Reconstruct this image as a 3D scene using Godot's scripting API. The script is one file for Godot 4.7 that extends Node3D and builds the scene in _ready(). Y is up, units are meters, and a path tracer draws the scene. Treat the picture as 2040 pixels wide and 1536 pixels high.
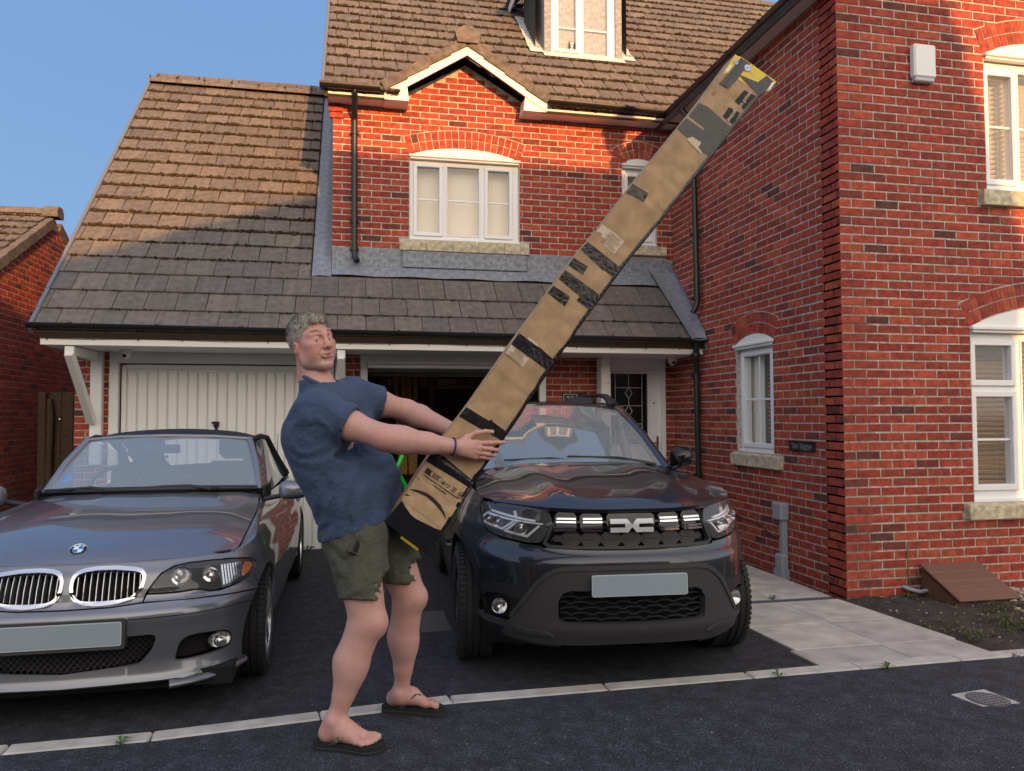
extends Node3D
# A man in shorts holds a very long taped parcel upright in front of two cars on the drive of a brick house, low evening sun.

class MB:
	var v := PackedVector3Array()
	var n := PackedVector3Array()
	var uv := PackedVector2Array()
	var col := PackedColorArray()
	var tint := Color(0, 0, 0, 0)
	func tri(a: Vector3, b: Vector3, c: Vector3, na: Vector3, nb: Vector3, nc: Vector3, ua := Vector2(), ub := Vector2(), uc := Vector2()) -> void:
		if (b - a).cross(c - a).dot(na + nb + nc) > 0.0:
			v.append(a); v.append(c); v.append(b); n.append(na); n.append(nc); n.append(nb); uv.append(ua); uv.append(uc); uv.append(ub)
		else:
			v.append(a); v.append(b); v.append(c); n.append(na); n.append(nb); n.append(nc); uv.append(ua); uv.append(ub); uv.append(uc)
		if tint.a > 0.0:
			for i in 3: col.append(tint)
	func quad(a: Vector3, b: Vector3, c: Vector3, d: Vector3, out := Vector3.ZERO) -> void:
		var m := (b - a).cross(c - a)
		if m.length_squared() < 1e-14: m = (c - a).cross(d - a)
		m = m.normalized()
		if out != Vector3.ZERO and m.dot(out) < 0.0: m = -m
		var s := Vector2((b - a).length(), (d - a).length())
		tri(a, b, c, m, m, m, Vector2.ZERO, Vector2(s.x, 0), s)
		tri(a, c, d, m, m, m, Vector2.ZERO, s, Vector2(0, s.y))
	func flat(a: Vector3, b: Vector3, c: Vector3, out: Vector3) -> void:
		var m := (b - a).cross(c - a).normalized()
		if m.dot(out) < 0.0: m = -m
		tri(a, b, c, m, m, m)
	func box(c: Vector3, s: Vector3, b := Basis(), ch := 0.0) -> void:
		var h := s * 0.5
		ch = minf(ch, minf(h.x, minf(h.y, h.z)) * 0.9)
		if ch <= 0.0:
			for ax in 3:
				for sg in [-1.0, 1.0]:
					var e := Vector3.ZERO; e[ax] = h[ax] * sg
					var f := Vector3.ZERO; f[(ax + 1) % 3] = h[(ax + 1) % 3]
					var g := Vector3.ZERO; g[(ax + 2) % 3] = h[(ax + 2) % 3]
					quad(c + b * (e - f - g), c + b * (e + f - g), c + b * (e + f + g), c + b * (e - f + g), b * e)
			return
		var k := h - Vector3(ch, ch, ch)
		for ax in 3:
			var a1 := (ax + 1) % 3
			var a2 := (ax + 2) % 3
			for sg in [-1.0, 1.0]:
				var e := Vector3.ZERO; e[ax] = h[ax] * sg
				var f := Vector3.ZERO; f[a1] = k[a1]
				var g := Vector3.ZERO; g[a2] = k[a2]
				quad(c + b * (e - f - g), c + b * (e + f - g), c + b * (e + f + g), c + b * (e - f + g), b * e)
				for s2 in [-1.0, 1.0]:   # edge between face ax and face a1
					var o := Vector3.ZERO; o[ax] = sg; o[a1] = s2
					var p := Vector3.ZERO; p[ax] = h[ax] * sg; p[a1] = k[a1] * s2
					var q := Vector3.ZERO; q[ax] = k[ax] * sg; q[a1] = h[a1] * s2
					quad(c + b * (p - g), c + b * (p + g), c + b * (q + g), c + b * (q - g), b * o)
		for i in 8:
			var s3 := Vector3(1 if i & 1 else -1, 1 if i & 2 else -1, 1 if i & 4 else -1)
			flat(c + b * (Vector3(h.x, k.y, k.z) * s3), c + b * (Vector3(k.x, h.y, k.z) * s3), c + b * (Vector3(k.x, k.y, h.z) * s3), b * s3)
	func grid(f: Callable, nu: int, nv: int, sg := 1.0, wrap := false) -> void:
		var p := []
		for j in nv + 1:
			for i in nu + 1: p.append(f.call(float(i) / nu, float(j) / nv))
		var w := nu + 1
		var m := []
		for j in nv + 1:
			for i in nu + 1:
				var il := i - 1 if i > 0 else (nu - 1 if wrap else 0)
				var ir := i + 1 if i < nu else (1 if wrap else nu)
				var du: Vector3 = p[j * w + ir] - p[j * w + il]
				var dv: Vector3 = p[mini(j + 1, nv) * w + i] - p[maxi(j - 1, 0) * w + i]
				var c := du.cross(dv)
				if c.length_squared() < 1e-18:
					du = p[clampi(j + (1 if j == 0 else -1), 0, nv) * w + ir] - p[clampi(j + (1 if j == 0 else -1), 0, nv) * w + il]
					c = du.cross(dv)
				m.append(c.normalized() * sg)
		for j in nv:
			for i in nu:
				var a := j * w + i
				var ua := Vector2(float(i) / nu, float(j) / nv)
				var ub := Vector2(float(i + 1) / nu, float(j + 1) / nv)
				tri(p[a], p[a + 1], p[a + w + 1], m[a], m[a + 1], m[a + w + 1], ua, Vector2(ub.x, ua.y), ub)
				tri(p[a], p[a + w + 1], p[a + w], m[a], m[a + w + 1], m[a + w], ua, ub, Vector2(ua.x, ub.y))
	func net(rows: Array, nu: int, nv: int, sg := 1.0) -> void:
		grid(func(u, w): return MB.netp(rows, u, w), nu, nv, sg)
	static func cr(a, t: float) -> Vector3:
		var i := clampi(int(floor(t)), 0, a.size() - 2)
		var f := t - i
		var p1: Vector3 = a[i]
		var p2: Vector3 = a[i + 1]
		var p0: Vector3 = a[i - 1] if i > 0 else p1 * 2.0 - p2
		var p3: Vector3 = a[i + 2] if i + 2 < a.size() else p2 * 2.0 - p1
		return 0.5 * (2.0 * p1 + (p2 - p0) * f + (2.0 * p0 - 5.0 * p1 + 4.0 * p2 - p3) * f * f + (3.0 * p1 - p0 - 3.0 * p2 + p3) * f * f * f)
	static func netp(rows: Array, u: float, w: float) -> Vector3:
		var c := []
		for r in rows: c.append(MB.cr(r, u * (r.size() - 1)))
		return MB.cr(c, w * (c.size() - 1))
	func tube(pts: Array, rad, sides := 8, cap := true, sq := 1.0) -> void:
		var up := Vector3.UP
		var d0: Vector3 = (pts[1] - pts[0]).normalized()
		if absf(d0.dot(up)) > 0.9: up = Vector3.RIGHT
		var rings := []
		var nrm := []
		for i in pts.size():
			var d: Vector3 = ((pts[mini(i + 1, pts.size() - 1)] - pts[maxi(i - 1, 0)]) as Vector3).normalized()
			var x := up.cross(d).normalized()
			up = d.cross(x).normalized()
			var r: float = rad[i] if rad is Array else rad
			for k in sides + 1:
				var t := TAU * k / sides
				var e := x * cos(t) + up * sin(t) * sq
				rings.append(pts[i] + e * r); nrm.append((x * cos(t) * sq + up * sin(t)).normalized())
		var w := sides + 1
		for i in pts.size() - 1:
			for k in sides:
				var a := i * w + k
				tri(rings[a], rings[a + 1], rings[a + w + 1], nrm[a], nrm[a + 1], nrm[a + w + 1])
				tri(rings[a], rings[a + w + 1], rings[a + w], nrm[a], nrm[a + w + 1], nrm[a + w])
		if cap:
			for e in [0, pts.size() - 1]:
				var out: Vector3 = (pts[0] - pts[1]) if e == 0 else (pts[e] - pts[e - 1])
				for k in sides: flat(pts[e], rings[e * w + k], rings[e * w + k + 1], out)
	func lathe(prof: Array, at: Vector3, b := Basis(), sides := 24, crease := 0.6) -> void:   # prof: Vector2(radius, height along b.y)
		for i in prof.size() - 1:
			var p: Vector2 = prof[i]
			var q: Vector2 = prof[i + 1]
			if p.is_equal_approx(q): continue
			var nn := Vector2(q.y - p.y, p.x - q.x).normalized()
			var na := nn
			var nb := nn
			if i > 0:
				var o: Vector2 = prof[i - 1]
				var m := Vector2(p.y - o.y, o.x - p.x).normalized()
				if m.dot(nn) > crease: na = (m + nn).normalized()
			if i < prof.size() - 2:
				var o2: Vector2 = prof[i + 2]
				var m2 := Vector2(o2.y - q.y, q.x - o2.x).normalized()
				if m2.dot(nn) > crease: nb = (m2 + nn).normalized()
			for k in sides:
				var d1 := Vector3(cos(TAU * k / sides), 0, sin(TAU * k / sides))
				var d2 := Vector3(cos(TAU * (k + 1) / sides), 0, sin(TAU * (k + 1) / sides))
				var P := func(s: Vector2, d: Vector3): return at + b * (d * s.x + Vector3(0, s.y, 0))
				var N := func(s: Vector2, d: Vector3): return (b * (d * s.x + Vector3(0, s.y, 0))).normalized()
				if p.x > 1e-6: tri(P.call(p, d1), P.call(p, d2), P.call(q, d2), N.call(na, d1), N.call(na, d2), N.call(nb, d2))
				if q.x > 1e-6: tri(P.call(p, d1), P.call(q, d2), P.call(q, d1), N.call(na, d1), N.call(nb, d2), N.call(nb, d1))
	func prism(poly: PackedVector2Array, x: Transform3D, depth: float, back := true) -> void:   # face in x's xy plane looking along +z, body goes back by depth
		var id := Geometry2D.triangulate_polygon(poly)
		var z := x.basis.z
		for i in range(0, id.size(), 3):
			var t := []
			for k in 3: t.append(x * Vector3(poly[id[i + k]].x, poly[id[i + k]].y, 0))
			flat(t[0], t[1], t[2], z)
			if back: flat(t[0] - z * depth, t[1] - z * depth, t[2] - z * depth, -z)
		var cw := Geometry2D.is_polygon_clockwise(poly)
		for i in poly.size():
			var a := poly[i]
			var c := poly[(i + 1) % poly.size()]
			var o := Vector2(c.y - a.y, a.x - c.x) * (-1.0 if cw else 1.0)
			var A := x * Vector3(a.x, a.y, 0)
			var C := x * Vector3(c.x, c.y, 0)
			quad(A, C, C - z * depth, A - z * depth, x.basis * Vector3(o.x, o.y, 0))
	func sheet(poly: PackedVector2Array, f: Callable, cell: float, thick := 0.0, off := 0.0, holes := [], sg := 1.0) -> void:   # a curved panel: outline in the chart of f
		var lo := poly[0]
		var hi := poly[0]
		for p in poly: lo = lo.min(p); hi = hi.max(p)
		var e := 0.004
		var N := func(p: Vector2) -> Vector3:
			var du: Vector3 = f.call(p + Vector2(e, 0)) - f.call(p - Vector2(e, 0))
			var dv: Vector3 = f.call(p + Vector2(0, e)) - f.call(p - Vector2(0, e))
			return du.cross(dv).normalized() * sg
		var nx := int(ceil((hi.x - lo.x) / cell))
		var ny := int(ceil((hi.y - lo.y) / cell))
		for j in ny:
			for i in nx:
				var a := lo + Vector2(i, j) * cell
				var c := PackedVector2Array([a, a + Vector2(cell, 0), a + Vector2(cell, cell), a + Vector2(0, cell)])
				var parts := Geometry2D.intersect_polygons(poly, c)
				for h in holes:
					var next: Array[PackedVector2Array] = []
					for q in parts: next.append_array(Geometry2D.clip_polygons(q, h))
					parts = next
				for q in parts:
					if q.size() < 3 or Geometry2D.is_polygon_clockwise(q): continue
					var id := Geometry2D.triangulate_polygon(q)
					var P := []
					var M := []
					for p in q:
						var m: Vector3 = N.call(p)
						P.append(f.call(p) + m * off); M.append(m)
					for k in range(0, id.size(), 3): tri(P[id[k]], P[id[k + 1]], P[id[k + 2]], M[id[k]], M[id[k + 1]], M[id[k + 2]], q[id[k]], q[id[k + 1]], q[id[k + 2]])
		if thick > 0.0:
			for ring in [poly] + holes:
				var flip: float = 1.0 if ring == poly else -1.0
				var cw := Geometry2D.is_polygon_clockwise(ring)
				for i in ring.size():
					var a: Vector2 = ring[i]
					var b: Vector2 = ring[(i + 1) % ring.size()]
					var k := maxi(1, int((b - a).length() / (cell * 1.5)))
					for s in k:
						var p := a.lerp(b, float(s) / k)
						var q := a.lerp(b, float(s + 1) / k)
						var A: Vector3 = f.call(p)
						var B: Vector3 = f.call(q)
						var na: Vector3 = N.call(p)
						var nb: Vector3 = N.call(q)
						quad(A + na * off, B + nb * off, B + nb * (off - thick), A + na * (off - thick), (B - A).cross(na) * (-1.0 if cw else 1.0) * flip * sg)
	func add(o: MB, x := Transform3D()) -> void:
		var bn := x.basis.inverse().transposed()
		for i in range(0, o.v.size(), 3):
			tri(x * o.v[i], x * o.v[i + 1], x * o.v[i + 2], (bn * o.n[i]).normalized(), (bn * o.n[i + 1]).normalized(), (bn * o.n[i + 2]).normalized(), o.uv[i], o.uv[i + 1], o.uv[i + 2])
	func mesh() -> ArrayMesh:
		var a := []
		a.resize(Mesh.ARRAY_MAX)
		a[Mesh.ARRAY_VERTEX] = v; a[Mesh.ARRAY_NORMAL] = n; a[Mesh.ARRAY_TEX_UV] = uv
		if col.size() == v.size() and col.size() > 0: a[Mesh.ARRAY_COLOR] = col
		var m := ArrayMesh.new()
		if v.size(): m.add_surface_from_arrays(Mesh.PRIMITIVE_TRIANGLES, a)
		return m

var M := {}
var tex_cache := {}
var tex_mean := {}
var base_of := {}
var rng := RandomNumberGenerator.new()

func rf(a: float, b: float) -> float: return rng.randf_range(a, b)

func ntex(key: String, freq: float, size: int, lo: float, hi: float, octaves := 4, type := FastNoiseLite.TYPE_SIMPLEX_SMOOTH, pinch := 0.0) -> NoiseTexture2D:
	if tex_cache.has(key): return tex_cache[key]
	var t := NoiseTexture2D.new()
	t.width = size; t.height = size; t.seamless = true
	var z := FastNoiseLite.new()
	z.noise_type = type; z.frequency = freq; z.fractal_octaves = octaves; z.seed = hash(key) % 1000
	if type == FastNoiseLite.TYPE_CELLULAR: z.cellular_return_type = FastNoiseLite.RETURN_CELL_VALUE; z.fractal_type = FastNoiseLite.FRACTAL_NONE
	t.noise = z
	var g := Gradient.new()
	g.set_color(0, Color(lo, lo, lo)); g.set_color(1, Color(hi, hi, hi))
	g.set_offset(0, pinch); g.set_offset(1, 1.0 - pinch)
	t.color_ramp = g
	tex_cache[key] = t
	tex_mean[t] = pow((lo + hi) * 0.5, 2.2)
	return t

func mat(key: String, c: Color, rough := 0.8, metal := 0.0) -> StandardMaterial3D:   # c is a linear base colour
	var m := StandardMaterial3D.new()
	m.resource_name = key
	m.albedo_color = c.linear_to_srgb()
	m.albedo_color.a = c.a
	m.roughness = rough; m.metallic = metal
	M[key] = m
	return m

func grain(m: StandardMaterial3D, albedo: Texture2D, metres: float, detail: Texture2D = null, dmetres := 0.1, bump: Texture2D = null, cm := 0.1, world := true) -> StandardMaterial3D:
	m.uv1_triplanar = true; m.uv1_world_triplanar = world
	m.uv1_scale = Vector3.ONE / metres
	m.albedo_texture = albedo
	var k: float = 1.0 / (tex_mean.get(albedo, 1.0) * (tex_mean.get(detail, 1.0) if detail else 1.0))
	var a := m.albedo_color.a
	m.albedo_color = (m.albedo_color.srgb_to_linear() * k).linear_to_srgb()   # keeps the mean colour under the grain
	m.albedo_color.a = a
	base_of[m] = k
	if detail:
		m.detail_enabled = true; m.detail_albedo = detail; m.detail_blend_mode = BaseMaterial3D.BLEND_MODE_MUL
		m.detail_uv_layer = BaseMaterial3D.DETAIL_UV_2
		m.uv2_triplanar = true; m.uv2_world_triplanar = world; m.uv2_scale = Vector3.ONE / dmetres
	if bump:
		m.heightmap_enabled = true; m.heightmap_texture = bump; m.heightmap_scale = cm
	return m

func obj(called: String, mesh, material: Material, parent: Node = self, at := Vector3.ZERO) -> MeshInstance3D:
	var o := MeshInstance3D.new()
	o.name = called
	o.mesh = mesh.mesh() if mesh is MB else mesh
	o.material_override = material
	o.position = at
	parent.add_child(o, true)
	return o

func thing(called: String, label: String, category: String, at := Vector3.ZERO, turn := 0.0, group := "") -> Node3D:
	var o := Node3D.new()
	o.name = called
	add_child(o, true)
	o.position = at; o.rotation.y = turn
	tag(o, label, category, group)
	return o

func tag(o: Node, label: String, category: String, group := "") -> Node:
	o.set_meta("label", label); o.set_meta("category", category)
	if group: o.set_meta("group", group)
	return o

func struct(called: String, mesh, material: Material) -> MeshInstance3D:
	var o := obj(called, mesh, material)
	o.set_meta("kind", "structure")
	return o

func stuff(called: String, mesh: Mesh, material: Material, xf: Array, colors: Array = [], parent: Node = self) -> MultiMeshInstance3D:
	var mm := MultiMesh.new()
	mm.transform_format = MultiMesh.TRANSFORM_3D
	mm.use_colors = colors.size() > 0
	mm.mesh = mesh
	mm.instance_count = xf.size()
	for i in xf.size():
		mm.set_instance_transform(i, xf[i])
		if colors.size(): mm.set_instance_color(i, colors[i])
	var o := MultiMeshInstance3D.new()
	o.name = called
	o.multimesh = mm
	o.material_override = material
	o.set_meta("kind", "stuff")
	parent.add_child(o, true)
	return o

func V(x: float, y: float, z: float) -> Vector3: return Vector3(x, y, z)
func pv(a: Array) -> PackedVector2Array:   # flat list of x, y
	var p := PackedVector2Array()
	for i in range(0, a.size(), 2): p.append(Vector2(a[i], a[i + 1]))
	return p
func ccw(p: PackedVector2Array) -> PackedVector2Array:
	if Geometry2D.is_polygon_clockwise(p): p.reverse()
	return p
func rect(x0: float, y0: float, x1: float, y1: float) -> PackedVector2Array: return pv([x0, y0, x1, y0, x1, y1, x0, y1])
func rounded(p: PackedVector2Array, r: float, k := 4) -> PackedVector2Array:
	var o := PackedVector2Array()
	for i in p.size():
		var b := p[i]
		var a := p[(i - 1 + p.size()) % p.size()]
		var c := p[(i + 1) % p.size()]
		var q := minf(r, minf((a - b).length(), (c - b).length()) * 0.48)
		var s := b + (a - b).normalized() * q
		var e := b + (c - b).normalized() * q
		for j in k + 1:
			var t := float(j) / k
			o.append(s.lerp(b, t).lerp(b.lerp(e, t), t))
	return o
func ellipse(c: Vector2, rx: float, ry: float, k := 20, tilt := 0.0) -> PackedVector2Array:
	var o := PackedVector2Array()
	for i in k: o.append(c + Vector2(cos(TAU * i / k) * rx, sin(TAU * i / k) * ry).rotated(tilt))
	return o
func inset(p: PackedVector2Array, d: float) -> PackedVector2Array:
	var r := Geometry2D.offset_polygon(p, -d, Geometry2D.JOIN_MITER)
	return r[0] if r.size() else p
func mir(p: PackedVector2Array) -> PackedVector2Array:
	var o := PackedVector2Array()
	for q in p: o.append(Vector2(-q.x, q.y))
	return ccw(o)
func ground_y(z: float) -> float: return 0.0263 * maxf(z, 0.0)
func basis_to(y: Vector3, hint := Vector3.FORWARD) -> Basis:
	y = y.normalized()
	var x := y.cross(hint)
	if x.length() < 0.01: x = y.cross(Vector3.RIGHT)
	x = x.normalized()
	return Basis(x, y, x.cross(y))
func text_mesh(s: String, size: float, depth: float, fontname := "Droid Sans", weight := 400) -> TextMesh:
	var t := TextMesh.new()
	var f := SystemFont.new()
	f.font_names = PackedStringArray([fontname]); f.font_weight = weight
	t.font = f; t.text = s; t.font_size = 64; t.pixel_size = size / 64.0; t.depth = depth; t.curve_step = 1.5
	return t

func _ready() -> void:
	rng.seed = 7
	# camera
	var cam := Camera3D.new()
	cam.name = "camera"
	add_child(cam)
	cam.position = V(-3.956, 1.504, 5.5817)
	cam.basis = Basis.from_euler(V(0.0392, -0.20673, -0.0024))
	cam.fov = 53.61
	cam.near = 0.05; cam.far = 400.0
	cam.current = true
	# sky: clear evening, pale and warm towards the low sun behind the camera, blue opposite
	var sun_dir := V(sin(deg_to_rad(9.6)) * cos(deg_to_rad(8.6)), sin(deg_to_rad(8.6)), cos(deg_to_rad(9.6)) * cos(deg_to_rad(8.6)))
	var env := Environment.new()
	env.background_mode = Environment.BG_SKY
	env.sky = Sky.new()
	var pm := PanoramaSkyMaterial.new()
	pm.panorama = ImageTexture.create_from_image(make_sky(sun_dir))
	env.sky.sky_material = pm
	env.tonemap_mode = Environment.TONE_MAPPER_LINEAR
	env.tonemap_exposure = 1.7
	env.sdfgi_enabled = true; env.ssao_enabled = true; env.ssil_enabled = true
	var we := WorldEnvironment.new()
	we.name = "world_environment"
	we.environment = env
	add_child(we)
	var sun := DirectionalLight3D.new()
	sun.name = "sun"
	sun.light_color = Color(1.0, 0.47, 0.15).linear_to_srgb()
	sun.light_energy = 1.35
	sun.light_angular_distance = 0.5
	sun.shadow_enabled = true
	add_child(sun)
	sun.look_at_from_position(sun_dir * 50.0, Vector3.ZERO)
	materials()
	build_ground()
	build_house()
	build_neighbours()
	build_cars()
	build_man_and_parcel()
	build_small_things()

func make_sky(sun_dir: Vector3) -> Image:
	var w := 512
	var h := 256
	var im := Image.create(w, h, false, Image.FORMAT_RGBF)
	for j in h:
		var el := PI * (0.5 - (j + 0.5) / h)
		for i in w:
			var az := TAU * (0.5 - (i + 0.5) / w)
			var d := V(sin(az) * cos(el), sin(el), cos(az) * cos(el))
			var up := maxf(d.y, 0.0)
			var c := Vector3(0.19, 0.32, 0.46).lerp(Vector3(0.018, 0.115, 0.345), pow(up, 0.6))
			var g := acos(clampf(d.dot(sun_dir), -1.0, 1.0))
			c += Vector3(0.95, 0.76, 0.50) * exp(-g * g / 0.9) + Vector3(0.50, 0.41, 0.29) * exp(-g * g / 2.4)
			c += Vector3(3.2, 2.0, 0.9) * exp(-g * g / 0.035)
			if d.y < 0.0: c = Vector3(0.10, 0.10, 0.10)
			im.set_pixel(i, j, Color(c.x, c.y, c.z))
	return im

func materials() -> void:
	var fine := ntex("fine", 0.09, 512, 0.62, 1.0, 3)
	var blotch := ntex("blotch", 0.012, 512, 0.66, 1.0, 5)
	var soft := ntex("soft", 0.008, 512, 0.8, 1.0, 4)
	var grit := ntex("grit", 0.3, 512, 0.45, 1.0, 2)
	var gritb := ntex("gritb", 0.22, 512, 0.0, 1.0, 3)
	var speck := ntex("speck", 0.14, 1024, 0.12, 1.0, 1, FastNoiseLite.TYPE_CELLULAR)
	var bumpy := ntex("bumpy", 0.05, 512, 0.0, 1.0, 5)
	var tones := [Color(0.40, 0.066, 0.034), Color(0.34, 0.050, 0.028), Color(0.44, 0.084, 0.040), Color(0.29, 0.044, 0.028), Color(0.37, 0.058, 0.031), Color(0.13, 0.038, 0.032), Color(0.31, 0.054, 0.036), Color(0.20, 0.042, 0.032)]
	for i in tones.size(): grain(mat("brick%d" % i, tones[i] * 0.86, 0.9), blotch, 0.55, grit, 0.25, bumpy, 0.25)
	var bi := grain(mat("brick_tinted", Color(1, 1, 1), 0.9), blotch, 0.55, grit, 0.25, bumpy, 0.25)
	bi.vertex_color_use_as_albedo = true
	grain(mat("mortar", Color(0.46, 0.42, 0.36), 0.95), blotch, 0.4, grit, 0.2, bumpy, 0.3)
	var tt := [Color(0.135, 0.118, 0.105), Color(0.115, 0.103, 0.096), Color(0.15, 0.128, 0.11), Color(0.125, 0.108, 0.094)]
	for i in tt.size(): grain(mat("tile%d" % i, tt[i], 0.92), blotch, 0.7, grit, 0.3, gritb, 0.12)
	var ti := grain(mat("tile_tinted", Color(1, 1, 1), 0.92), blotch, 0.7, grit, 0.3, gritb, 0.12)
	ti.vertex_color_use_as_albedo = true
	var mo := mat("moss", Color(1, 1, 1), 1.0)
	mo.vertex_color_use_as_albedo = true
	grain(mo, grit, 0.1)
	grain(mat("lead", Color(0.20, 0.225, 0.26), 0.5), blotch, 0.5, soft, 0.13, bumpy, 0.15)
	grain(mat("lead_pale", Color(0.55, 0.55, 0.53), 0.6), blotch, 0.3, soft, 0.13, bumpy, 0.3)
	mat("upvc", Color(0.80, 0.81, 0.81), 0.35)
	mat("white_paint", Color(0.78, 0.78, 0.75), 0.45)
	mat("fascia", Color(0.80, 0.78, 0.72), 0.4)
	mat("black_plastic", Color(0.014, 0.014, 0.016), 0.35)
	mat("verge_grey", Color(0.13, 0.155, 0.19), 0.5)
	mat("grey_plastic", Color(0.30, 0.33, 0.37), 0.55)
	grain(mat("sandstone", Color(0.52, 0.46, 0.32), 0.9), blotch, 0.6, grit, 0.2)
	grain(mat("wood_dark", Color(0.075, 0.048, 0.026), 0.85), blotch, 0.35, grit, 0.3)
	grain(mat("timber", Color(0.52, 0.30, 0.11), 0.7), blotch, 0.3, fine, 0.3)
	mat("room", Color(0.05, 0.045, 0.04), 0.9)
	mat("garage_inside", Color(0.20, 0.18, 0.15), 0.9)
	var gl := mat("glass", Color(0.9, 0.95, 0.95, 0.08), 0.02)
	gl.transparency = BaseMaterial3D.TRANSPARENCY_ALPHA
	gl.metallic_specular = 0.6
	var cg := mat("car_glass", Color(0.5, 0.6, 0.62, 0.22), 0.02)
	cg.transparency = BaseMaterial3D.TRANSPARENCY_ALPHA
	cg.metallic_specular = 0.75
	var lg := mat("lamp_glass", Color(0.9, 0.93, 0.95, 0.05), 0.03)
	lg.transparency = BaseMaterial3D.TRANSPARENCY_ALPHA
	mat("blind_white", Color(0.78, 0.74, 0.64), 0.6)
	mat("blind_wood", Color(0.42, 0.26, 0.11), 0.55)
	# ground
	var as_ := grain(mat("tarmac", Color(0.023, 0.026, 0.033), 0.88), ntex("tar", 0.02, 512, 0.62, 1.0, 5), 1.7, speck, 0.55, gritb, 0.5)
	as_.metallic_specular = 0.5
	grain(mat("tarmac_drive", Color(0.019, 0.020, 0.024), 0.9), ntex("tar2", 0.02, 512, 0.55, 1.0, 5), 1.3, speck, 0.48, gritb, 0.35)
	grain(mat("concrete", Color(0.46, 0.43, 0.38), 0.92), soft, 0.8, fine, 0.12, gritb, 0.1)
	for i in 3: grain(mat("slab%d" % i, Color(0.44, 0.41, 0.36) * (0.93 + 0.07 * i), 0.92), soft, 1.1, fine, 0.1, gritb, 0.1)
	grain(mat("soil", Color(0.060, 0.047, 0.036), 1.0), blotch, 0.3, grit, 0.1, bumpy, 1.2)
	grain(mat("field", Color(0.06, 0.07, 0.035), 1.0), blotch, 3.0, grit, 0.3)
	var vc := mat("vertex_matt", Color(1, 1, 1), 0.85)
	vc.vertex_color_use_as_albedo = true
	mat("iron", Color(0.10, 0.095, 0.09), 0.7, 0.3)
	mat("galv", Color(0.33, 0.36, 0.40), 0.4, 0.7)
	# cars
	var p1 := mat("paint_grey_blue", Color(0.185, 0.195, 0.215), 0.34, 0.62)
	p1.clearcoat_enabled = true; p1.clearcoat = 1.0; p1.clearcoat_roughness = 0.03
	var p2 := mat("paint_slate", Color(0.014, 0.019, 0.026), 0.35, 0.3)
	p2.clearcoat_enabled = true; p2.clearcoat = 1.0; p2.clearcoat_roughness = 0.02
	grain(mat("trim_grey", Color(0.038, 0.036, 0.037), 0.62), fine, 0.05, null, 0.1, gritb, 0.03, false)
	mat("trim_black", Color(0.012, 0.012, 0.013), 0.5)
	mat("void_black", Color(0.004, 0.004, 0.004), 0.9)  # near-black colour standing in for shade inside gaps and recesses
	grain(mat("rubber", Color(0.016, 0.016, 0.016), 0.8), fine, 0.1, null, 0.1, null, 0.1, false)
	mat("chrome", Color(0.72, 0.72, 0.73), 0.07, 1.0)
	mat("satin_silver", Color(0.55, 0.56, 0.57), 0.3, 0.9)
	mat("silver_paint", Color(0.52, 0.53, 0.54), 0.4, 0.3)
	mat("reflector", Color(0.62, 0.63, 0.62), 0.12, 1.0)
	mat("amber", Color(0.55, 0.14, 0.02), 0.2)
	mat("drl_white", Color(0.75, 0.77, 0.80), 0.25)
	mat("plate_grey", Color(0.265, 0.325, 0.355), 0.5)
	mat("plate_edge", Color(0.50, 0.54, 0.56), 0.4)
	grain(mat("soft_top", Color(0.010, 0.013, 0.022), 0.95), fine, 0.03, null, 0.1, null, 0.1, false)
	mat("leather_dark", Color(0.012, 0.013, 0.016), 0.6)
	mat("badge_blue", Color(0.02, 0.20, 0.62), 0.2)
	mat("white_gloss", Color(0.80, 0.80, 0.80), 0.25)
	mat("black_gloss", Color(0.008, 0.008, 0.009), 0.12)
	mat("brass", Color(0.42, 0.26, 0.09), 0.3, 1.0)
	mat("green_plastic", Color(0.02, 0.55, 0.06), 0.35)
	mat("yellow", Color(0.72, 0.47, 0.02), 0.5)
	mat("red_plastic", Color(0.5, 0.02, 0.02), 0.4)
	mat("meter_brown", Color(0.16, 0.075, 0.048), 0.6)
	mat("moss_green", Color(0.16, 0.17, 0.02), 0.6)
	mat("leaf_green", Color(0.05, 0.11, 0.02), 0.7)
	mat("blue_band", Color(0.02, 0.02, 0.22), 0.6)
	# parcel
	grain(mat("cardboard", Color(0.40, 0.262, 0.142), 0.88), soft, 0.5, ntex("flute", 0.05, 256, 0.85, 1.0, 2), 0.06, null, 0.1, false)
	grain(mat("cardboard_pale", Color(0.47, 0.315, 0.18), 0.88), soft, 0.4, null, 0.1, null, 0.1, false)
	var tp := grain(mat("tape", Color(0.010, 0.011, 0.014), 0.22), ntex("white", 0.01, 8, 1, 1, 1), 1.0, null, 1.0, ntex("crinkle", 0.012, 512, 0.0, 1.0, 4, FastNoiseLite.TYPE_SIMPLEX, 0.1), 0.10, false)
	tp.uv1_scale = V(5, 5, 5)
	mat("print_black", Color(0.018, 0.016, 0.015), 0.75)
	mat("card_yellow", Color(0.72, 0.50, 0.03), 0.4)
	grain(mat("torn_paper", Color(0.60, 0.49, 0.37), 0.95), grit, 0.1, null, 0.1, null, 0.1, false)
	# clothes and skin
	var sh := grain(mat("shirt", Color(0.040, 0.066, 0.125), 0.92), soft, 0.3, fine, 0.03, ntex("weave", 0.02, 512, 0.0, 1.0, 4), 0.5, false)
	sh.rim_enabled = true; sh.rim = 0.3; sh.rim_tint = 0.6
	grain(mat("shorts", Color(0.074, 0.078, 0.055), 0.85), soft, 0.3, fine, 0.03, ntex("weave", 0.02, 512, 0.0, 1.0, 4), 0.4, false)
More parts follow.
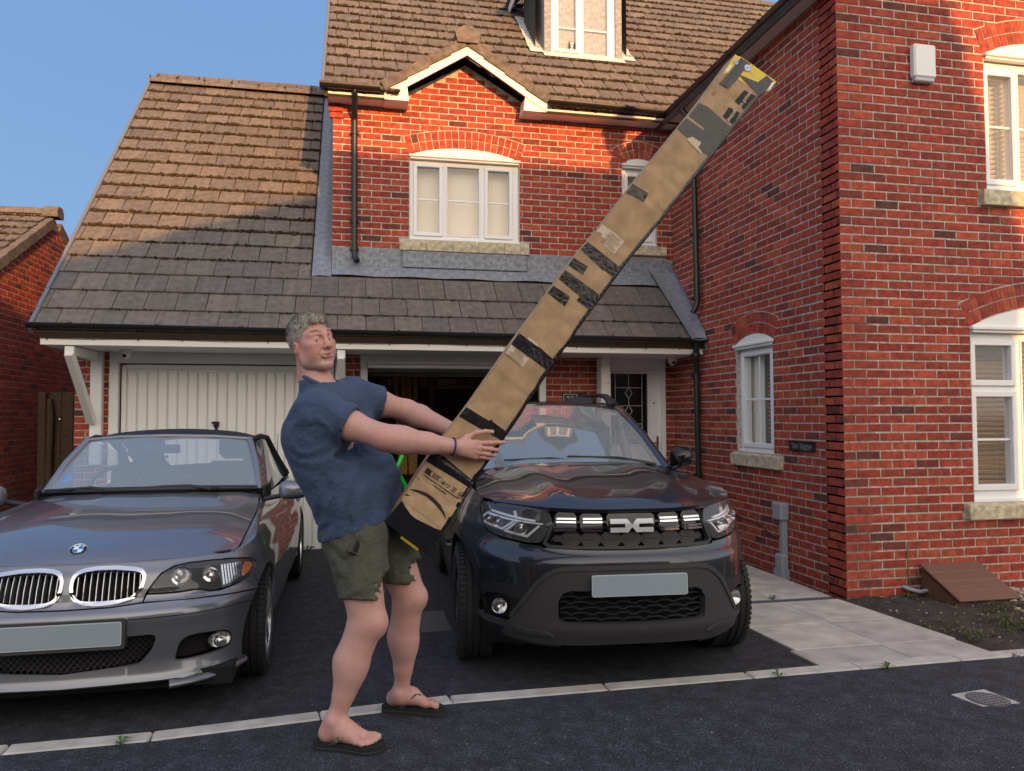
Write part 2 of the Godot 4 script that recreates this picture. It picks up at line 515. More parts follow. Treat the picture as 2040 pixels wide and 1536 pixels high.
	var sk := grain(mat("skin", Color(1, 1, 1), 0.52), ntex("skinmot", 0.03, 512, 0.86, 1.0, 4), 0.16, null, 0.1, ntex("pores", 0.12, 512, 0.0, 1.0, 2), 0.04, false)
	sk.vertex_color_use_as_albedo = true
	sk.subsurf_scatter_enabled = true; sk.subsurf_scatter_strength = 0.12
	mat("eye_white", Color(0.62, 0.58, 0.54), 0.15)
	mat("iris", Color(0.06, 0.085, 0.10), 0.1)
	mat("pupil", Color(0.004, 0.004, 0.004), 0.08)
	var hr := mat("hair", Color(1, 1, 1), 0.55)
	hr.vertex_color_use_as_albedo = true
	mat("foam_black", Color(0.012, 0.012, 0.013), 0.85)
	mat("foam_green", Color(0.035, 0.05, 0.03), 0.8)
	mat("phone_case", Color(0.030, 0.008, 0.008), 0.4)
	mat("nail", Color(0.60, 0.42, 0.34), 0.3)

# ---------------------------------------------------------------- ground
func on_ground(h: float) -> Callable:
	return func(p: Vector2): return V(p.x, ground_y(p.y) + h, p.y)

func build_ground() -> void:
	var g := MB.new()
	g.sheet(rect(-90, -90, 90, 90), func(p: Vector2): return V(p.x, -0.03 if p.y < 14.0 else 0.3, p.y), 30.0, 0.0, 0.0, [], -1.0)
	struct("ground", g, M.field)
	g = MB.new()
	g.sheet(pv([-16, 1.66, -5.6, 1.87, -4.83, 1.84, -3.45, 1.675, -1.77, 1.66, -0.46, 1.645, 14, 1.64, 14, 14, -16, 14]), on_ground(0.0), 1.5, 0.0, 0.0, [], -1.0)
	struct("road", g, M.tarmac)
	g = MB.new()
	g.sheet(pv([-9.2, -3.45, -1.245, -3.45, -1.245, 1.60, -3.45, 1.60, -4.83, 1.75, -9.2, 1.80]), on_ground(-0.004), 0.5, 0.0, 0.0, [], -1.0)
	struct("driveway", g, M.tarmac_drive)
	# kerb edging: flat concrete stones in a slightly bent line
	var line := [V(-7.8, 0, 1.80), V(-5.43, 0, 1.81), V(-4.84, 0, 1.795), V(-4.1, 0, 1.70), V(-3.45, 0, 1.612), V(-1.77, 0, 1.609), V(-0.4, 0, 1.576), V(3.0, 0, 1.58)]
	var kerb := Node3D.new()
	kerb.name = "kerb"
	kerb.set_meta("kind", "structure")
	add_child(kerb)
	var along := 0.0
	for i in line.size() - 1:
		var a: Vector3 = line[i]
		var b: Vector3 = line[i + 1]
		var n := maxi(1, int(round((b - a).length() / 0.9)))
		for k in n:
			var p := a.lerp(b, float(k) / n)
			var q := a.lerp(b, float(k + 1) / n)
			p.y = ground_y(p.z); q.y = ground_y(q.z)
			var d := (q - p).normalized()
			var s := MB.new()
			s.box(Vector3.ZERO, V((q - p).length() - 0.006, 0.14, 0.108), Basis(), 0.009)
			var o := obj("kerb_stone", s, M.concrete, kerb, (p + q) * 0.5 + V(0, -0.063 + rf(-0.002, 0.002), 0))
			o.basis = Basis(d, V(0, 1, 0), d.cross(V(0, 1, 0)))
	# path: cast concrete bays beside the wing wall
	var path := Node3D.new()
	path.name = "path"
	path.set_meta("kind", "structure")
	add_child(path)
	var zs := [-3.36, -2.05, -0.72, -0.115, -0.02, 0.645, 1.225, 1.555]
	for r in zs.size() - 1:
		if r == 3: continue
		var z0: float = zs[r] + 0.004
		var z1: float = zs[r + 1] - 0.004
		var cut := -0.604 if r < 5 else -0.62
		var cols := [[-1.24, cut - 0.003], [cut + 0.003, -0.07]]
		if r == 6: cols = [[-1.28, -0.66], [-0.652, -0.10]]
		for c in cols:
			var s := MB.new()
			s.box(Vector3.ZERO, V(c[1] - c[0], 0.1, z1 - z0), Basis(), 0.004)
			var zc := (z0 + z1) * 0.5
			var o := obj("paving_slab", s, M["slab%d" % (rng.randi() % 3)], path, V((c[0] + c[1]) * 0.5, ground_y(zc) - 0.044, zc))
			if zc > 0.0: o.rotation.x = -atan(0.0263)
	# drain channel across the path
	var dr := thing("drain_channel", "galvanised slotted drain channel crossing the concrete path at the house corner", "drain", V(0, 0, -0.067))
	var f := MB.new()
	for z in [-0.043, 0.043]: f.box(V(-0.66, -0.02, z), V(1.18, 0.05, 0.008))
	obj("frame", f, M.galv, dr)
	f = MB.new()
	f.box(V(-0.66, -0.05, 0), V(1.18, 0.01, 0.08))
	obj("channel", f, M.void_black, dr)
	f = MB.new()
	for i in 52: f.box(V(-1.24 + i * 0.0226, -0.003, 0), V(0.010, 0.012, 0.082))
	for z in [-0.015, 0.015]: f.box(V(-0.66, -0.006, z), V(1.18, 0.01, 0.006))
	obj("grate", f, M.galv, dr)
	# front bed: soil with grass and gravel
	var soil := MB.new()
	var nz := FastNoiseLite.new()
	nz.frequency = 1.6; nz.seed = 3
	var bed := func(p: Vector2):
		var e := clampf(minf(minf(p.x + 0.07, 1.56 - p.y) / 0.12, 1.0), 0.0, 1.0)
		return V(p.x, ground_y(p.y) - 0.02 + e * (0.03 + 0.03 * nz.get_noise_2d(p.x * 2.0, p.y * 2.0) + 0.012 * nz.get_noise_2d(p.x * 9.0, p.y * 9.0)), p.y)
	soil.sheet(rect(-0.08, -0.02, 6.0, 1.57), bed, 0.06, 0.0, 0.0, [], -1.0)
	struct("soil_bed", soil, M.soil)
	var blade := MB.new()
	for k in 5:
		var a := TAU * k / 5.0 + rf(-0.4, 0.4)
		var d := V(cos(a), 0, sin(a))
		var w := V(-sin(a), 0, cos(a)) * 0.0022
		var h := rf(0.7, 1.1)
		var p1 := d * 0.012 + V(0, 0.03 * h, 0)
		var p2 := d * 0.035 + V(0, 0.05 * h, 0)
		blade.quad(-w, w, p1 + w * 0.8, p1 - w * 0.8, d)
		blade.flat(p1 - w * 0.8, p1 + w * 0.8, p2, d)
	var bm := blade.mesh()
	var xs := []
	var cs := []
	for i in 9000:
		var x := rf(-0.05, 3.4)
		var z := rf(0.15, 1.66)
		var dens := nz.get_noise_2d(x * 1.3 + 40.0, z * 1.6) * 0.9 + (z - 1.05) * 0.75 + (0.25 if x > 0.5 else -0.2)
		if dens < rf(-0.1, 0.6): continue
		var q: Vector3 = bed.call(Vector2(x, minf(z, 1.56)))
		q.z = z
		xs.append(Transform3D(Basis(Vector3.UP, rf(0, TAU)).scaled(V(rf(0.6, 1.3), rf(0.4, 1.1), rf(0.6, 1.3))), q))
		var dry := clampf(rf(-0.2, 1.0) + 0.5 * nz.get_noise_2d(x * 3.0, z * 3.0), 0.0, 1.0)
		var c := Color(0.055, 0.095, 0.022).lerp(Color(0.17, 0.13, 0.06), dry)
		cs.append(c * rf(0.7, 1.2))
	tag(stuff("grass", bm, M.vertex_matt, xs, cs), "thin dry grass on the soil bed below the wing wall", "grass")
	var stone := lump(1, 0.3)
	xs = []; cs = []
	for i in 5200:
		var x := rf(0.95, 4.2)
		var z := rf(0.02, 0.75)
		if z > 0.25 + (x - 0.95) * 0.55 + rf(-0.12, 0.12) and rf(0, 1) < 0.96: continue
		var q: Vector3 = bed.call(Vector2(x, z))
		var s := rf(0.008, 0.02)
		xs.append(Transform3D(Basis.from_euler(V(rf(0, 6), rf(0, 6), rf(0, 6))).scaled(V(s * rf(0.8, 1.4), s * rf(0.6, 1), s)), q + V(0, rf(0.0, 0.012), 0)))
		cs.append([Color(0.50, 0.45, 0.38), Color(0.42, 0.30, 0.20), Color(0.60, 0.57, 0.52), Color(0.30, 0.22, 0.16)][rng.randi() % 4] * rf(0.7, 1.1))
	for i in 260:   # strays on the soil
		var x := rf(0.0, 2.2)
		var z := rf(0.05, 1.55)
		var s := rf(0.004, 0.010)
		xs.append(Transform3D(Basis.from_euler(V(rf(0, 6), rf(0, 6), 0)).scaled(V(s, s * 0.7, s)), (bed.call(Vector2(x, z)) as Vector3) + V(0, 0.003, 0)))
		cs.append(Color(0.35, 0.29, 0.23) * rf(0.6, 1.3))
	tag(stuff("gravel", stone, M.vertex_matt, xs, cs), "pale mixed gravel beside the brown meter box", "gravel")
	# pale chips pressed in the tarmac
	xs = []; cs = []
	for i in 3000:
		var x := rf(-6.5, 1.2)
		var z := rf(1.95, 4.2)
		var s := rf(0.0012, 0.0032)
		xs.append(Transform3D(Basis(Vector3.UP, rf(0, 6)).scaled(V(s * rf(1, 1.6), s * 0.5, s)), V(x, ground_y(z) + 0.0004, z)))
		cs.append([Color(0.30, 0.29, 0.29), Color(0.20, 0.20, 0.22), Color(0.36, 0.31, 0.26)][rng.randi() % 3] * rf(0.5, 1.1))
	for i in 1800:
		var x := rf(-6.5, -1.4)
		var z := rf(-2.0, 1.5)
		var s := rf(0.0012, 0.003)
		xs.append(Transform3D(Basis(Vector3.UP, rf(0, 6)).scaled(V(s * rf(1, 1.6), s * 0.5, s)), V(x, ground_y(z) - 0.0036, z)))
		cs.append(Color(0.22, 0.22, 0.23) * rf(0.5, 1.2))
	tag(stuff("stone_chips", stone, M.vertex_matt, xs, cs), "pale stone chips showing in the dark tarmac", "stone chips")

func lump(sub: int, jag: float) -> ArrayMesh:
	var t := (1.0 + sqrt(5.0)) / 2.0
	var p := [V(-1, t, 0), V(1, t, 0), V(-1, -t, 0), V(1, -t, 0), V(0, -1, t), V(0, 1, t), V(0, -1, -t), V(0, 1, -t), V(t, 0, -1), V(t, 0, 1), V(-t, 0, -1), V(-t, 0, 1)]
	for i in p.size(): p[i] = (p[i] as Vector3).normalized() * (1.0 + rf(-jag, jag))
	var f := [0, 11, 5, 0, 5, 1, 0, 1, 7, 0, 7, 10, 0, 10, 11, 1, 5, 9, 5, 11, 4, 11, 10, 2, 10, 7, 6, 7, 1, 8, 3, 9, 4, 3, 4, 2, 3, 2, 6, 3, 6, 8, 3, 8, 9, 4, 9, 5, 2, 4, 11, 6, 2, 10, 8, 6, 7, 9, 8, 1]
	var b := MB.new()
	for i in range(0, 60, 3):
		var A: Vector3 = p[f[i]]
		var B: Vector3 = p[f[i + 1]]
		var C: Vector3 = p[f[i + 2]]
		b.tri(A, B, C, A.normalized(), B.normalized(), C.normalized())
	return b.mesh()

# ---------------------------------------------------------------- brickwork
var brick_list := []      # [distance, parent, transform, tone]
var brick_mesh := []
var tile_list := []
var tile_mesh := []
var eye := Vector3(-3.956, 1.504, 5.5817)

func brick_tone() -> int:
	var r := rf(0, 1)
	return 5 if r < 0.04 else (7 if r < 0.09 else (6 if r < 0.2 else rng.randi() % 5))

func make_brick_meshes() -> void:
	for k in 5:
		var b := MB.new()
		var l := 0.1075
		var h := 0.0318
		var c := []
		for s in [[-1, -1], [1, -1], [1, 1], [-1, 1]]: c.append(V(s[0] * (l - rf(0, 0.0022)), s[1] * (h - rf(0, 0.0018)), 0))
		var f := []
		var e := []
		var r := []
		for q in c:
			f.append(V(q.x * (1.0 - 0.003 / l), q.y * (1.0 - 0.003 / h), 0.0045 + rf(-0.0008, 0.0008)))
			e.append(V(q.x, q.y, 0.0018)); r.append(V(q.x, q.y, -0.042))
		b.quad(f[0], f[1], f[2], f[3], Vector3.BACK)
		for i in 4:
			var j := (i + 1) % 4
			var o: Vector3 = c[i] + c[j]
			b.quad(f[i], f[j], e[j], e[i], o.normalized() + Vector3.BACK * 0.6)
			b.quad(e[i], e[j], r[j], r[i], o)
		brick_mesh.append(b.mesh())

func make_arch(op: Dictionary, cx: float, wi: float, rise: float, thick: float) -> void:   # wi: half span at the springing op.vs
	var r := (wi * wi + rise * rise) / (2.0 * rise)
	var cy: float = op.vs + rise - r
	var ang := asin(wi / r)
	op.arch = {"cx": cx, "wi": wi, "ri": r, "re": r + thick, "cy": cy, "ang": ang, "corner": Vector2(sin(ang) * (r + thick), cy + cos(ang) * (r + thick))}

func arch_outline(op: Dictionary) -> PackedVector2Array:
	var a: Dictionary = op.arch
	var o := PackedVector2Array([Vector2(a.cx + a.wi + 0.008, op.vs - 0.02), Vector2(a.cx - a.wi - 0.008, op.vs - 0.02)])
	var aa: float = a.ang + 0.008 / a.re
	for i in 25:
		var t: float = -aa + 2.0 * aa * i / 24.0
		o.append(Vector2(a.cx + sin(t) * (a.re + 0.008), a.cy + cos(t) * (a.re + 0.008)))
	return ccw(o)

func brick_wall(parent: Node, x: Transform3D, u0: float, u1: float, v0: float, v1: float, ops: Array, anchor: float, side: float, shave := 0.0, top = null) -> void:
	var cut := {}
	var k0 := int(round(v0 / 0.075))
	var k1 := int(round(v1 / 0.075))
	for k in range(k0, k1):
		var y0 := k * 0.075 + 0.01
		var y1 := y0 + 0.065
		var off := 0.0 if posmod(k, 2) == 0 else -0.1125
		var n := int(ceil((u1 - u0) / 0.225)) + 2
		for i in range(-1, n):
			var s := off + i * 0.225
			var e := s + 0.215
			s = maxf(s, shave)
			if i == 0 and shave < 0.0: s = shave
			if e - s < 0.03: continue
			var a := anchor + side * s
			var b := anchor + side * e
			if a > b: var t := a; a = b; b = t
			var a0 := a
			var b0 := b
			a = maxf(a, u0); b = minf(b, u1)
			if top != null:
				var lim: Vector2 = top.call((y0 + y1) * 0.5)
				a = maxf(a, lim.x); b = minf(b, lim.y)
			if b - a < 0.02: continue
			var segs := [[a, a, b, b]]   # left bottom, left top, right bottom, right top
			for op in ops:
				var next := []
				for g in segs:
					var lo0 := 9.0
					var hi0 := -9.0
					var lo1 := 9.0
					var hi1 := -9.0
					if y0 < op.v1 - 0.02 and y1 > op.v0 + 0.02:
						lo0 = op.u0; hi0 = op.u1; lo1 = lo0; hi1 = hi0
					if op.has("sill") and y0 < op.sill[3] and y1 > op.sill[2] + 0.01 and lo0 > 8.0:
						lo0 = op.sill[0]; hi0 = op.sill[1]; lo1 = lo0; hi1 = hi0
					if lo0 > 8.0 or (minf(lo0, lo1) > maxf(g[2], g[3])) or (maxf(hi0, hi1) < minf(g[0], g[1])):
						next.append(g); continue
					var j := 0.008
					if minf(lo0, lo1) - j > g[0] + 0.02: next.append([g[0], g[1], minf(g[2], lo0 - j), minf(g[3], lo1 - j)])
					if maxf(hi0, hi1) + j < g[2] - 0.02: next.append([maxf(g[0], hi0 + j), maxf(g[1], hi1 + j), g[2], g[3]])
				segs = next
			for g in segs:
				var tone := brick_tone()
				var clipped := false
				for op in ops:
					if op.has("arch") and y1 > op.vs and y0 < op.arch.cy + op.arch.re + 0.01 and g[2] > op.arch.cx - op.arch.corner.x - 0.02 and g[0] < op.arch.cx + op.arch.corner.x + 0.02:
						var left := Geometry2D.clip_polygons(rect(g[0], y0, g[2], y1), arch_outline(op))
						var whole: bool = left.size() == 1 and left[0].size() == 4
						if whole: continue
						clipped = true
						for q in left:
							if not cut.has(tone): cut[tone] = MB.new()
							cut[tone].prism(ccw(q), x.translated_local(V(0, 0, 0.0042)), 0.05, false)
				if clipped: continue
				if absf(g[0] - g[1]) < 0.002 and absf(g[2] - g[3]) < 0.002:
					var l: float = g[2] - g[0]
					if l < 0.02: continue
					var bx := x * Transform3D(Basis.from_scale(V(l / 0.215, 1, 1)) * Basis(Vector3.BACK, rf(-0.004, 0.004)), V((g[0] + g[2]) * 0.5, (y0 + y1) * 0.5 + rf(-0.0012, 0.0012), rf(-0.0015, 0.0015)))
					brick_list.append([bx.origin.distance_to(eye), parent, bx, tone])
				else:
					if not cut.has(tone): cut[tone] = MB.new()
					cut[tone].prism(pv([g[0], y0, g[2], y0, g[3], y1, g[1], y1]), x.translated_local(V(0, 0, 0.0042)), 0.05, false)
	for t in cut:
		var o := obj("cut_brick", cut[t], M["brick%d" % t], parent)
		o.set_meta("kind", "stuff")
	for op in ops:
		if not op.has("arch"): continue
		var a: Dictionary = op.arch
		var rings := 2 if a.re - a.ri > 0.15 else 1
		var rt: float = (a.re - a.ri) / rings
		var n := maxi(5, int(round(2.0 * a.ang * (a.ri + a.re) * 0.5 / 0.0785)))
		for i in n:
			var tone := brick_tone()
			for rr in rings:
				var t0: float = -a.ang + 2.0 * a.ang * i / n + 0.0045 / a.ri
				var t1: float = -a.ang + 2.0 * a.ang * (i + 1) / n - 0.0045 / a.ri
				var r0: float = a.ri + rt * rr + 0.005
				var r1: float = a.ri + rt * (rr + 1) - 0.004
				var p := PackedVector2Array()
				for q in [[t0, r0], [t1, r0], [t1, r1], [t0, r1]]: p.append(Vector2(sin(q[0]) * q[1], cos(q[0]) * q[1]))
				var mid := (p[0] + p[2]) * 0.5
				for z in 4: p[z] = p[z] - mid + Vector2(rf(-0.0015, 0.0015), rf(-0.0015, 0.0015))
				if absf(mid.x + a.cx) > 40.0: continue
				var b := MB.new()
				b.prism(ccw(p), Transform3D(), 0.05, false)
				var o := obj("arch_brick", b, M["brick%d" % (tone if rr == 0 or rf(0, 1) < 0.6 else brick_tone())], parent)
				o.transform = x.translated_local(V(a.cx + mid.x, a.cy + mid.y, 0.0055 + rf(-0.001, 0.001)))

func wall_core(called: String, x: Transform3D, u0: float, u1: float, v0: float, v1: float, ops: Array, thick: float, parent: Node) -> MeshInstance3D:
	var us := [u0, u1]
	var vs := [v0, v1]
	for o in ops:
		us.append(o.u0); us.append(o.u1); vs.append(o.v0); vs.append(o.v1)
	us = us.filter(func(q): return q >= u0 and q <= u1)
	vs = vs.filter(func(q): return q >= v0 and q <= v1)
	us.sort(); vs.sort()
	var b := MB.new()
	for i in us.size() - 1:
		for j in vs.size() - 1:
			if us[i + 1] - us[i] < 0.001 or vs[j + 1] - vs[j] < 0.001: continue
			var c := Vector2((us[i] + us[i + 1]) * 0.5, (vs[j] + vs[j + 1]) * 0.5)
			var hole := false
			for o in ops: hole = hole or (c.x > o.u0 and c.x < o.u1 and c.y > o.v0 and c.y < o.v1)
			if not hole: b.box(x * V(c.x, c.y, -thick * 0.5), V(us[i + 1] - us[i], vs[j + 1] - vs[j], thick), x.basis)
	return obj(called, b, M.mortar, parent)

func lin(k: String) -> Color: return M[k].albedo_color.srgb_to_linear() * (1.0 / base_of.get(M[k], 1.0))

func lay_bricks() -> void:   # the nearest three hundred one by one, the rest of each wall together
	brick_list.sort_custom(func(p, q): return p[0] < q[0])
	var rest := {}
	for i in brick_list.size():
		var q: Array = brick_list[i]
		if i < 300:
			var o := obj("brick", brick_mesh[rng.randi() % 5], M["brick%d" % q[3]], q[1])
			o.transform = q[2]
		else:
			var key := [q[1], rng.randi() % 2]
			if not rest.has(key): rest[key] = [[], []]
			rest[key][0].append(q[2]); rest[key][1].append(lin("brick%d" % q[3]) * rf(0.9, 1.1))
	for key in rest: stuff("bricks_beyond", brick_mesh[key[1]], M.brick_tinted, rest[key][0], rest[key][1], key[0])
	brick_list.clear()

# ---------------------------------------------------------------- roofs
func make_tile_meshes() -> void:
	for k in 3:
		var b := MB.new()
		b.box(V(0, 0.2, 0), V(0.290 - k * 0.0015, 0.40, 0.024), Basis(), 0.003)
		tile_mesh.append(b.mesh())

var moss_x := []
var moss_c := []
func roof_tiles(parent: Node, x: Transform3D, W: float, rows: int, first: float, keep: Callable, mossy: Callable) -> void:
	var gauge := 0.313
	for r in rows:
		var off := 0.0 if r % 2 == 0 else -0.147
		var i := 0
		while true:
			var a := first + off + i * 0.294
			i += 1
			if a >= W: break
			var s := maxf(a + 0.002, 0.0)
			var e := minf(a + 0.292, W)
			if e - s < 0.03: continue
			var mid := Vector2((s + e) * 0.5, r * gauge + 0.15)
			var span: Vector2 = keep.call(s, e, r * gauge)
			s = span.x; e = span.y
			if e - s < 0.03: continue
			mid.x = (s + e) * 0.5
			var t := x * Transform3D(Basis(Vector3.RIGHT, -0.066 + rf(-0.006, 0.006)) * Basis(Vector3.BACK, rf(-0.005, 0.005)) * Basis.from_scale(V((e - s) / 0.290, 1, 1)), V(mid.x, r * gauge, 0.034 + rf(-0.002, 0.002)))
			tile_list.append([t.origin.distance_to(eye), parent, t, rng.randi() % 4])
			var m: float = mossy.call(mid.x, r)
			var nm := int((e - s) * 120.0 * m)
			for k in nm:
				var u := rf(s, e)
				var sz := rf(0.008, 0.016) * (0.5 + 0.75 * m) * (1.5 if rf(0, 1) < 0.1 else 1.0)
				moss_x.append(x * Transform3D(Basis.from_euler(V(rf(0, 6), rf(0, 6), rf(0, 6))).scaled(V(sz * rf(0.9, 1.6), sz, sz)), V(u, r * gauge - rf(0.0, 0.020) * m - 0.003, 0.014 + rf(0.0, 0.036))))
				moss_c.append(Color(0.036, 0.026, 0.014).lerp(Color(0.075, 0.055, 0.020), rf(0, 1) * rf(0, 1)) * rf(0.5, 1.2))
			var ns := int(34.0 * m * m * rf(0.0, 1.2))
			for k in ns:   # in the joint between two tiles
				var sz := rf(0.004, 0.009)
				moss_x.append(x * Transform3D(Basis().scaled(V(sz, sz * 1.3, sz)), V(e + 0.001, r * gauge + rf(0.0, 0.31), 0.035 - 0.0 * sz)))
				moss_c.append(Color(0.045, 0.034, 0.018) * rf(0.6, 1.2))

func lay_tiles() -> void:
	tile_list.sort_custom(func(p, q): return p[0] < q[0])
	var rest := {}
	for i in tile_list.size():
		var q: Array = tile_list[i]
		if i < 300:
			var o := obj("roof_tile", tile_mesh[rng.randi() % 3], M["tile%d" % q[3]], q[1])
			o.transform = q[2]
		else:
			if not rest.has(q[1]): rest[q[1]] = [[], []]
			rest[q[1]][0].append(q[2]); rest[q[1]][1].append(lin("tile%d" % q[3]) * rf(0.85, 1.12))
	for p in rest: stuff("tiles_beyond", tile_mesh[0], M.tile_tinted, rest[p][0], rest[p][1], p)
	tile_list.clear()

func gutter(a: Vector3, b: Vector3, r: float, out: Vector3, every: float) -> Array:   # [gutter mesh, bracket mesh]
	var g := MB.new()
	var d := (b - a).normalized()
	for rr in [r, r - 0.005]:
		g.grid(func(u, w): return a.lerp(b, u) + out * cos(PI * w) * rr - Vector3.UP * sin(PI * w) * rr, 2, 12, -1.0 if rr == r else 1.0)
	for s in [-1.0, 1.0]: g.box((a + b) * 0.5 + out * (r - 0.002) * s, V((b - a).length(), 0.008, 0.010), Basis(d, Vector3.UP, d.cross(Vector3.UP)), 0.002)
	for e in [a, b]:
		for k in 10:
			var t := PI * k / 10.0
			var t2 := PI * (k + 1) / 10.0
			g.flat(e, e + out * cos(t) * r - Vector3.UP * sin(t) * r, e + out * cos(t2) * r - Vector3.UP * sin(t2) * r, d * (-1.0 if e == a else 1.0))
	var k := MB.new()
	var n := int((b - a).length() / every)
	for i in n + 1:
		var c := a.lerp(b, (i + 0.5) / (n + 1.0))
		k.grid(func(u, w): return c + d * (u - 0.5) * 0.035 + out * cos(PI * w) * (r + 0.006) - Vector3.UP * sin(PI * w) * (r + 0.006), 1, 12, -1.0)
		k.box(c - out * (r + 0.012) - Vector3.UP * 0.03, V(0.035, 0.07, 0.02), Basis(d, Vector3.UP, d.cross(Vector3.UP)))
		k.box(c + out * r + Vector3.UP * 0.004, V(0.04, 0.02, 0.02), Basis(d, Vector3.UP, d.cross(Vector3.UP)), 0.004)
	return [g, k]

# ---------------------------------------------------------------- the house
func window(parent: Node, x: Transform3D, r: Array, recess: float, lights: Array, opt := {}) -> MeshInstance3D:   # r: u0, v0, u1, v1; lights: glass u0, v0, u1, v1, sash?
	var f := MB.new()
	var us := [r[0], r[2]]
	var vs := [r[1], r[3]]
	for l in lights: us.append_array([l[0], l[2]]); vs.append_array([l[1], l[3]])
	us.sort(); vs.sort()
	for i in us.size() - 1:
		for j in vs.size() - 1:
			if us[i + 1] - us[i] < 0.001 or vs[j + 1] - vs[j] < 0.001: continue
			var c := Vector2((us[i] + us[i + 1]) * 0.5, (vs[j] + vs[j + 1]) * 0.5)
			var open := false
			for l in lights: open = open or (c.x > l[0] and c.x < l[2] and c.y > l[1] and c.y < l[3])
			if not open: f.box(x * V(c.x, c.y, -recess - 0.035), V(us[i + 1] - us[i], vs[j + 1] - vs[j], 0.07), x.basis)
	var rim := func(q: Array, w: float, up: float):
		var z: float = -recess + up * 0.5
		for s in [0, 2]: f.box(x * V(q[s] + (w * 0.5 if s == 2 else -w * 0.5), (q[1] + q[3]) * 0.5, z), V(w, q[3] - q[1] + 2.0 * w, up), x.basis, 0.005)
		for s in [1, 3]: f.box(x * V((q[0] + q[2]) * 0.5, q[s] + (w * 0.5 if s == 3 else -w * 0.5), z + 0.0006), V(q[2] - q[0] + 2.0 * w, w, up), x.basis, 0.005)
	for l in lights:
		if l.size() > 4: rim.call(l, l[4], 0.022)
		else: rim.call(l, 0.018, 0.008)
	f.box(x * V((r[0] + r[2]) * 0.5, r[1] + 0.012, -recess + 0.014), V(r[2] - r[0], 0.03, 0.045), x.basis, 0.004)
	var o := obj("window", f, M.upvc, parent)
	for l in lights:
		var p := MB.new()
		p.quad(x * V(l[0], l[1], -recess - 0.02), x * V(l[2], l[1], -recess - 0.02), x * V(l[2], l[3], -recess - 0.02), x * V(l[0], l[3], -recess - 0.02), x.basis.z)
		obj("pane", p, M.glass, o)
		for v in opt.get("bars", []):
			if v > l[1] + 0.05 and v < l[3] - 0.05:
				var g := MB.new()
				g.box(x * V((l[0] + l[2]) * 0.5, v, -recess - 0.014), V(l[2] - l[0], 0.02, 0.01), x.basis, 0.003)
				obj("glazing_bar", g, M.upvc, o)
		for u in opt.get("posts", []):
			if u > l[0] + 0.05 and u < l[2] - 0.05:
				var g := MB.new()
				g.box(x * V(u, (l[1] + l[3]) * 0.5, -recess - 0.0137), V(0.02, l[3] - l[1], 0.01), x.basis, 0.003)
				obj("glazing_bar", g, M.upvc, o)
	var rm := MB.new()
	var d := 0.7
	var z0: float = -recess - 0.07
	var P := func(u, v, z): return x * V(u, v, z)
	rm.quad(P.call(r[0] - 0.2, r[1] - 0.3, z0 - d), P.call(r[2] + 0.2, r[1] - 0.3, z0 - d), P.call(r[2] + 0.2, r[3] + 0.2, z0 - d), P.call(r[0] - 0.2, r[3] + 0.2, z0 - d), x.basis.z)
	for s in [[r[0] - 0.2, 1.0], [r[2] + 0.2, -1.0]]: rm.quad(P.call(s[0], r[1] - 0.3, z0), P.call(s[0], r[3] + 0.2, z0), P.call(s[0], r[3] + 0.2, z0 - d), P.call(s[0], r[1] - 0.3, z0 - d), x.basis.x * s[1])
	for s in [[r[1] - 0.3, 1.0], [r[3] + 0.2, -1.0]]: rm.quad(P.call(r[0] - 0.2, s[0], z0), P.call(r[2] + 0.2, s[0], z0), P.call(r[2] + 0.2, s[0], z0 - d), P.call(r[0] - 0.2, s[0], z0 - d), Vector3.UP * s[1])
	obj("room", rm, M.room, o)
	if opt.has("blind"):
		var bl := MB.new()
		var b: Dictionary = opt.blind
		var n := int((r[3] - r[1] - b.get("drop", 0.0)) / b.pitch)
		for i in n:
			var v: float = r[3] - 0.05 - i * b.pitch
			bl.box(x * V((b.get("u0", r[0]) + b.get("u1", r[2])) * 0.5, v, z0 - 0.09), V(b.get("u1", r[2]) - b.get("u0", r[0]) - 0.04, 0.0025, b.get("w", 0.045)), x.basis * Basis(Vector3.RIGHT, b.tilt))
		for u in [0.22, 0.78]: bl.box(x * V(lerpf(b.get("u0", r[0]), b.get("u1", r[2]), u), (r[1] + r[3]) * 0.5, z0 - 0.062), V(0.004, r[3] - r[1], 0.002), x.basis)
		obj("blind", bl, M[b.mat], o)
	if opt.has("curtain"):
		var cu := MB.new()
		var q: Array = opt.curtain
		cu.grid(func(u, w): return x * V(lerpf(q[0], q[1], u), lerpf(r[1], r[3], w), z0 - 0.05 + 0.012 * sin(u * 24.0)), 30, 2)
		obj("curtain", cu, M.blind_white, o)
	return o

func arch_cap(parent: Node, x: Transform3D, op: Dictionary, z: float) -> void:   # white board filling the arch above a square window head
	var a: Dictionary = op.arch
	var p := PackedVector2Array([Vector2(a.cx - a.wi + 0.006, op.vs - 0.012), Vector2(a.cx + a.wi - 0.006, op.vs - 0.012)])
	for i in 17:
		var t: float = a.ang * (1.0 - i / 8.0) * 0.985
		p.append(Vector2(a.cx + sin(t) * (a.ri - 0.006), a.cy + cos(t) * (a.ri - 0.006)))
	var b := MB.new()
	b.prism(p, x.translated_local(V(0, 0, z)), 0.06, false)
	b.box(x * V(a.cx, op.vs - 0.018, z + 0.012), V(a.wi * 2.0, 0.03, 0.05), x.basis, 0.006)
	b.box(x * V(a.cx, op.vs - 0.045, z - 0.006), V(a.wi * 2.0 - 0.03, 0.022, 0.05), x.basis, 0.004)
	obj("arch_panel", b, M.white_paint, parent)

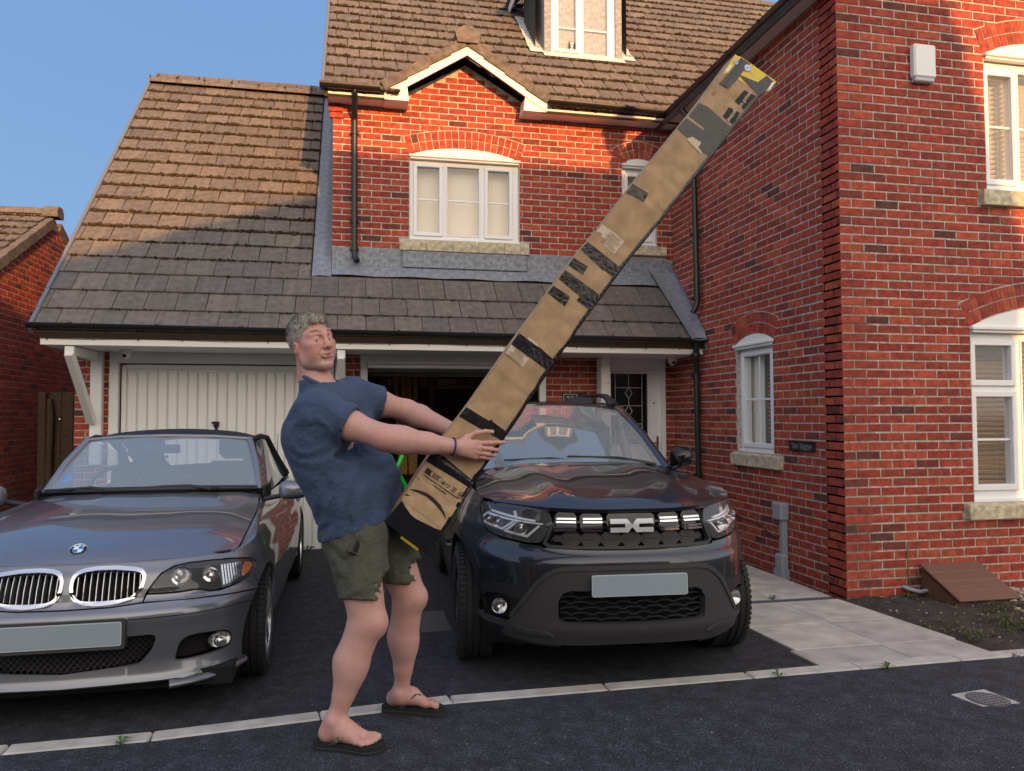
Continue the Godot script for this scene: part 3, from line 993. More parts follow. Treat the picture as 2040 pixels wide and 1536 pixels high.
func sill(parent: Node, x: Transform3D, u0: float, u1: float, v0: float, v1: float, out: float, cuts: int) -> void:
	var b := MB.new()
	var st := [u0]
	for i in cuts: st.append(lerpf(u0, u1, (i + 1.0) / (cuts + 1.0)))
	st.append(u1)
	for i in st.size() - 1:
		b.box(x * V((st[i] + st[i + 1]) * 0.5, (v0 + v1) * 0.5 - 0.01, out * 0.5 - 0.045), V(st[i + 1] - st[i] - 0.002, v1 - v0 - 0.02, out + 0.09), x.basis, 0.006)
		b.quad(x * V(st[i] + 0.006, v1 - 0.0195, out - 0.006), x * V(st[i + 1] - 0.006, v1 - 0.0195, out - 0.006), x * V(st[i + 1] - 0.006, v1, -0.06), x * V(st[i] + 0.006, v1, -0.06), Vector3.UP)
	obj("sill", b, M.sandstone, parent)

func build_house() -> void:
	make_brick_meshes()
	make_tile_meshes()
	var H := thing("brick_house", "two storey red brick house with projecting wing, dormer and tiled garage roof", "house")
	var FX := Transform3D(Basis(), V(0, 0, -3.37))                       # main front, u = x
	var WX := Transform3D(Basis(), Vector3.ZERO)                         # wing front
	var SX := Transform3D(Basis(V(0, 0, 1), V(0, 1, 0), V(-1, 0, 0)), V(0, 0, -3.37))   # wing side, u = z + 3.37
	# --- wing side wall
	var w_side := {"u0": 1.60, "v0": 1.125, "u1": 2.305, "v1": 2.245, "vs": 2.235, "sill": [1.52, 2.455, 0.985, 1.125]}
	make_arch(w_side, 1.953, 0.372, 0.088, 0.215)
	var side := wall_core("wing_side_wall", SX, 0.0, 3.37, -0.3, 5.25, [w_side], 0.25, H)
	brick_wall(side, SX, 0.0, 3.37, -0.225, 5.25, [w_side], 3.37, -1.0, 0.043)
	window(side, SX, [1.60, 1.125, 2.305, 2.21], 0.045, [[1.695, 1.22, 2.21, 2.105, 0.045]], {"bars": [1.66], "posts": [1.953], "blind": {"pitch": 0.042, "tilt": -0.55, "mat": "blind_wood", "u0": 1.86, "u1": 2.30}, "curtain": [1.62, 1.85]})
	arch_cap(side, SX, w_side, 0.006)
	sill(side, SX, 1.52, 2.455, 0.985, 1.125, 0.05, 0)
	# --- wing front wall
	var w1 := {"u0": 1.235, "v0": 0.755, "u1": 3.05, "v1": 2.27, "vs": 2.262, "sill": [1.135, 3.15, 0.613, 0.755]}
	var w2 := {"u0": 1.445, "v0": 3.465, "u1": 2.75, "v1": 4.675, "vs": 4.668, "sill": [1.36, 2.84, 3.31, 3.465]}
	make_arch(w1, 2.1425, 0.92, 0.20, 0.215)
	make_arch(w2, 2.0975, 0.665, 0.14, 0.215)
	var gable := func(v: float): return Vector2(-0.02 if v < 5.2 else v - 5.2 - 0.2, 4.6 if v < 5.2 else 4.6 - (v - 5.2 - 0.2))
	var front := wall_core("wing_front_wall", WX, 0.0, 4.6, -0.3, 5.25, [w1, w2], 0.25, H)
	var gb := MB.new()
	gb.prism(ccw(pv([0, 5.25, 4.6, 5.25, 2.3, 7.5])), WX, 0.25)
	obj("gable", gb, M.mortar, front)
	brick_wall(front, WX, -0.008, 4.6, -0.225, 7.0, [w1, w2], 0.0, 1.0, -0.008, gable)
	window(front, WX, [1.235, 0.755, 3.05, 2.235], 0.04, [[1.30, 0.90, 1.665, 1.655, 0.05], [1.30, 1.80, 1.665, 2.10, 0.05], [1.79, 0.86, 2.5, 2.14], [2.62, 0.90, 2.985, 1.655, 0.05], [2.62, 1.80, 2.985, 2.10, 0.05]], {"bars": [1.285], "blind": {"pitch": 0.047, "tilt": 0.12, "mat": "blind_wood"}})
	window(front, WX, [1.445, 3.465, 2.75, 4.64], 0.04, [[1.50, 3.565, 1.745, 4.49, 0.05], [1.83, 3.565, 2.36, 4.53], [2.45, 3.565, 2.69, 4.49, 0.05]], {"bars": [4.04], "blind": {"pitch": 0.045, "tilt": -0.5, "mat": "blind_white"}})
	arch_cap(front, WX, w1, 0.006); arch_cap(front, WX, w2, 0.006)
	sill(front, WX, 1.135, 3.15, 0.613, 0.755, 0.06, 1)
	sill(front, WX, 1.36, 2.84, 3.31, 3.465, 0.06, 0)
	var kn := MB.new()   # corbelled kneeler where the verge starts
	for k in 3: kn.box(V(0.14 - 0.03 * k, 5.06 + 0.075 * k + 0.0325, 0.012), V(0.34 + 0.03 * k, 0.065, 0.05), Basis(), 0.003)
	obj("kneeler", kn, M.brick1, front)
	# --- main front wall
	var m1 := {"u0": -3.305, "v0": 3.58, "u1": -1.985, "v1": 4.60, "vs": 4.59, "sill": [-3.42, -1.87, 3.435, 3.58]}
	var m2 := {"u0": -0.665, "v0": 3.63, "u1": -0.215, "v1": 4.66, "vs": 4.65, "sill": [-0.785, -0.10, 3.495, 3.63]}
	make_arch(m1, -2.645, 0.672, 0.105, 0.215)
	make_arch(m2, -0.44, 0.238, 0.075, 0.215)
	var d1 := {"u0": -6.52, "v0": -0.1, "u1": -4.16, "v1": 2.21}
	var d2 := {"u0": -3.862, "v0": -0.1, "u1": -1.663, "v1": 2.21}
	var d3 := {"u0": -0.90, "v0": -0.1, "u1": -0.12, "v1": 2.21}
	var mf := wall_core("main_front_wall", FX, -6.86, 0.0, -0.2, 3.2, [d1, d2, d3], 0.25, H)
	var mg := func(v: float): return Vector2(-4.19, 0.0) if v < 5.2 else Vector2(-3.5 + (v - 5.2) * 1.95, -1.79 - (v - 5.2) * 1.95)
	var uf := wall_core("upper_front_wall", FX, -4.19, 0.0, 3.2, 5.2, [m1, m2], 0.25, H)
	gb = MB.new()
	gb.prism(ccw(pv([-3.55, 5.2, -1.74, 5.2, -2.645, 5.72])), FX, 0.2)
	obj("gablet_wall", gb, M.mortar, uf)
	brick_wall(mf, FX, -6.86, 0.0, -0.15, 2.25, [d1, d2, d3], -6.86, 1.0)
	brick_wall(uf, FX, -4.19, 0.0, 3.30, 5.70, [m1, m2], -4.19, 1.0, 0.0, mg)
	var cb := MB.new()
	for k in 3: cb.box(V(-4.17 + 0.012 * k, 5.135 - 0.075 * k, -3.37), V(0.16, 0.065, 0.05), Basis(), 0.003)
	obj("corbel", cb, M.brick0, uf)
	window(uf, FX, [-3.305, 3.58, -1.985, 4.57], 0.035, [[-3.215, 3.675, -2.955, 4.455, 0.045], [-2.855, 3.655, -2.475, 4.475], [-2.365, 3.675, -2.105, 4.455, 0.045]], {"bars": [4.07], "blind": {"pitch": 0.05, "tilt": -1.25, "mat": "blind_white", "w": 0.052}})
	window(uf, FX, [-0.665, 3.63, -0.215, 4.63], 0.035, [[-0.585, 3.725, -0.295, 4.50, 0.045]], {"bars": [], "blind": {"pitch": 0.05, "tilt": -1.2, "mat": "blind_white", "w": 0.05}})
	arch_cap(uf, FX, m1, 0.006); arch_cap(uf, FX, m2, 0.006)
	sill(uf, FX, -3.42, -1.87, 3.435, 3.58, 0.06, 4)
	sill(uf, FX, -0.785, -0.10, 3.495, 3.63, 0.06, 1)
	# left flank walls (garage and main), back of the house
	var fl := MB.new()
	fl.box(V(-6.74, 1.1, -6.6), V(0.24, 2.4, 6.45)); fl.box(V(-4.07, 4.2, -6.74), V(0.24, 2.2, 6.2))
	fl.prism(ccw(pv([-3.5, 2.3, -9.9, 2.3, -6.7, 6.4])), Transform3D(Basis(V(0, 0, 1), V(0, 1, 0), V(-1, 0, 0)), V(-6.86, 0, 0)), 0.2)
	fl.prism(ccw(pv([-3.5, 5.2, -10.5, 5.2, -7.0, 8.6])), Transform3D(Basis(V(0, 0, 1), V(0, 1, 0), V(-1, 0, 0)), V(-4.19, 0, 0)), 0.2)
	fl.box(V(-1.0, 2.6, -10.2), V(11.6, 5.2, 0.24)); fl.box(V(4.5, 2.6, -5.1), V(0.24, 5.2, 10.2))
	obj("flank_wall", fl, M.brick1, H)
	# --- roofs
	var s2 := sqrt(0.5)
	var RX := Transform3D(Basis(V(1, 0, 0), V(0, s2, -s2), V(0, s2, s2)), V(-6.95, 2.33, -2.47))     # garage and porch roof
	var deck := MB.new()
	var slab := func(x0, x1, p: Vector3, len: float):   # roof boarding between x0 and x1 from the eaves point p up the slope
		deck.box(V((x0 + x1) * 0.5, p.y, p.z) + V(0, s2, -s2) * len * 0.5 - V(0, s2, s2) * 0.05, V(x1 - x0, len, 0.08), Basis(V(1, 0, 0), V(0, s2, -s2), V(0, s2, s2)))
	slab.call(-6.93, -4.2, V(0, 2.33, -2.47), 5.98)
	slab.call(-4.2, -0.01, V(0, 2.33, -2.47), 1.27)
	slab.call(-4.28, -3.57, V(0, 5.17, -3.07), 0.75); slab.call(-1.75, 4.75, V(0, 5.17, -3.07), 0.75)
	slab.call(-4.28, 4.75, V(0, 5.17 + 0.53, -3.07 - 0.53), 4.75)
	deck.box(V(-5.56, 4.45, -8.9), V(2.76, 0.08, 6.1), Basis(V(1, 0, 0), 0.785))
	deck.box(V(0.2, 7.1, -8.9), V(9.0, 0.08, 5.6), Basis(V(1, 0, 0), 0.785))
	var R := obj("roof", deck, M.wood_dark, H)
	roof_tiles(R, RX, 6.93, 20, -0.10, func(s, e, v): return Vector2(s, e) if v > 5.96 or v < 0.93 else (Vector2(s, minf(e, 2.53)) if s < 2.53 else Vector2(0, 0)), func(u, r): return (0.12 if r < 4 else (0.45 if r < 6 else 1.0)) if u < 2.6 else (0.16 if r < 3 else 0.3))
	var MX := Transform3D(RX.basis, V(-4.28, 5.17, -3.07))
	roof_tiles(R, MX, 9.0, 18, -0.05, func(s, e, v):
		var m: float = (s + e) * 0.5
		if v < 0.62:   # behind the gablet
			var hw: float = 0.93 - v * 0.75
			if m > 1.635 - hw and m < 1.635 + hw: return Vector2(0, 0)
		if s > 4.15 and v < (s - 4.15) * 1.41 - 0.4: return Vector2(0, 0)
		if v > 1.60 and v < 4.2 and m > 2.83 and m < 3.96: return Vector2(0, 0)
		return Vector2(s, e), func(_u, _r): return 0.85)
	lay_tiles()
	stuff("moss", lump(0, 0.35), M.moss, moss_x, moss_c, R)
	var rd := MB.new()   # ridge tiles of the garage roof
	for i in 7:
		var x0 := -6.97 + i * 0.395
		rd.grid(func(u, w): return V(x0 + u * 0.39, 6.60 - 0.10 + sin(PI * (0.08 + 0.84 * w)) * 0.155, -6.70 + cos(PI * (0.08 + 0.84 * w)) * 0.15), 1, 10, -1.0)
		rd.box(V(x0 + 0.39, 6.64, -6.56), V(0.03, 0.05, 0.05), Basis(), 0.006)
	rd.box(V(-6.962, 6.55, -6.70), V(0.012, 0.2, 0.28))
	obj("ridge", rd, M.tile0, R)
	rd = MB.new()
	for i in 22: rd.grid(func(u, w): return V(-4.3 + i * 0.40 + u * 0.395, 8.98 + sin(PI * w) * 0.12, -6.95 + cos(PI * w) * 0.14), 1, 8, -1.0)
	obj("ridge", rd, M.tile1, R)
	# verges: interlocking grey caps down the left edges
	for q in [[RX, 19, 0.0], [MX, 17, 0.0]]:
		for r in q[1]:
			var c := MB.new()
			c.box(V(-0.02, 0.163, 0.010), V(0.04, 0.333, 0.085), Basis(Vector3.RIGHT, -0.03), 0.006)
			var o := obj("verge_cap", c, M.verge_grey, R)
			o.transform = (q[0] as Transform3D).translated_local(V(0, r * 0.313, 0))
	# lead: apron above the porch roof, side gutter on the garage roof, strip by the wing
	var ld := MB.new()
	ld.box(V(-2.1, 3.30, -3.352), V(4.18, 0.30, 0.012), Basis(), 0.003)
	ld.box(V(-2.645, 3.335, -3.335), V(1.5, 0.20, 0.03), Basis(), 0.008)
	ld.grid(func(u, w): return V(-4.19 + u * 4.19, 3.215 - 0.13 * w + 0.006 * sin(u * 37.0) * w, -3.345 + 0.125 * w + 0.008 * sin(u * 23.0 + 1.0) * w) + V(0, 0.012, 0.012), 60, 4, -1.0)
	for i in 3: ld.box(V(-3.1 + i * 1.25, 3.16, -3.262), V(0.012, 0.14, 0.006), Basis(Vector3.RIGHT, -0.785))
	obj("lead_apron", ld, M.lead, R)
	ld = MB.new()
	for k in 4: ld.grid(func(u, w): return RX * V(2.545 + u * 0.21, 1.02 + (k + w) * 1.24, 0.022 + 0.016 * sin(u * PI)), 6, 3)
	ld.box(V(-4.197, 3.9, -4.2), V(0.012, 0.01, 0.01))
	obj("lead_strip", ld, M.lead, R)
	ld = MB.new()
	ld.grid(func(u, w): return RX * V(6.63 + 0.11 * (1.0 - w) + u * (0.30 - 0.11 * (1.0 - w)), -0.03 + w * 1.32, 0.058 + 0.02 * (1.0 - sin(u * PI))), 8, 6)
	obj("lead_strip", ld, M.lead, R)
	ld = MB.new()
	for k in 9:   # stepped flashing let into the wing wall
		var z := -3.30 + k * 0.098
		var y := -0.14 - z
		ld.prism(ccw(pv([z - 0.10, y + 0.02, z + 0.10, y - 0.12, z + 0.075, y + 0.075, z - 0.035, y + 0.18])), Transform3D(Basis(V(0, 0, 1), V(0, 1, 0), V(-1, 0, 0)), V(-0.012 - 0.0011 * k, 0, 0)), 0.002)
	obj("stepped_flashing", ld, M.lead, R)
	# gablet over the first floor window: white barge boards, verge tiles, ridge stop
	var G := MB.new()
	var apex := V(-2.662, 5.86, -3.06)
	for s in [-1.0, 1.0]:
		var foot := V(-2.662 + s * 0.955, 5.235, -3.06)
		var d := (apex - foot).normalized()
		var nrm := V(-s * d.y * 1.0, absf(d.x), 0)
		nrm = V(0, 0, 1).cross(d) if s < 0.0 else d.cross(V(0, 0, 1))
		if nrm.y < 0.0: nrm = -nrm
		var len := (apex - foot).length()
		var p := PackedVector2Array([Vector2(foot.x, foot.y - 0.125), Vector2(apex.x, apex.y - 0.155), Vector2(apex.x, apex.y), Vector2(foot.x, foot.y + 0.01)])
		G.prism(ccw(p), Transform3D(Basis(), V(0, 0, -3.075)), 0.026)
		G.prism(ccw(pv([foot.x, foot.y - 0.125, foot.x - s * 0.28, foot.y - 0.125, foot.x - s * 0.26, foot.y + 0.04, foot.x, foot.y])), Transform3D(Basis(), V(0, 0, -3.09)), 0.26)
	var gl := obj("barge_board", G, M.fascia, R)
	for s in [-1.0, 1.0]:
		var foot := V(-2.662 + s * 0.99, 5.245, 0)
		var d := (V(apex.x, apex.y, 0) - foot).normalized()
		var b := Basis(d if s < 0 else -d, (V(0, 0, 1).cross(d) if s < 0 else d.cross(V(0, 0, 1))).normalized(), V(0, 0, 1))
		if b.y.y < 0.0: b.y = -b.y
		for k in 4:
			var len := 1.17 / 4.0
			var c := foot + d * (len * (k + 0.5)) + V(0, 0.045 + 0.006 * k, -3.27)
			var t := MB.new()
			t.box(Vector3.ZERO, V(len + 0.02, 0.024, 0.44), Basis(), 0.003)
			t.box(V(0, -0.045, 0.205), V(len + 0.01, 0.105, 0.026), Basis(), 0.004)
			var o := obj("verge_tile", t, M["tile%d" % ((k + 1) % 4)], R)
			o.transform = Transform3D(b.orthonormalized() * Basis(V(0, 0, 1), -0.035 * (1.0 if s < 0 else -1.0)), c)
		for k in 4:
			for j in 2:
				var len := 1.17 / 4.0
				var t := MB.new()
				t.box(Vector3.ZERO, V(len, 0.022, 0.3), Basis(), 0.003)
				var o := obj("gablet_tile", t, M["tile%d" % ((k + j) % 4)], R)
				o.transform = Transform3D(b.orthonormalized(), foot + d * (len * (k + 0.5)) + V(0, 0.03, -3.64 - j * 0.3))
	var rs := MB.new()
	rs.prism(ccw(pv([-0.115, 0.0, 0.115, 0.0, 0.15, 0.11, 0.05, 0.20, -0.05, 0.20, -0.15, 0.11])), Transform3D(Basis(), V(-2.662, 5.83, -3.02)), 0.30)
	obj("ridge_stop", rs, M.tile2, R)
	build_dormer(R)
	# eaves: fascias, soffit, gutters, downpipes
	var fa := MB.new()
	fa.box(V(-3.455, 2.252, -2.56), V(6.91, 0.105, 0.022), Basis(), 0.003)
	fa.box(V(-3.455, 2.332, -2.57), V(6.91, 0.06, 0.03))
	obj("fascia", fa, M.fascia, H)
	fa = MB.new()
	fa.box(V(-3.455, 2.208, -2.97), V(6.91, 0.012, 0.80))
	fa.box(V(-6.902, 2.26, -2.97), V(0.02, 0.12, 0.80))
	obj("soffit", fa, M.white_paint, H)
	var lt := MB.new()   # thin string of bead lights pinned along the fascia
	for i in 290: lt.box(V(-6.89 + i * 0.0236, 2.262 - 0.006 * sin(i * 0.11), -2.546), V(0.013, 0.011, 0.008), Basis(), 0.002)
	for i in 17: lt.box(V(-6.85 + i * 0.41, 2.262, -2.544), V(0.008, 0.035, 0.01))
	var ls := obj("bead_light_string", lt, M.black_plastic)
	tag(ls, "thin dark string of bead lights pinned along the white porch fascia", "light string")
	var gt := gutter(V(-7.0, 2.40, -2.47), V(0.03, 2.372, -2.47), 0.056, V(0, 0, 1), 0.85)
	var go := obj("gutter", gt[0], M.black_plastic, H)
	obj("gutter_bracket", gt[1], M.black_plastic, go)
	fa = MB.new()
	fa.box(V(-3.93, 5.17, -3.10), V(0.62, 0.09, 0.02), Basis(), 0.003); fa.box(V(-0.80, 5.165, -3.10), V(1.86, 0.075, 0.02), Basis(), 0.003)
	fa.box(V(-3.93, 5.128, -3.24), V(0.62, 0.01, 0.26)); fa.box(V(-0.80, 5.13, -3.24), V(1.86, 0.01, 0.26))
	obj("fascia", fa, M.fascia, H)
	for q in [[V(-4.33, 5.215, -3.03), V(-3.66, 5.215, -3.03)], [V(-1.69, 5.235, -3.03), V(-0.17, 5.215, -3.03)]]:
		gt = gutter(q[0], q[1], 0.056, V(0, 0, 1), 0.5)
		go = obj("gutter", gt[0], M.black_plastic, H)
		obj("gutter_bracket", gt[1], M.black_plastic, go)
	gt = gutter(V(-0.19, 5.20, -3.0), V(-0.19, 5.20, 0.12), 0.056, V(-1, 0, 0), 0.7)
	go = obj("gutter", gt[0], M.black_plastic, H)
	obj("gutter_bracket", gt[1], M.black_plastic, go)
	fa = MB.new()
	fa.box(V(-0.125, 5.18, -1.5), V(0.022, 0.12, 3.2), Basis(), 0.003)
	fa.box(V(-0.07, 5.125, -1.5), V(0.13, 0.012, 3.2))
	obj("fascia", fa, M.fascia, H)
	var wr := MB.new()
	wr.box(V(1.06, 6.38, -2.9), V(3.6, 0.06, 6.2), Basis(V(0, 0, 1), 0.785))
	wr.box(V(3.60, 6.40, -2.9), V(3.6, 0.06, 6.2), Basis(V(0, 0, 1), -0.785))
	obj("wing_roof", wr, M.tile1, H)
	var pipe := func(pts: Array, collars: Array):
		var t := MB.new()
		t.tube(pts, 0.034, 14)
		var o := obj("downpipe", t, M.black_plastic, H)
		t = MB.new()
		for c in collars: t.tube([c - V(0, 0.022, 0), c + V(0, 0.022, 0)], 0.042, 14); t.box(c + V(0.0, 0.0, -0.03), V(0.11, 0.03, 0.02), Basis(), 0.003)
		obj("pipe_clip", t, M.black_plastic, o)
	pipe.call([V(-3.945, 5.17, -3.05), V(-3.945, 5.10, -3.06), V(-3.945, 4.98, -3.30), V(-3.945, 4.9, -3.315), V(-3.94, 3.42, -3.315), V(-3.935, 3.34, -3.31), V(-3.91, 3.27, -3.25)], [V(-3.945, 4.78, -3.315), V(-3.94, 3.75, -3.315), V(-3.94, 3.42, -3.315)])
	pipe.call([V(-0.19, 5.16, -2.63), V(-0.19, 5.07, -2.63), V(-0.075, 4.93, -2.6), V(-0.075, 2.82, -2.53), V(-0.09, 2.75, -2.53), V(-0.13, 2.68, -2.53)], [V(-0.075, 4.6, -2.6), V(-0.075, 3.6, -2.56), V(-0.075, 2.84, -2.53)])
	pipe.call([V(-0.12, 2.36, -2.47), V(-0.12, 2.20, -2.48), V(-0.08, 2.06, -2.56), V(-0.075, 1.95, -2.57), V(-0.075, 0.10, -2.54), V(-0.10, 0.03, -2.52)], [V(-0.12, 2.19, -2.48), V(-0.075, 1.95, -2.57), V(-0.075, 1.55, -2.57), V(-0.075, 0.82, -2.545)])
	# gallows brackets and porch post
	for q in [[-6.63, -6.66], [-4.085, -4.07]]:
		var b := MB.new()
		b.box(V(q[0], 1.6, -3.325), V(0.115, 1.22 if q[0] < -5.0 else 1.2, 0.09), Basis(), 0.006)
		b.box(V(q[1], 2.15, -2.93), V(0.085, 0.09, 0.72), Basis(), 0.006)
		var p := V(q[1], 2.12, -2.58)
		var r := V(q[1], 1.46, -3.26)
		b.box((p + r) * 0.5, V(0.075, (p - r).length() + 0.03, 0.085), basis_to(p - r, V(1, 0, 0)) * Basis(Vector3.UP, PI * 0.5), 0.006)
		obj("gallows_bracket", b, M.white_paint, H)
	var ps := MB.new()
	ps.box(V(-0.985, 1.08, -3.19), V(0.12, 2.26, 0.20), Basis(), 0.016)
	obj("porch_post", ps, M.white_paint, H)
	var sp := []
	for i in 120:
		var t := i / 119.0
		var a := t * 10.0 * TAU
		var e := V(cos(a), 0, sin(a))
		e /= maxf(absf(e.x) / 0.066, absf(e.z) / 0.106)
		sp.append(V(-0.985, 2.15 - t * 2.1, -3.19) + e)
	var sw := MB.new()
	sw.tube(sp, 0.006, 5)
	tag(obj("light_cable", sw, M.upvc), "thin white light cable wound in a spiral round the porch post", "cable")
	# garage door, closed
	var gd := MB.new()
	gd.box(V(-6.474, 1.07, -3.385), V(0.092, 2.26, 0.08), Basis(), 0.004); gd.box(V(-4.206, 1.07, -3.385), V(0.092, 2.26, 0.08), Basis(), 0.004)
	gd.box(V(-5.34, 2.145, -3.388), V(2.36, 0.125, 0.08), Basis(), 0.004)
	obj("door_frame", gd, M.white_paint, mf)
	gd = MB.new()
	gd.box(V(-5.33, 1.0, -3.44), V(2.14, 2.13, 0.03))
	for e in [[V(-6.385, 1.03, -3.412), V(0.05, 2.06, 0.03)], [V(-4.275, 1.03, -3.412), V(0.05, 2.06, 0.03)], [V(-5.33, 2.045, -3.4125), V(2.06, 0.05, 0.03)]]: gd.box(e[0], e[1], Basis(), 0.006)
	for i in 20: gd.box(V(-6.304 + i * 0.1078 * 0.96, 0.98, -3.418), V(0.0895, 2.03, 0.022), Basis(), 0.006)
	for i in 19: gd.box(V(-6.304 + (i + 0.5) * 0.1078 * 0.96, 0.98, -3.423), V(0.006, 2.03, 0.014), Basis(), 0.002)
	var gdo := obj("garage_door", gd, M.white_paint, mf)
	gd = MB.new()
	gd.lathe([Vector2(0, 0.0), Vector2(0.03, 0.0), Vector2(0.03, 0.012), Vector2(0.012, 0.03), Vector2(0.012, 0.05)], V(-5.43, 1.40, -3.41), Basis(V(1, 0, 0), PI * 0.5), 16)
	gd.box(V(-5.43, 1.43, -3.355), V(0.085, 0.03, 0.022), Basis(), 0.009)
	gd.box(V(-5.43, 1.385, -3.40), V(0.034, 0.12, 0.016), Basis(), 0.005)
	obj("handle", gd, M.black_plastic, gdo)
	# second garage: door swung up inside, dark store behind
	gd = MB.new()
	gd.box(V(-3.822, 1.07, -3.385), V(0.078, 2.26, 0.08), Basis(), 0.004); gd.box(V(-1.703, 1.07, -3.385), V(0.078, 2.26, 0.08), Basis(), 0.004)
	gd.box(V(-2.7625, 2.165, -3.388), V(2.2, 0.09, 0.08), Basis(), 0.004)
	obj("door_frame", gd, M.white_paint, mf)
	gd = MB.new()
	gd.box(V(-2.7625, 2.115, -3.30), V(2.04, 0.032, 0.03), Basis(), 0.006); gd.box(V(-2.7625, 2.072, -3.29), V(2.04, 0.042, 0.03), Basis(), 0.006)
	gd.box(V(-2.7625, 2.10, -4.30), V(2.0, 0.03, 1.98), Basis(V(1, 0, 0), 0.02))
	obj("garage_door", gd, M.upvc, mf)
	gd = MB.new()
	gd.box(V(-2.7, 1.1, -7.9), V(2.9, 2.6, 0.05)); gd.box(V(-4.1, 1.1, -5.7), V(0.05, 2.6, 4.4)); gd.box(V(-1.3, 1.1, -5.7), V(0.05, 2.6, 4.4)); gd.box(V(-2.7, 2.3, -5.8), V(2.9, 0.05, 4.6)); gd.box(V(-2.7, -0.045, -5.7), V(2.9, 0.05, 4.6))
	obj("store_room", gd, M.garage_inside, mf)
	gd = MB.new()
	gd.box(V(-2.7, 2.0, -3.62), V(2.2, 0.05, 0.02)); 
	obj("door_rail", gd, M.black_plastic, mf)
	# front door
	var fd := MB.new()
	fd.box(V(-0.872, 1.07, -3.40), V(0.056, 2.26, 0.1), Basis(), 0.004); fd.box(V(-0.148, 1.07, -3.40), V(0.056, 2.26, 0.1), Basis(), 0.004); fd.box(V(-0.51, 2.14, -3.402), V(0.78, 0.14, 0.1), Basis(), 0.004)
	obj("door_frame", fd, M.upvc, mf)
	fd = MB.new()
	fd.box(V(-0.855, 1.03, -3.43), V(0.05, 2.07, 0.05)); fd.box(V(-0.255, 1.03, -3.43), V(0.16, 2.07, 0.05)); fd.box(V(-0.585, 2.045, -3.4305), V(0.5, 0.05, 0.05)); fd.box(V(-0.585, 0.56, -3.4305), V(0.5, 1.16, 0.05))
	for e in [[V(-0.835, 1.585, -3.40), V(0.02, 0.91, 0.02)], [V(-0.335, 1.585, -3.40), V(0.02, 0.91, 0.02)], [V(-0.585, 2.035, -3.3995), V(0.52, 0.02, 0.02)], [V(-0.585, 1.135, -3.3995), V(0.52, 0.02, 0.02)]]: fd.box(e[0], e[1], Basis(), 0.005)
	var fdo := obj("front_door", fd, M.upvc, mf)
	fd = MB.new()
	fd.box(V(-0.585, 1.585, -3.425), V(0.48, 0.90, 0.012))
	obj("door_glass", fd, M.black_gloss, fdo)
	fd = MB.new()
	var lead := func(a: Vector2, b: Vector2):
		fd.box(V((a.x + b.x) * 0.5, (a.y + b.y) * 0.5, -3.417), V(0.006, (b - a).length(), 0.004), Basis(V(0, 0, 1), (b - a).angle() - PI * 0.5))
	for xx in [-0.76, -0.41]: lead.call(Vector2(xx, 1.15), Vector2(xx, 2.02))
	for yy in [1.845, 1.62, 1.395, 1.23]: lead.call(Vector2(-0.76, yy), Vector2(-0.41, yy))
	for yy in [1.78, 1.555, 1.33]:
		for s in [-1.0, 1.0]:
			lead.call(Vector2(-0.585, yy + 0.07), Vector2(-0.585 + s * 0.045, yy)); lead.call(Vector2(-0.585 + s * 0.045, yy), Vector2(-0.585, yy - 0.07))
	for q in [[1.85, 2.02], [1.625, 1.71], [1.40, 1.485], [1.15, 1.26]]: lead.call(Vector2(-0.585, q[0]), Vector2(-0.585, q[1]))
	obj("lead_lines", fd, M.lead_pale, fdo)
	fd = MB.new()
	fd.box(V(-0.215, 1.13, -3.40), V(0.028, 0.22, 0.012), Basis(), 0.005); fd.tube([V(-0.215, 1.16, -3.39), V(-0.215, 1.16, -3.36), V(-0.24, 1.16, -3.35), V(-0.32, 1.155, -3.35)], 0.009, 8)
	fd.lathe([Vector2(0, 0.008), Vector2(0.012, 0.006), Vector2(0.014, 0)], V(-0.255, 1.655, -3.405), Basis(V(1, 0, 0), PI * 0.5), 12)
	obj("handle", fd, M.brass, fdo)
	var plinth := MB.new()
	plinth.box(V(-3.4, -0.02, -3.40), V(0.46, 0.10, 0.1))
	obj("threshold", plinth, M.concrete, mf)
	lay_bricks()

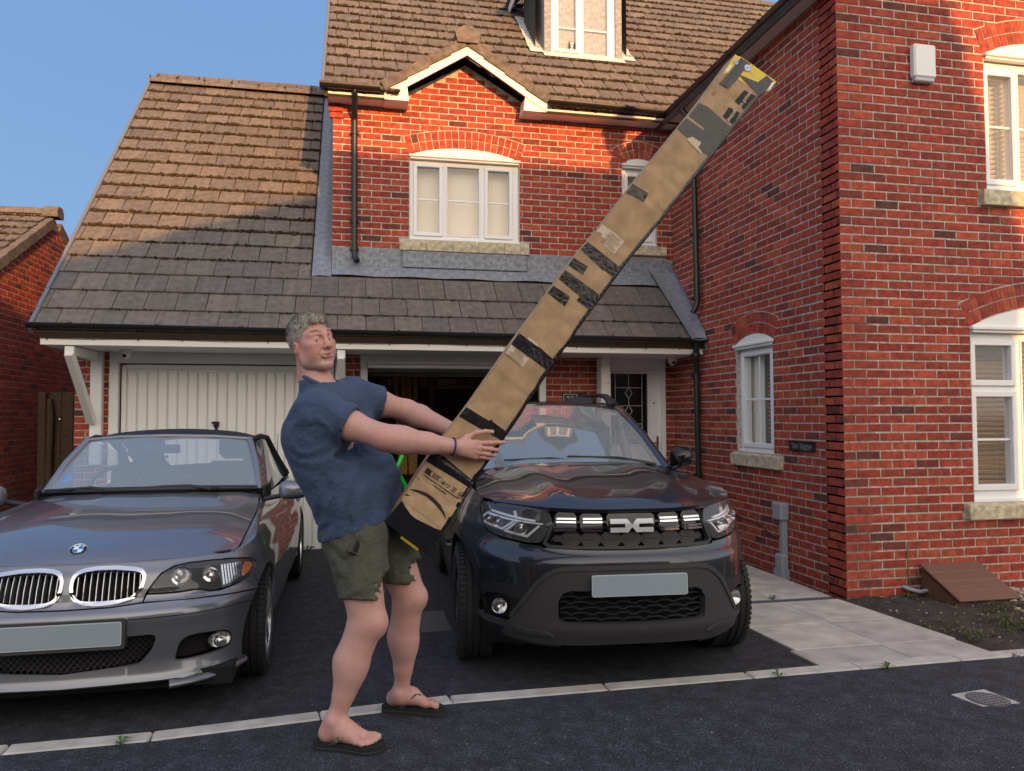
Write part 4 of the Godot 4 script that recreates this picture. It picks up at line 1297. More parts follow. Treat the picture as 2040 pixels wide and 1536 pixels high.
func build_dormer(R: Node) -> void:
	var z := -4.29
	var X := Transform3D(Basis(), V(0, 0, z))
	var c := MB.new()
	c.box(V(-0.885, 7.1, z - 0.55), V(1.12, 1.6, 1.02))
	var D := obj("dormer", c, M.lead, R)
	c = MB.new()
	for s in [[-1.438, -1.335], [-0.425, -0.325]]: c.box(V((s[0] + s[1]) * 0.5, 6.98, z + 0.012), V(s[1] - s[0], 1.20, 0.05), Basis(), 0.008)
	obj("cheek_post", c, M.lead, D)
	window(D, X, [-1.335, 6.385, -0.425, 7.75], -0.01, [[-1.235, 6.495, -0.985, 7.65, 0.045], [-0.875, 6.455, -0.53, 7.65]], {"bars": [6.80], "blind": {"pitch": 0.043, "tilt": -0.9, "mat": "blind_white"}})
	c = MB.new()
	c.box(V(-0.88, 6.385, z + 0.045), V(0.95, 0.035, 0.06), Basis(), 0.006)
	obj("dormer_sill", c, M.upvc, D)
	c = MB.new()   # small pitched roof with a dark soffit and white edge
	for s in [-1.0, 1.0]:
		c.box(V(-0.885 + s * 0.42, 8.02, z - 0.55), V(1.06, 0.05, 1.5), Basis(V(0, 0, 1), -s * 0.70), 0.004)
	obj("dormer_roof", c, M.tile1, D)
	c = MB.new()
	for s in [-1.0, 1.0]: c.box(V(-0.885 + s * 0.79, 7.60, z - 0.5), V(0.02, 0.14, 1.5), Basis(), 0.004)
	obj("dormer_fascia", c, M.fascia, D)
	c = MB.new()
	for s in [-1.0, 1.0]: c.grid(func(u, w): return V(-0.885 + s * (0.55 + 0.20 * u), 6.37 - 0.02 + w * 1.0 + 0.055, z + 0.06 - w * 1.0 + 0.01 * sin(w * 25.0) * u), 5, 24, s)
	c.grid(func(u, w): return V(-1.46 + u * 1.15, 6.375 - w * 0.10 + 0.045, z + 0.05 + w * 0.10), 8, 2, -1.0)
	obj("dormer_apron", c, M.lead_pale, D)
	var st := thing("window_sticker", "small dark square sticker with pale paw print marks inside the dormer window", "sticker", V(-1.035, 6.56, z - 0.005))
	c = MB.new()
	c.box(Vector3.ZERO, V(0.085, 0.115, 0.002))
	obj("sheet", c, M.black_gloss, st)
	c = MB.new()
	c.lathe([Vector2(0, 0.0016), Vector2(0.018, 0.0016)], V(0, -0.005, 0), Basis(V(1, 0, 0), PI * 0.5), 10)
	for i in 4: c.lathe([Vector2(0, 0.0016), Vector2(0.006, 0.0016)], V(-0.02 + i * 0.0133, 0.022 + (0.006 if i == 1 or i == 2 else 0.0), 0), Basis(V(1, 0, 0), PI * 0.5), 8)
	for i in 2: c.box(V(0, 0.043 - i * 0.086, 0.0012), V(0.055, 0.012, 0.0015))
	obj("print", c, M.white_gloss, st)

# ---------------------------------------------------------------- neighbours and what casts the evening shade
func build_neighbours() -> void:
	var N := thing("neighbour_house", "red brick gable end of the next house at the left edge with mossy tiled roof", "house")
	var X := Transform3D(Basis(V(0, 0, -1), V(0, 1, 0), V(1, 0, 0)), V(-8.2, 0, -3.0))      # u runs away from the camera
	var roofline := func(v: float): return Vector2(0.0, 7.1) if v < 3.0 else Vector2((v - 3.0) * 1.72 + 1.2, 7.1 - (v - 3.0) * 1.72 - 1.2)
	var c := MB.new()
	c.prism(ccw(pv([0, -0.2, 7.1, -0.2, 7.1, 2.4, 3.55, 4.30, 0, 2.3])), X.translated_local(V(0, 0, -0.0)), 0.25)
	var w := obj("gable_wall", c, M.mortar, N)
	var z0 := brick_list.size()
	brick_wall(w, X, 0.0, 7.1, 0.0, 4.2, [], 0.0, 1.0, 0.0, func(v: float):
		var t: float = maxf(v - 2.25, 0.0) * 1.76
		return Vector2(t, 7.1 - t))
	var xs := []
	var cs := []
	brick_list.sort_custom(func(p, q): return p[0] < q[0])
	for i in brick_list.size():
		var q: Array = brick_list[i]
		if i < 160:
			var o := obj("brick", brick_mesh[rng.randi() % 5], M["brick%d" % q[3]], w)
			o.transform = q[2]
		else: xs.append(q[2]); cs.append(lin("brick%d" % q[3]) * rf(0.85, 1.1))
	stuff("bricks_beyond", brick_mesh[0], M.brick_tinted, xs, cs, w)
	brick_list.clear()
	c = MB.new()
	c.box(V(-12.3, 1.1, -3.15), V(8.0, 2.6, 0.2))
	obj("front_wall", c, M.brick1, N)
	# roof: ridge along x at z = -6.55, tiles on the near slope
	var up := V(0, 1.93, -3.50).normalized()
	var rb := Basis(V(1, 0, 0), up, V(1, 0, 0).cross(up))
	c = MB.new()
	c.box(V(-11.6, 3.42, -4.82) , V(6.74, 4.1, 0.07), rb)
	var rb2 := Basis(V(-1, 0, 0), V(0, up.y, -up.z), V(-1, 0, 0).cross(V(0, up.y, -up.z)))
	c.box(V(-11.6, 3.42, -8.3), V(6.74, 4.1, 0.07), rb2)
	var R := obj("roof", c, M.wood_dark, N)
	moss_x = []; moss_c = []
	roof_tiles(R, Transform3D(rb, V(-11.4, 2.36, -2.90) + rb.z * 0.035), 3.14, 14, -0.1, func(s, e, v): return Vector2(s, e) if v < 4.1 else Vector2.ZERO, func(_u, _r): return 0.8)
	xs = []; cs = []
	tile_list.sort_custom(func(p, q): return p[0] < q[0])
	for i in tile_list.size():
		var q: Array = tile_list[i]
		if i < 60:
			var o := obj("roof_tile", tile_mesh[0], M["tile%d" % q[3]], R)
			o.transform = q[2]
		else: xs.append(q[2]); cs.append(lin("tile%d" % q[3]))
	if xs.size(): stuff("tiles_beyond", tile_mesh[0], M.tile_tinted, xs, cs, R)
	tile_list.clear()
	stuff("moss", lump(0, 0.35), M.moss, moss_x, moss_c, R)
	for r in 12:
		var t := MB.new()
		t.box(V(0, 0.163, -0.01), V(0.10, 0.34, 0.14), Basis(Vector3.RIGHT, -0.035), 0.006)
		var o := obj("verge_cap", t, M["tile%d" % (r % 4)], R)
		o.transform = Transform3D(rb, V(-8.21, 2.36, -2.90) + up * (r * 0.335))
		t = MB.new()
		t.box(V(0, 0.163, -0.01), V(0.10, 0.34, 0.14), Basis(Vector3.RIGHT, -0.035), 0.006)
		o = obj("verge_cap", t, M["tile%d" % (r % 4)], R)
		o.transform = Transform3D(rb2, V(-8.21, 2.36, -10.2) + rb2.y * (r * 0.335))
	c = MB.new()
	for i in 8: c.grid(func(u, v): return V(-8.16 - i * 0.42 - u * 0.415, 4.42 + sin(PI * v) * 0.11, -6.56 + cos(PI * v) * 0.13), 1, 8, 1.0)
	c.prism(ccw(pv([-0.12, -0.03, 0.12, -0.03, 0.13, 0.06, 0.06, 0.13, -0.06, 0.13, -0.13, 0.06])), Transform3D(Basis(V(0, 0, -1), V(0, 1, 0), V(1, 0, 0)), V(-8.13, 4.42, -6.56)), 0.2)
	obj("ridge", c, M.tile0, R)
	# side gate between the two houses
	var g := thing("side_gate", "dark stained timber side gate with rough post in the gap between the houses", "gate", V(-7.45, 0, -4.6))
	for i in 5:
		c = MB.new()
		c.box(V(-0.02 + i * 0.135, 0.9, 0.0), V(0.13, 1.80 + rf(-0.005, 0.005), 0.022), Basis(), 0.003)
		obj("board", c, M.wood_dark, g)
	c = MB.new()
	c.box(V(-0.135, 0.9, 0.05), V(0.085, 1.80, 0.09), Basis(Vector3.BACK, 0.006), 0.008)
	obj("post", c, M.wood_dark, g)
	c = MB.new()
	c.tube([V(-0.05, 0.0, 0.08), V(-0.048, 0.5, 0.082), V(-0.055, 1.0, 0.08), V(-0.045, 1.5, 0.08), V(-0.06, 1.72, 0.075)], [0.045, 0.045, 0.04, 0.042, 0.03], 7)
	obj("rail", c, M.wood_dark, g)
	c = MB.new()
	c.lathe([Vector2(0, 0.01), Vector2(0.010, 0.008), Vector2(0.012, 0)], V(0.03, 1.47, 0.012), Basis(V(1, 0, 0), PI * 0.5), 10)
	obj("latch", c, M.chrome, g)
	# houses across the road, behind the camera: their roofs cut off the low sun
	var o := thing("house_across_road", "brick house across the road whose hipped roof shades the drive", "house", V(0, 0, 19))
	c = MB.new()
	c.box(V(-0.6, 2.4, 1.2), V(10.2, 5.4, 8.0))
	obj("wall", c, M.brick1, o)
	c = MB.new()
	var A := V(-5.9, 5.0, -3.2)
	var B := V(4.62, 5.0, -3.2)
	var Cc := V(4.62, 5.0, 5.6)
	var Dd := V(-5.9, 5.0, 5.6)
	var p := V(-0.35, 8.0, 0.0)
	var q := V(4.32, 8.0, 0.0)
	var m1 := V(-2.25, 6.62, 0.0)
	var m0 := V(-5.9, 6.62, 0.0)
	c.quad(A, B, q, p, V(0, 1, -1)); c.flat(A, p, m1, V(0, 1, -1)); c.flat(A, m1, m0, V(0, 1, -1))
	c.quad(Dd, Cc, q, p, V(0, 1, 1)); c.flat(Dd, p, m1, V(0, 1, 1)); c.flat(Dd, m1, m0, V(0, 1, 1))
	c.flat(B, Cc, q, V(1, 0.2, 0)); c.flat(A, Dd, m0, V(-1, 0, 0))
	obj("roof", c, M.tile1, o)
	for i in 4:
		var wx := V(-4.2 + i * 2.3, 3.9 if i % 2 == 0 else 1.5, -2.83)
		c = MB.new()
		for e in [[V(0.52, 0, 0), V(0.09, 1.1, 0.08)], [V(-0.52, 0, 0), V(0.09, 1.1, 0.08)], [V(0, 0.52, 0.001), V(1.1, 0.09, 0.08)], [V(0, -0.52, 0.001), V(1.1, 0.09, 0.08)], [V(0, 0, 0.002), V(0.08, 1.0, 0.08)]]: c.box(wx + e[0], e[1], Basis(), 0.006)
		var wo := obj("window", c, M.upvc, o)
		c = MB.new()
		c.quad(wx + V(-0.5, -0.5, 0), wx + V(0.5, -0.5, 0), wx + V(0.5, 0.5, 0), wx + V(-0.5, 0.5, 0), V(0, 0, -1))
		obj("pane", c, M.black_gloss, wo)
	var o2 := thing("house_across_road", "lower brick house across the road to the left of the hipped one", "house", V(-13.5, 0, 19.4))
	c = MB.new()
	c.box(V(0, 2.3, 1.0), V(14.0, 4.8, 7.6))
	obj("wall", c, M.brick3, o2)
	c = MB.new()
	c.prism(ccw(pv([-3.4, 4.6, 4.9, 4.6, 0.2, 6.62])), Transform3D(Basis(V(0, 0, 1), V(0, 1, 0), V(-1, 0, 0)), V(-7.3, 0, 0)), -14.9)
	obj("roof", c, M.tile0, o2)
	# street lamp whose lantern throws its shadow between the two upper windows
	var L := thing("street_lamp", "black lantern street lamp standing on the pavement behind the camera", "street lamp", V(0.58, 0.09, 4.60))
	c = MB.new()
	c.tube([V(0, 0, 0), V(0, 0.9, 0), V(0, 1.0, 0), V(0, 3.6, 0), V(0, 5.95, 0)], [0.085, 0.085, 0.05, 0.045, 0.038], 14)
	obj("pole", c, M.black_plastic, L)
	c = MB.new()
	c.lathe([Vector2(0, -0.05), Vector2(0.06, -0.05), Vector2(0.11, 0.02), Vector2(0.155, 0.20), Vector2(0.0, 0.20)], V(0, 5.95, 0), Basis(), 6, 0.99)
	obj("lantern", c, M.white_paint, L)
	c = MB.new()
	c.lathe([Vector2(0, 0.205), Vector2(0.185, 0.205), Vector2(0.16, 0.25), Vector2(0.08, 0.34), Vector2(0.03, 0.37), Vector2(0, 0.40)], V(0, 5.95, 0), Basis(), 6, 0.99)
	obj("cap", c, M.black_plastic, L)

# ---------------------------------------------------------------- cars
func tab(t: Array, y: float) -> float:
	if y <= t[0].x: return t[0].y
	for i in t.size() - 1:
		if y <= t[i + 1].x:
			var f: float = (y - t[i].x) / (t[i + 1].x - t[i].x)
			return lerpf(t[i].y, t[i + 1].y, f * f * (3.0 - 2.0 * f) * 0.5 + f * 0.5)
	return t[-1].y

func belt(plan: PackedVector2Array, fp: Array, sp: Array, s0: float, s1: float) -> Callable:   # body skin round the car: p.x runs along the plan outline from the middle of the nose, p.y is the height
	var pts := []
	for q in plan: pts.append(V(q.x, 0, q.y))
	var fine := PackedVector2Array()
	for i in 601:
		var c := MB.cr(pts, i / 600.0 * (pts.size() - 1))
		fine.append(Vector2(c.x, c.z))
	var ds := 0.02
	var out := PackedVector2Array([fine[0]])
	var acc := 0.0
	for i in 600:
		var l := (fine[i + 1] - fine[i]).length()
		while acc + l >= ds * out.size() and l > 0.0: out.append(fine[i].lerp(fine[i + 1], (ds * out.size() - acc) / l))
		acc += l
	var nn := PackedVector2Array()
	for i in out.size():
		var d := (out[mini(i + 2, out.size() - 1)] - out[maxi(i - 2, 0)]).normalized()
		if i < 2: d = (out[i + 2] - Vector2(-out[2 - i].x, out[2 - i].y)).normalized()
		nn.append(Vector2(-d.y, d.x))
	return func(p: Vector2) -> Vector3:
		var a := absf(p.x)
		var t := clampf(a / ds, 0.0, out.size() - 1.001)
		var i := int(t)
		var c := out[i].lerp(out[i + 1], t - i)
		var n := nn[i].lerp(nn[i + 1], t - i).normalized()
		var w := smoothstep(s0, s1, a)
		var d := lerpf(tab(fp, p.y), tab(sp, p.y), w)
		c += n * d
		return V(c.x * (1.0 if p.x >= 0.0 else -1.0), p.y, c.y)

func line_poly(pts: PackedVector2Array, w: float) -> PackedVector2Array:
	var r := Geometry2D.offset_polyline(pts, w * 0.5, Geometry2D.JOIN_MITER, Geometry2D.END_BUTT)
	return ccw(r[0])

func whole(h: PackedVector2Array) -> Array:   # a half outline that begins and ends on the middle line, closed with its mirror image
	var o := h.duplicate()
	for i in range(h.size() - 2, 0, -1): o.append(Vector2(-h[i].x, h[i].y))
	return [ccw(o)]

func both(p: PackedVector2Array) -> Array: return [ccw(p), mir(p)]

func arc(c: Vector2, r: float, a0: float, a1: float, k := 16) -> PackedVector2Array:
	var o := PackedVector2Array()
	for i in k + 1: o.append(c + Vector2.from_angle(deg_to_rad(lerpf(a0, a1, float(i) / k))) * r)
	return o

func wheel(car: Node, at: Vector3, r: float, w: float, rim: float, dark: bool, spokes: int) -> void:
	var sgn := signf(at.x)
	var B := Basis(V(0, 0, 1), V(sgn, 0, 0), V(0, 1, 0))   # y axis points outward
	B = Basis(V(0, 0, sgn), V(sgn, 0, 0), V(0, 1, 0)) if B.determinant() < 0.0 else B
	var t := MB.new()
	var h := w * 0.5
	var prof := [Vector2(rim, -h * 0.8), Vector2(rim + 0.02, -h * 0.93), Vector2(r - 0.045, -h), Vector2(r - 0.018, -h * 0.92), Vector2(r - 0.004, -h * 0.78)]
	for k in 4:   # circumferential grooves
		var y := -h * 0.6 + k * h * 0.4
		prof.append_array([Vector2(r, y - 0.006), Vector2(r - 0.008, y - 0.004), Vector2(r - 0.008, y + 0.004), Vector2(r, y + 0.006)])
	prof.append_array([Vector2(r - 0.004, h * 0.78), Vector2(r - 0.018, h * 0.92), Vector2(r - 0.045, h), Vector2(rim + 0.02, h * 0.93), Vector2(rim, h * 0.8)])
	prof.reverse()
	t.lathe(prof, Vector3.ZERO, B, 56)
	for k in 64:   # shoulder blocks
		var a := TAU * k / 64.0
		var d := B * V(cos(a), 0, sin(a))
		for s in [-1.0, 1.0]: t.box(d * (r - 0.004) + B.y * s * h * 0.74, V(0.020, 0.012, 0.034), Basis(d.cross(B.y), d, B.y).orthonormalized())
	var W := Node3D.new()
	W.name = "wheel"
	car.add_child(W, true)
	W.position = at
	obj("tyre", t, M.rubber, W)
	var m := MB.new()
	m.lathe([Vector2(rim - 0.02, -h * 0.7), Vector2(rim - 0.012, h * 0.70), Vector2(rim + 0.012, h * 0.86), Vector2(rim - 0.006, h * 0.92), Vector2(rim - 0.022, h * 0.84), Vector2(rim - 0.03, h * 0.3)], Vector3.ZERO, B, 48)
	for k in spokes:
		var a := TAU * (k + 0.25) / spokes
		var d := B * V(cos(a), 0, sin(a))
		for s in [-0.5, 0.5]:
			var q := d.rotated(B.y, s * 0.22)
			m.box(q * rim * 0.52 + B.y * h * 0.66, V(0.026, rim * 0.94, 0.03), Basis(q.cross(B.y), q, B.y).orthonormalized(), 0.006)
	m.lathe([Vector2(0, h * 0.74), Vector2(0.05, h * 0.73), Vector2(0.065, h * 0.6), Vector2(0.065, 0)], Vector3.ZERO, B, 20)
	obj("rim", m, M.trim_black if dark else M.satin_silver, W)
	m = MB.new()
	m.lathe([Vector2(0, h * 0.2), Vector2(0.14, h * 0.2), Vector2(0.14, 0)], Vector3.ZERO, B, 28)
	obj("brake_disc", m, M.iron, W)

func seat(car: Node, x: float, z: float, y: float, mat_: Material) -> void:
	var b := MB.new()
	b.box(V(x, y + 0.16, z + 0.2), V(0.5, 0.16, 0.5), Basis(), 0.05)
	b.box(V(x, y + 0.5, z - 0.08), V(0.48, 0.64, 0.16), Basis(V(1, 0, 0), -0.2), 0.06)
	b.box(V(x, y + 0.93, z - 0.2), V(0.28, 0.2, 0.11), Basis(V(1, 0, 0), -0.15), 0.045)
	obj("seat", b, mat_, car)

func build_cars() -> void:
	build_suv()
	build_convertible()

func sheets(called: String, parent: Node, f: Callable, polys: Array, mat_: Material, cell: float, thick: float, off := 0.0, holes := []) -> MeshInstance3D:
	var b := MB.new()
	for p in polys: b.sheet(ccw(p), f, cell, thick, off, holes)
	return obj(called, b, mat_, parent)

func build_suv() -> void:
	var C := thing("suv", "dark slate compact SUV parked facing out with pale blank number plate", "car", V(-2.426, 0.018, 0.88), deg_to_rad(-3.95))
	var f := belt(pv([0, 0.84, 0.25, 0.825, 0.45, 0.77, 0.6, 0.675, 0.7, 0.56, 0.78, 0.42, 0.85, 0.22, 0.888, 0, 0.895, -0.8, 0.895, -1.6, 0.88, -2.67, 0.8, -3.3, 0, -3.45]),
		[Vector2(0.18, -0.12), Vector2(0.25, -0.05), Vector2(0.35, -0.01), Vector2(0.55, 0), Vector2(0.66, 0.004), Vector2(0.73, 0.0), Vector2(0.755, -0.022), Vector2(0.80, -0.03), Vector2(0.9, -0.035), Vector2(0.97, -0.06), Vector2(1.04, -0.11), Vector2(1.1, -0.2)],
		[Vector2(0.18, -0.06), Vector2(0.3, -0.02), Vector2(0.5, 0), Vector2(0.75, 0), Vector2(0.85, -0.015), Vector2(0.95, -0.05), Vector2(1.03, -0.09), Vector2(1.1, -0.15)], 0.55, 1.2)
	var aw := Vector2(1.337, 0.355)
	var rw := Vector2(1.337 + 2.70, 0.355)
	var ra := 0.415
	# painted bumper and flanks
	var HL := ccw(rounded(pv([0.472, 0.972, 0.437, 0.906, 0.516, 0.796, 0.60, 0.797, 0.778, 0.812, 0.90, 0.838, 0.99, 0.895, 1.06, 0.968, 1.035, 0.986, 0.814, 0.993, 0.609, 0.985]), 0.03))
	var half := pv([0, 0.684, 0.23, 0.684, 0.404, 0.674, 0.47, 0.638, 0.538, 0.574, 0.734, 0.568, 0.945, 0.545])
	half.append_array(arc(aw, ra, 153, 12, 18))
	half.append_array(pv([1.80, 0.44, 3.55, 0.44]))
	half.append_array(arc(rw, ra, 168, 12, 14))
	half.append_array(pv([5.2, 0.5, 5.2, 1.02, 3.0, 1.09, 1.95, 1.075, 1.25, 1.03, 1.06, 1.005]))
	half.append_array(pv([1.07, 0.965, 1.0, 0.89, 0.908, 0.83, 0.78, 0.803, 0.60, 0.788, 0.512, 0.786, 0.5, 0.775, 0.3, 0.770, 0, 0.768]))
	sheets("body_panel", C, f, whole(half), M.paint_slate, 0.05, 0.02)
	var seam := MB.new()
	for s in [1.0, -1.0]:
		for q in [pv([0.905, 0.832, 0.96, 0.80, 1.02, 0.76]), pv([1.95, 0.46, 1.93, 0.8, 1.96, 1.07]), pv([3.0, 0.46, 3.0, 1.08])]:
			var l := PackedVector2Array()
			for e in q: l.append(Vector2(e.x * s, e.y))
			seam.sheet(line_poly(l, 0.005), f, 0.06, 0.0, 0.0012)
	obj("panel_gap", seam, M.void_black, C)
	# dark core behind the gaps
	var core := MB.new()
	core.box(V(0, 0.62, -1.45), V(1.44, 0.74, 3.7)); core.box(V(0, 0.60, 0.30), V(1.1, 0.62, 0.5)); core.box(V(0, 0.62, 0.52), V(0.80, 0.5, 0.2))
	core.box(V(0, 0.93, -0.2), V(1.3, 0.18, 1.0)); core.box(V(0, 0.28, -1.4), V(1.5, 0.1, 3.6))
	obj("chassis", core, M.void_black, C)
	# lower cladding with fog lamp pockets
	var fog := ccw(rounded(pv([0.985, 0.372, 0.96, 0.443, 0.90, 0.488, 0.80, 0.508, 0.60, 0.494, 0.69, 0.368, 0.90, 0.352]), 0.03))
	var clad := pv([0.40, 0.25, 0.70, 0.255, 0.95, 0.29])
	clad.append_array(arc(aw, ra, 190, 153, 5))
	clad.append_array(pv([0.945, 0.545, 0.734, 0.568, 0.538, 0.574, 0.50, 0.54]))
	sheets("bumper_cladding", C, f, both(clad), M.trim_black, 0.05, 0.03, 0.004, [fog, mir(fog)])
	sheets("fog_pocket", C, f, both(fog), M.trim_black, 0.06, 0.0, -0.05)
	sheets("fog_pocket_lip", C, f, both(ccw(line_poly(pv([0.99, 0.365, 0.90, 0.345, 0.69, 0.352, 0.63, 0.40]), 0.026))), M.trim_grey, 0.05, 0.03, 0.012)
	# skid guard: grey frame round the lower grille
	var low := ccw(rounded(pv([0, 0.385, 0.37, 0.388, 0.408, 0.40, 0.409, 0.50, 0.38, 0.548, 0.34, 0.562, 0, 0.566, -0.34, 0.562, -0.38, 0.548, -0.409, 0.5, -0.408, 0.40, -0.37, 0.388]), 0.012))
	var skid := pv([0, 0.278, 0.45, 0.27, 0.75, 0.285, 0.766, 0.30, 0.59, 0.50, 0.51, 0.60, 0.463, 0.641, 0.41, 0.668, 0.34, 0.68, 0, 0.683, -0.34, 0.68, -0.41, 0.668, -0.463, 0.641, -0.51, 0.60, -0.59, 0.5, -0.766, 0.30, -0.75, 0.285, -0.45, 0.27])
	sheets("skid_guard", C, f, [skid], M.trim_grey, 0.05, 0.05, 0.016, [low])
	sheets("skid_bevel", C, f, [ccw(line_poly(pv([-0.68, 0.40, -0.59, 0.505, -0.512, 0.602, -0.463, 0.643, -0.41, 0.668, -0.34, 0.678, 0, 0.681, 0.34, 0.678, 0.41, 0.668, 0.463, 0.643, 0.512, 0.602, 0.59, 0.505, 0.68, 0.40]), 0.022))], M.trim_grey, 0.04, 0.02, 0.023)
	sheets("skid_lip", C, f, both(ccw(pv([0.43, 0.325, 0.62, 0.335, 0.64, 0.355, 0.47, 0.345]))), M.trim_grey, 0.05, 0.02, 0.03)
	sheets("grille_backing", C, f, [low], M.void_black, 0.06, 0.0, -0.05)
	var wav := MB.new()
	for k in 6:
		var y := 0.405 + k * 0.029
		var l := PackedVector2Array()
		for i in 49:
			var x := -0.40 + i * 0.8 / 48.0
			var ph := fposmod(x / 0.115 + (0.5 if k % 2 else 0.0), 1.0)
			l.append(Vector2(x, y + 0.010 * smoothstep(0.25, 0.42, absf(ph - 0.5) * 2.0) - 0.004))
		wav.sheet(line_poly(l, 0.010), f, 0.05, 0.015, -0.012)
	obj("grille_mesh", wav, M.trim_black, C)
	# wheel arch rings, sills, mud flaps
	for a in [aw, rw]:
		var ring := arc(a, ra + 0.055, 200, -20, 26)
		var inner := arc(a, ra - 0.012, -20, 200, 26)
		ring.append_array(inner)
		if a == aw:
			var keep := Geometry2D.intersect_polygons(ccw(ring), rect(0.95, 0.2, 2.2, 1.2))
			ring = keep[0]
		sheets("arch_cladding", C, f, both(ring), M.trim_black, 0.06, 0.03, 0.010)
	sheets("sill_cladding", C, f, both(pv([1.74, 0.26, 3.62, 0.26, 3.62, 0.47, 1.76, 0.47])), M.trim_black, 0.2, 0.03, 0.012)
	sheets("mud_flap", C, f, both(ccw(pv([0.66, 0.285, 1.10, 0.28, 1.085, 0.172, 0.67, 0.20]))), M.trim_black, 0.08, 0.012, -0.02)
	# upper grille
	var gr := ccw(pv([-0.457, 0.977, -0.432, 0.903, -0.492, 0.792, -0.46, 0.780, 0.46, 0.780, 0.492, 0.792, 0.432, 0.903, 0.457, 0.977]))
	sheets("grille_backing", C, f, [gr], M.void_black, 0.08, 0.0, -0.055)
	sheets("grille_frame", C, f, [ccw(line_poly(pv([-0.437, 0.91, -0.49, 0.80, -0.465, 0.784, 0, 0.779, 0.465, 0.784, 0.49, 0.80, 0.437, 0.91]), 0.016))], M.trim_grey, 0.05, 0.03, 0.004)
	sheets("grille_frame", C, f, [ccw(pv([-0.457, 0.972, 0.457, 0.972, 0.456, 0.983, -0.456, 0.983]))], M.black_gloss, 0.06, 0.03, -0.012)
	var blk := MB.new()
	for q in [[0.308, 0.436], [0.160, 0.285], [-0.134, 0.134]]:
		for s in ([1.0] if q[0] < 0.0 else [1.0, -1.0]):
			blk.sheet(ccw(pv([q[0] * s, 0.862, q[1] * s, 0.862, (q[1] + 0.005) * s, 0.948, (q[1] - 0.02) * s, 0.968, (q[0] + 0.02) * s, 0.968, q[0] * s, 0.948])), f, 0.06, 0.03, -0.02)
	for q in [0.298, 0.147]:
		for s in [1.0, -1.0]:
			for y in [0.915, 0.877]: blk.sheet(ccw(pv([(q - 0.014) * s, y, (q + 0.014) * s, y, (q + 0.014) * s, y + 0.012, (q - 0.014) * s, y + 0.012])), f, 0.06, 0.03, -0.025)
	obj("grille_block", blk, M.black_gloss, C)
	for q in [[0.312, 0.424, 0.437], [0.163, 0.272, 0.278]]:
		for s in [1.0, -1.0]:
			for k in 4:
				var y: float = [0.927, 0.910, 0.881, 0.864][k]
				var e: float = q[1] if k < 2 else q[2]
				if k < 2 and q[0] > 0.3: e = q[1]
				sheets("grille_bar", C, f, [ccw(pv([q[0] * s, y, e * s, y, e * s, y + 0.010, q[0] * s, y + 0.010]))], M.chrome, 0.06, 0.02, -0.004)
	for s in [1.0, -1.0]:
		var l := PackedVector2Array()
		for e in [-227, -69, -52, -69, 0, -12, 0, 14, -45, 70, -225, 70, -225, 20, -74, 20, -74, -20, -227, -20].size() / 2:
			var src := [-227, -69, -52, -69, 0, -12, 0, 14, -45, 70, -225, 70, -225, 20, -74, 20, -74, -20, -227, -20]
			l.append(Vector2(src[e * 2] * 0.000534 * s, 0.894 - src[e * 2 + 1] * 0.00050))
		sheets("emblem", C, f, [ccw(l)], M.silver_paint, 0.04, 0.014, 0.004)
	var hx := MB.new()
	for r in 3:
		for i in 9:
			var c := Vector2(-0.456 + i * 0.114 + (0.057 if r % 2 else 0.0), 0.804 + r * 0.019)
			if absf(c.x) > 0.45: continue
			var o := pv([-0.054, 0, -0.034, 0.0175, 0.034, 0.0175, 0.054, 0, 0.034, -0.0175, -0.034, -0.0175])
			var ou := PackedVector2Array()
			var inn := PackedVector2Array()
			for e in o: ou.append(c + e); inn.append(c + Vector2(e.x * 0.88, e.y * 0.72))
			hx.sheet(ccw(ou), f, 0.3, 0.016, -0.022 - 0.003 * (r % 2), [ccw(inn)])
	obj("grille_mesh", hx, M.trim_grey, C)
	# headlamps
	var hl := func(a: Array, s: float) -> PackedVector2Array:   # picture-like lamp coordinates to the skin
		var o := PackedVector2Array()
		for i in range(0, a.size(), 2): o.append(Vector2((1.045 - (a[i] - 430.0) * 0.00099 - maxf(0.0, a[i] - 900.0) * 0.0002) * s, 0.992 - (a[i + 1] - 150.0) * 0.000525))
		return o
	for s in [1.0, -1.0]:
		var outl := HL if s > 0.0 else mir(HL)
		var L := sheets("headlight", C, f, [outl], M.void_black, 0.05, 0.0, -0.045)  # near-black backing sheet, shade inside the lamp put in as colour
		var dr := MB.new()
		for q in [[500, 190, 535, 232, 915, 290], [752, 212, 774, 262], [452, 318, 500, 264, 960, 326], [455, 352, 690, 415], [672, 418, 768, 318], [704, 428, 792, 326], [700, 428, 872, 462, 940, 352]]:
			dr.sheet(line_poly((hl as Callable).call(q, s), 0.011), f, 0.04, 0.014, -0.016)
		obj("light_strip", dr, M.drl_white, L)
		var rf_ := MB.new()
		for q in [[650, 345, 0.030], [835, 385, 0.036], [560, 330, 0.022]]:
			var c2: PackedVector2Array = (hl as Callable).call([q[0], q[1]], s)
			var c3: Vector3 = f.call(c2[0])
			rf_.lathe([Vector2(0.003, -0.042), Vector2(q[2] * 0.6, -0.034), Vector2(q[2], -0.012), Vector2(q[2] * 1.05, -0.012)], c3, basis_to(V(0.25 * s, 0.05, 1.0)), 18)
			rf_.lathe([Vector2(0, -0.014), Vector2(0.008, -0.018), Vector2(0.009, -0.04)], c3, basis_to(V(0.25 * s, 0.05, 1.0)), 12)
		obj("reflector", rf_, M.reflector, L)
		var fin := MB.new()
		for k in 6:
			var q := [520 + k * 62, 432 + k * 14, 560 + k * 62, 436 + k * 14, 580 + k * 62, 470 + k * 11, 540 + k * 62, 462 + k * 11]
			fin.sheet(ccw((hl as Callable).call(q, s)), f, 0.05, 0.01, -0.02)
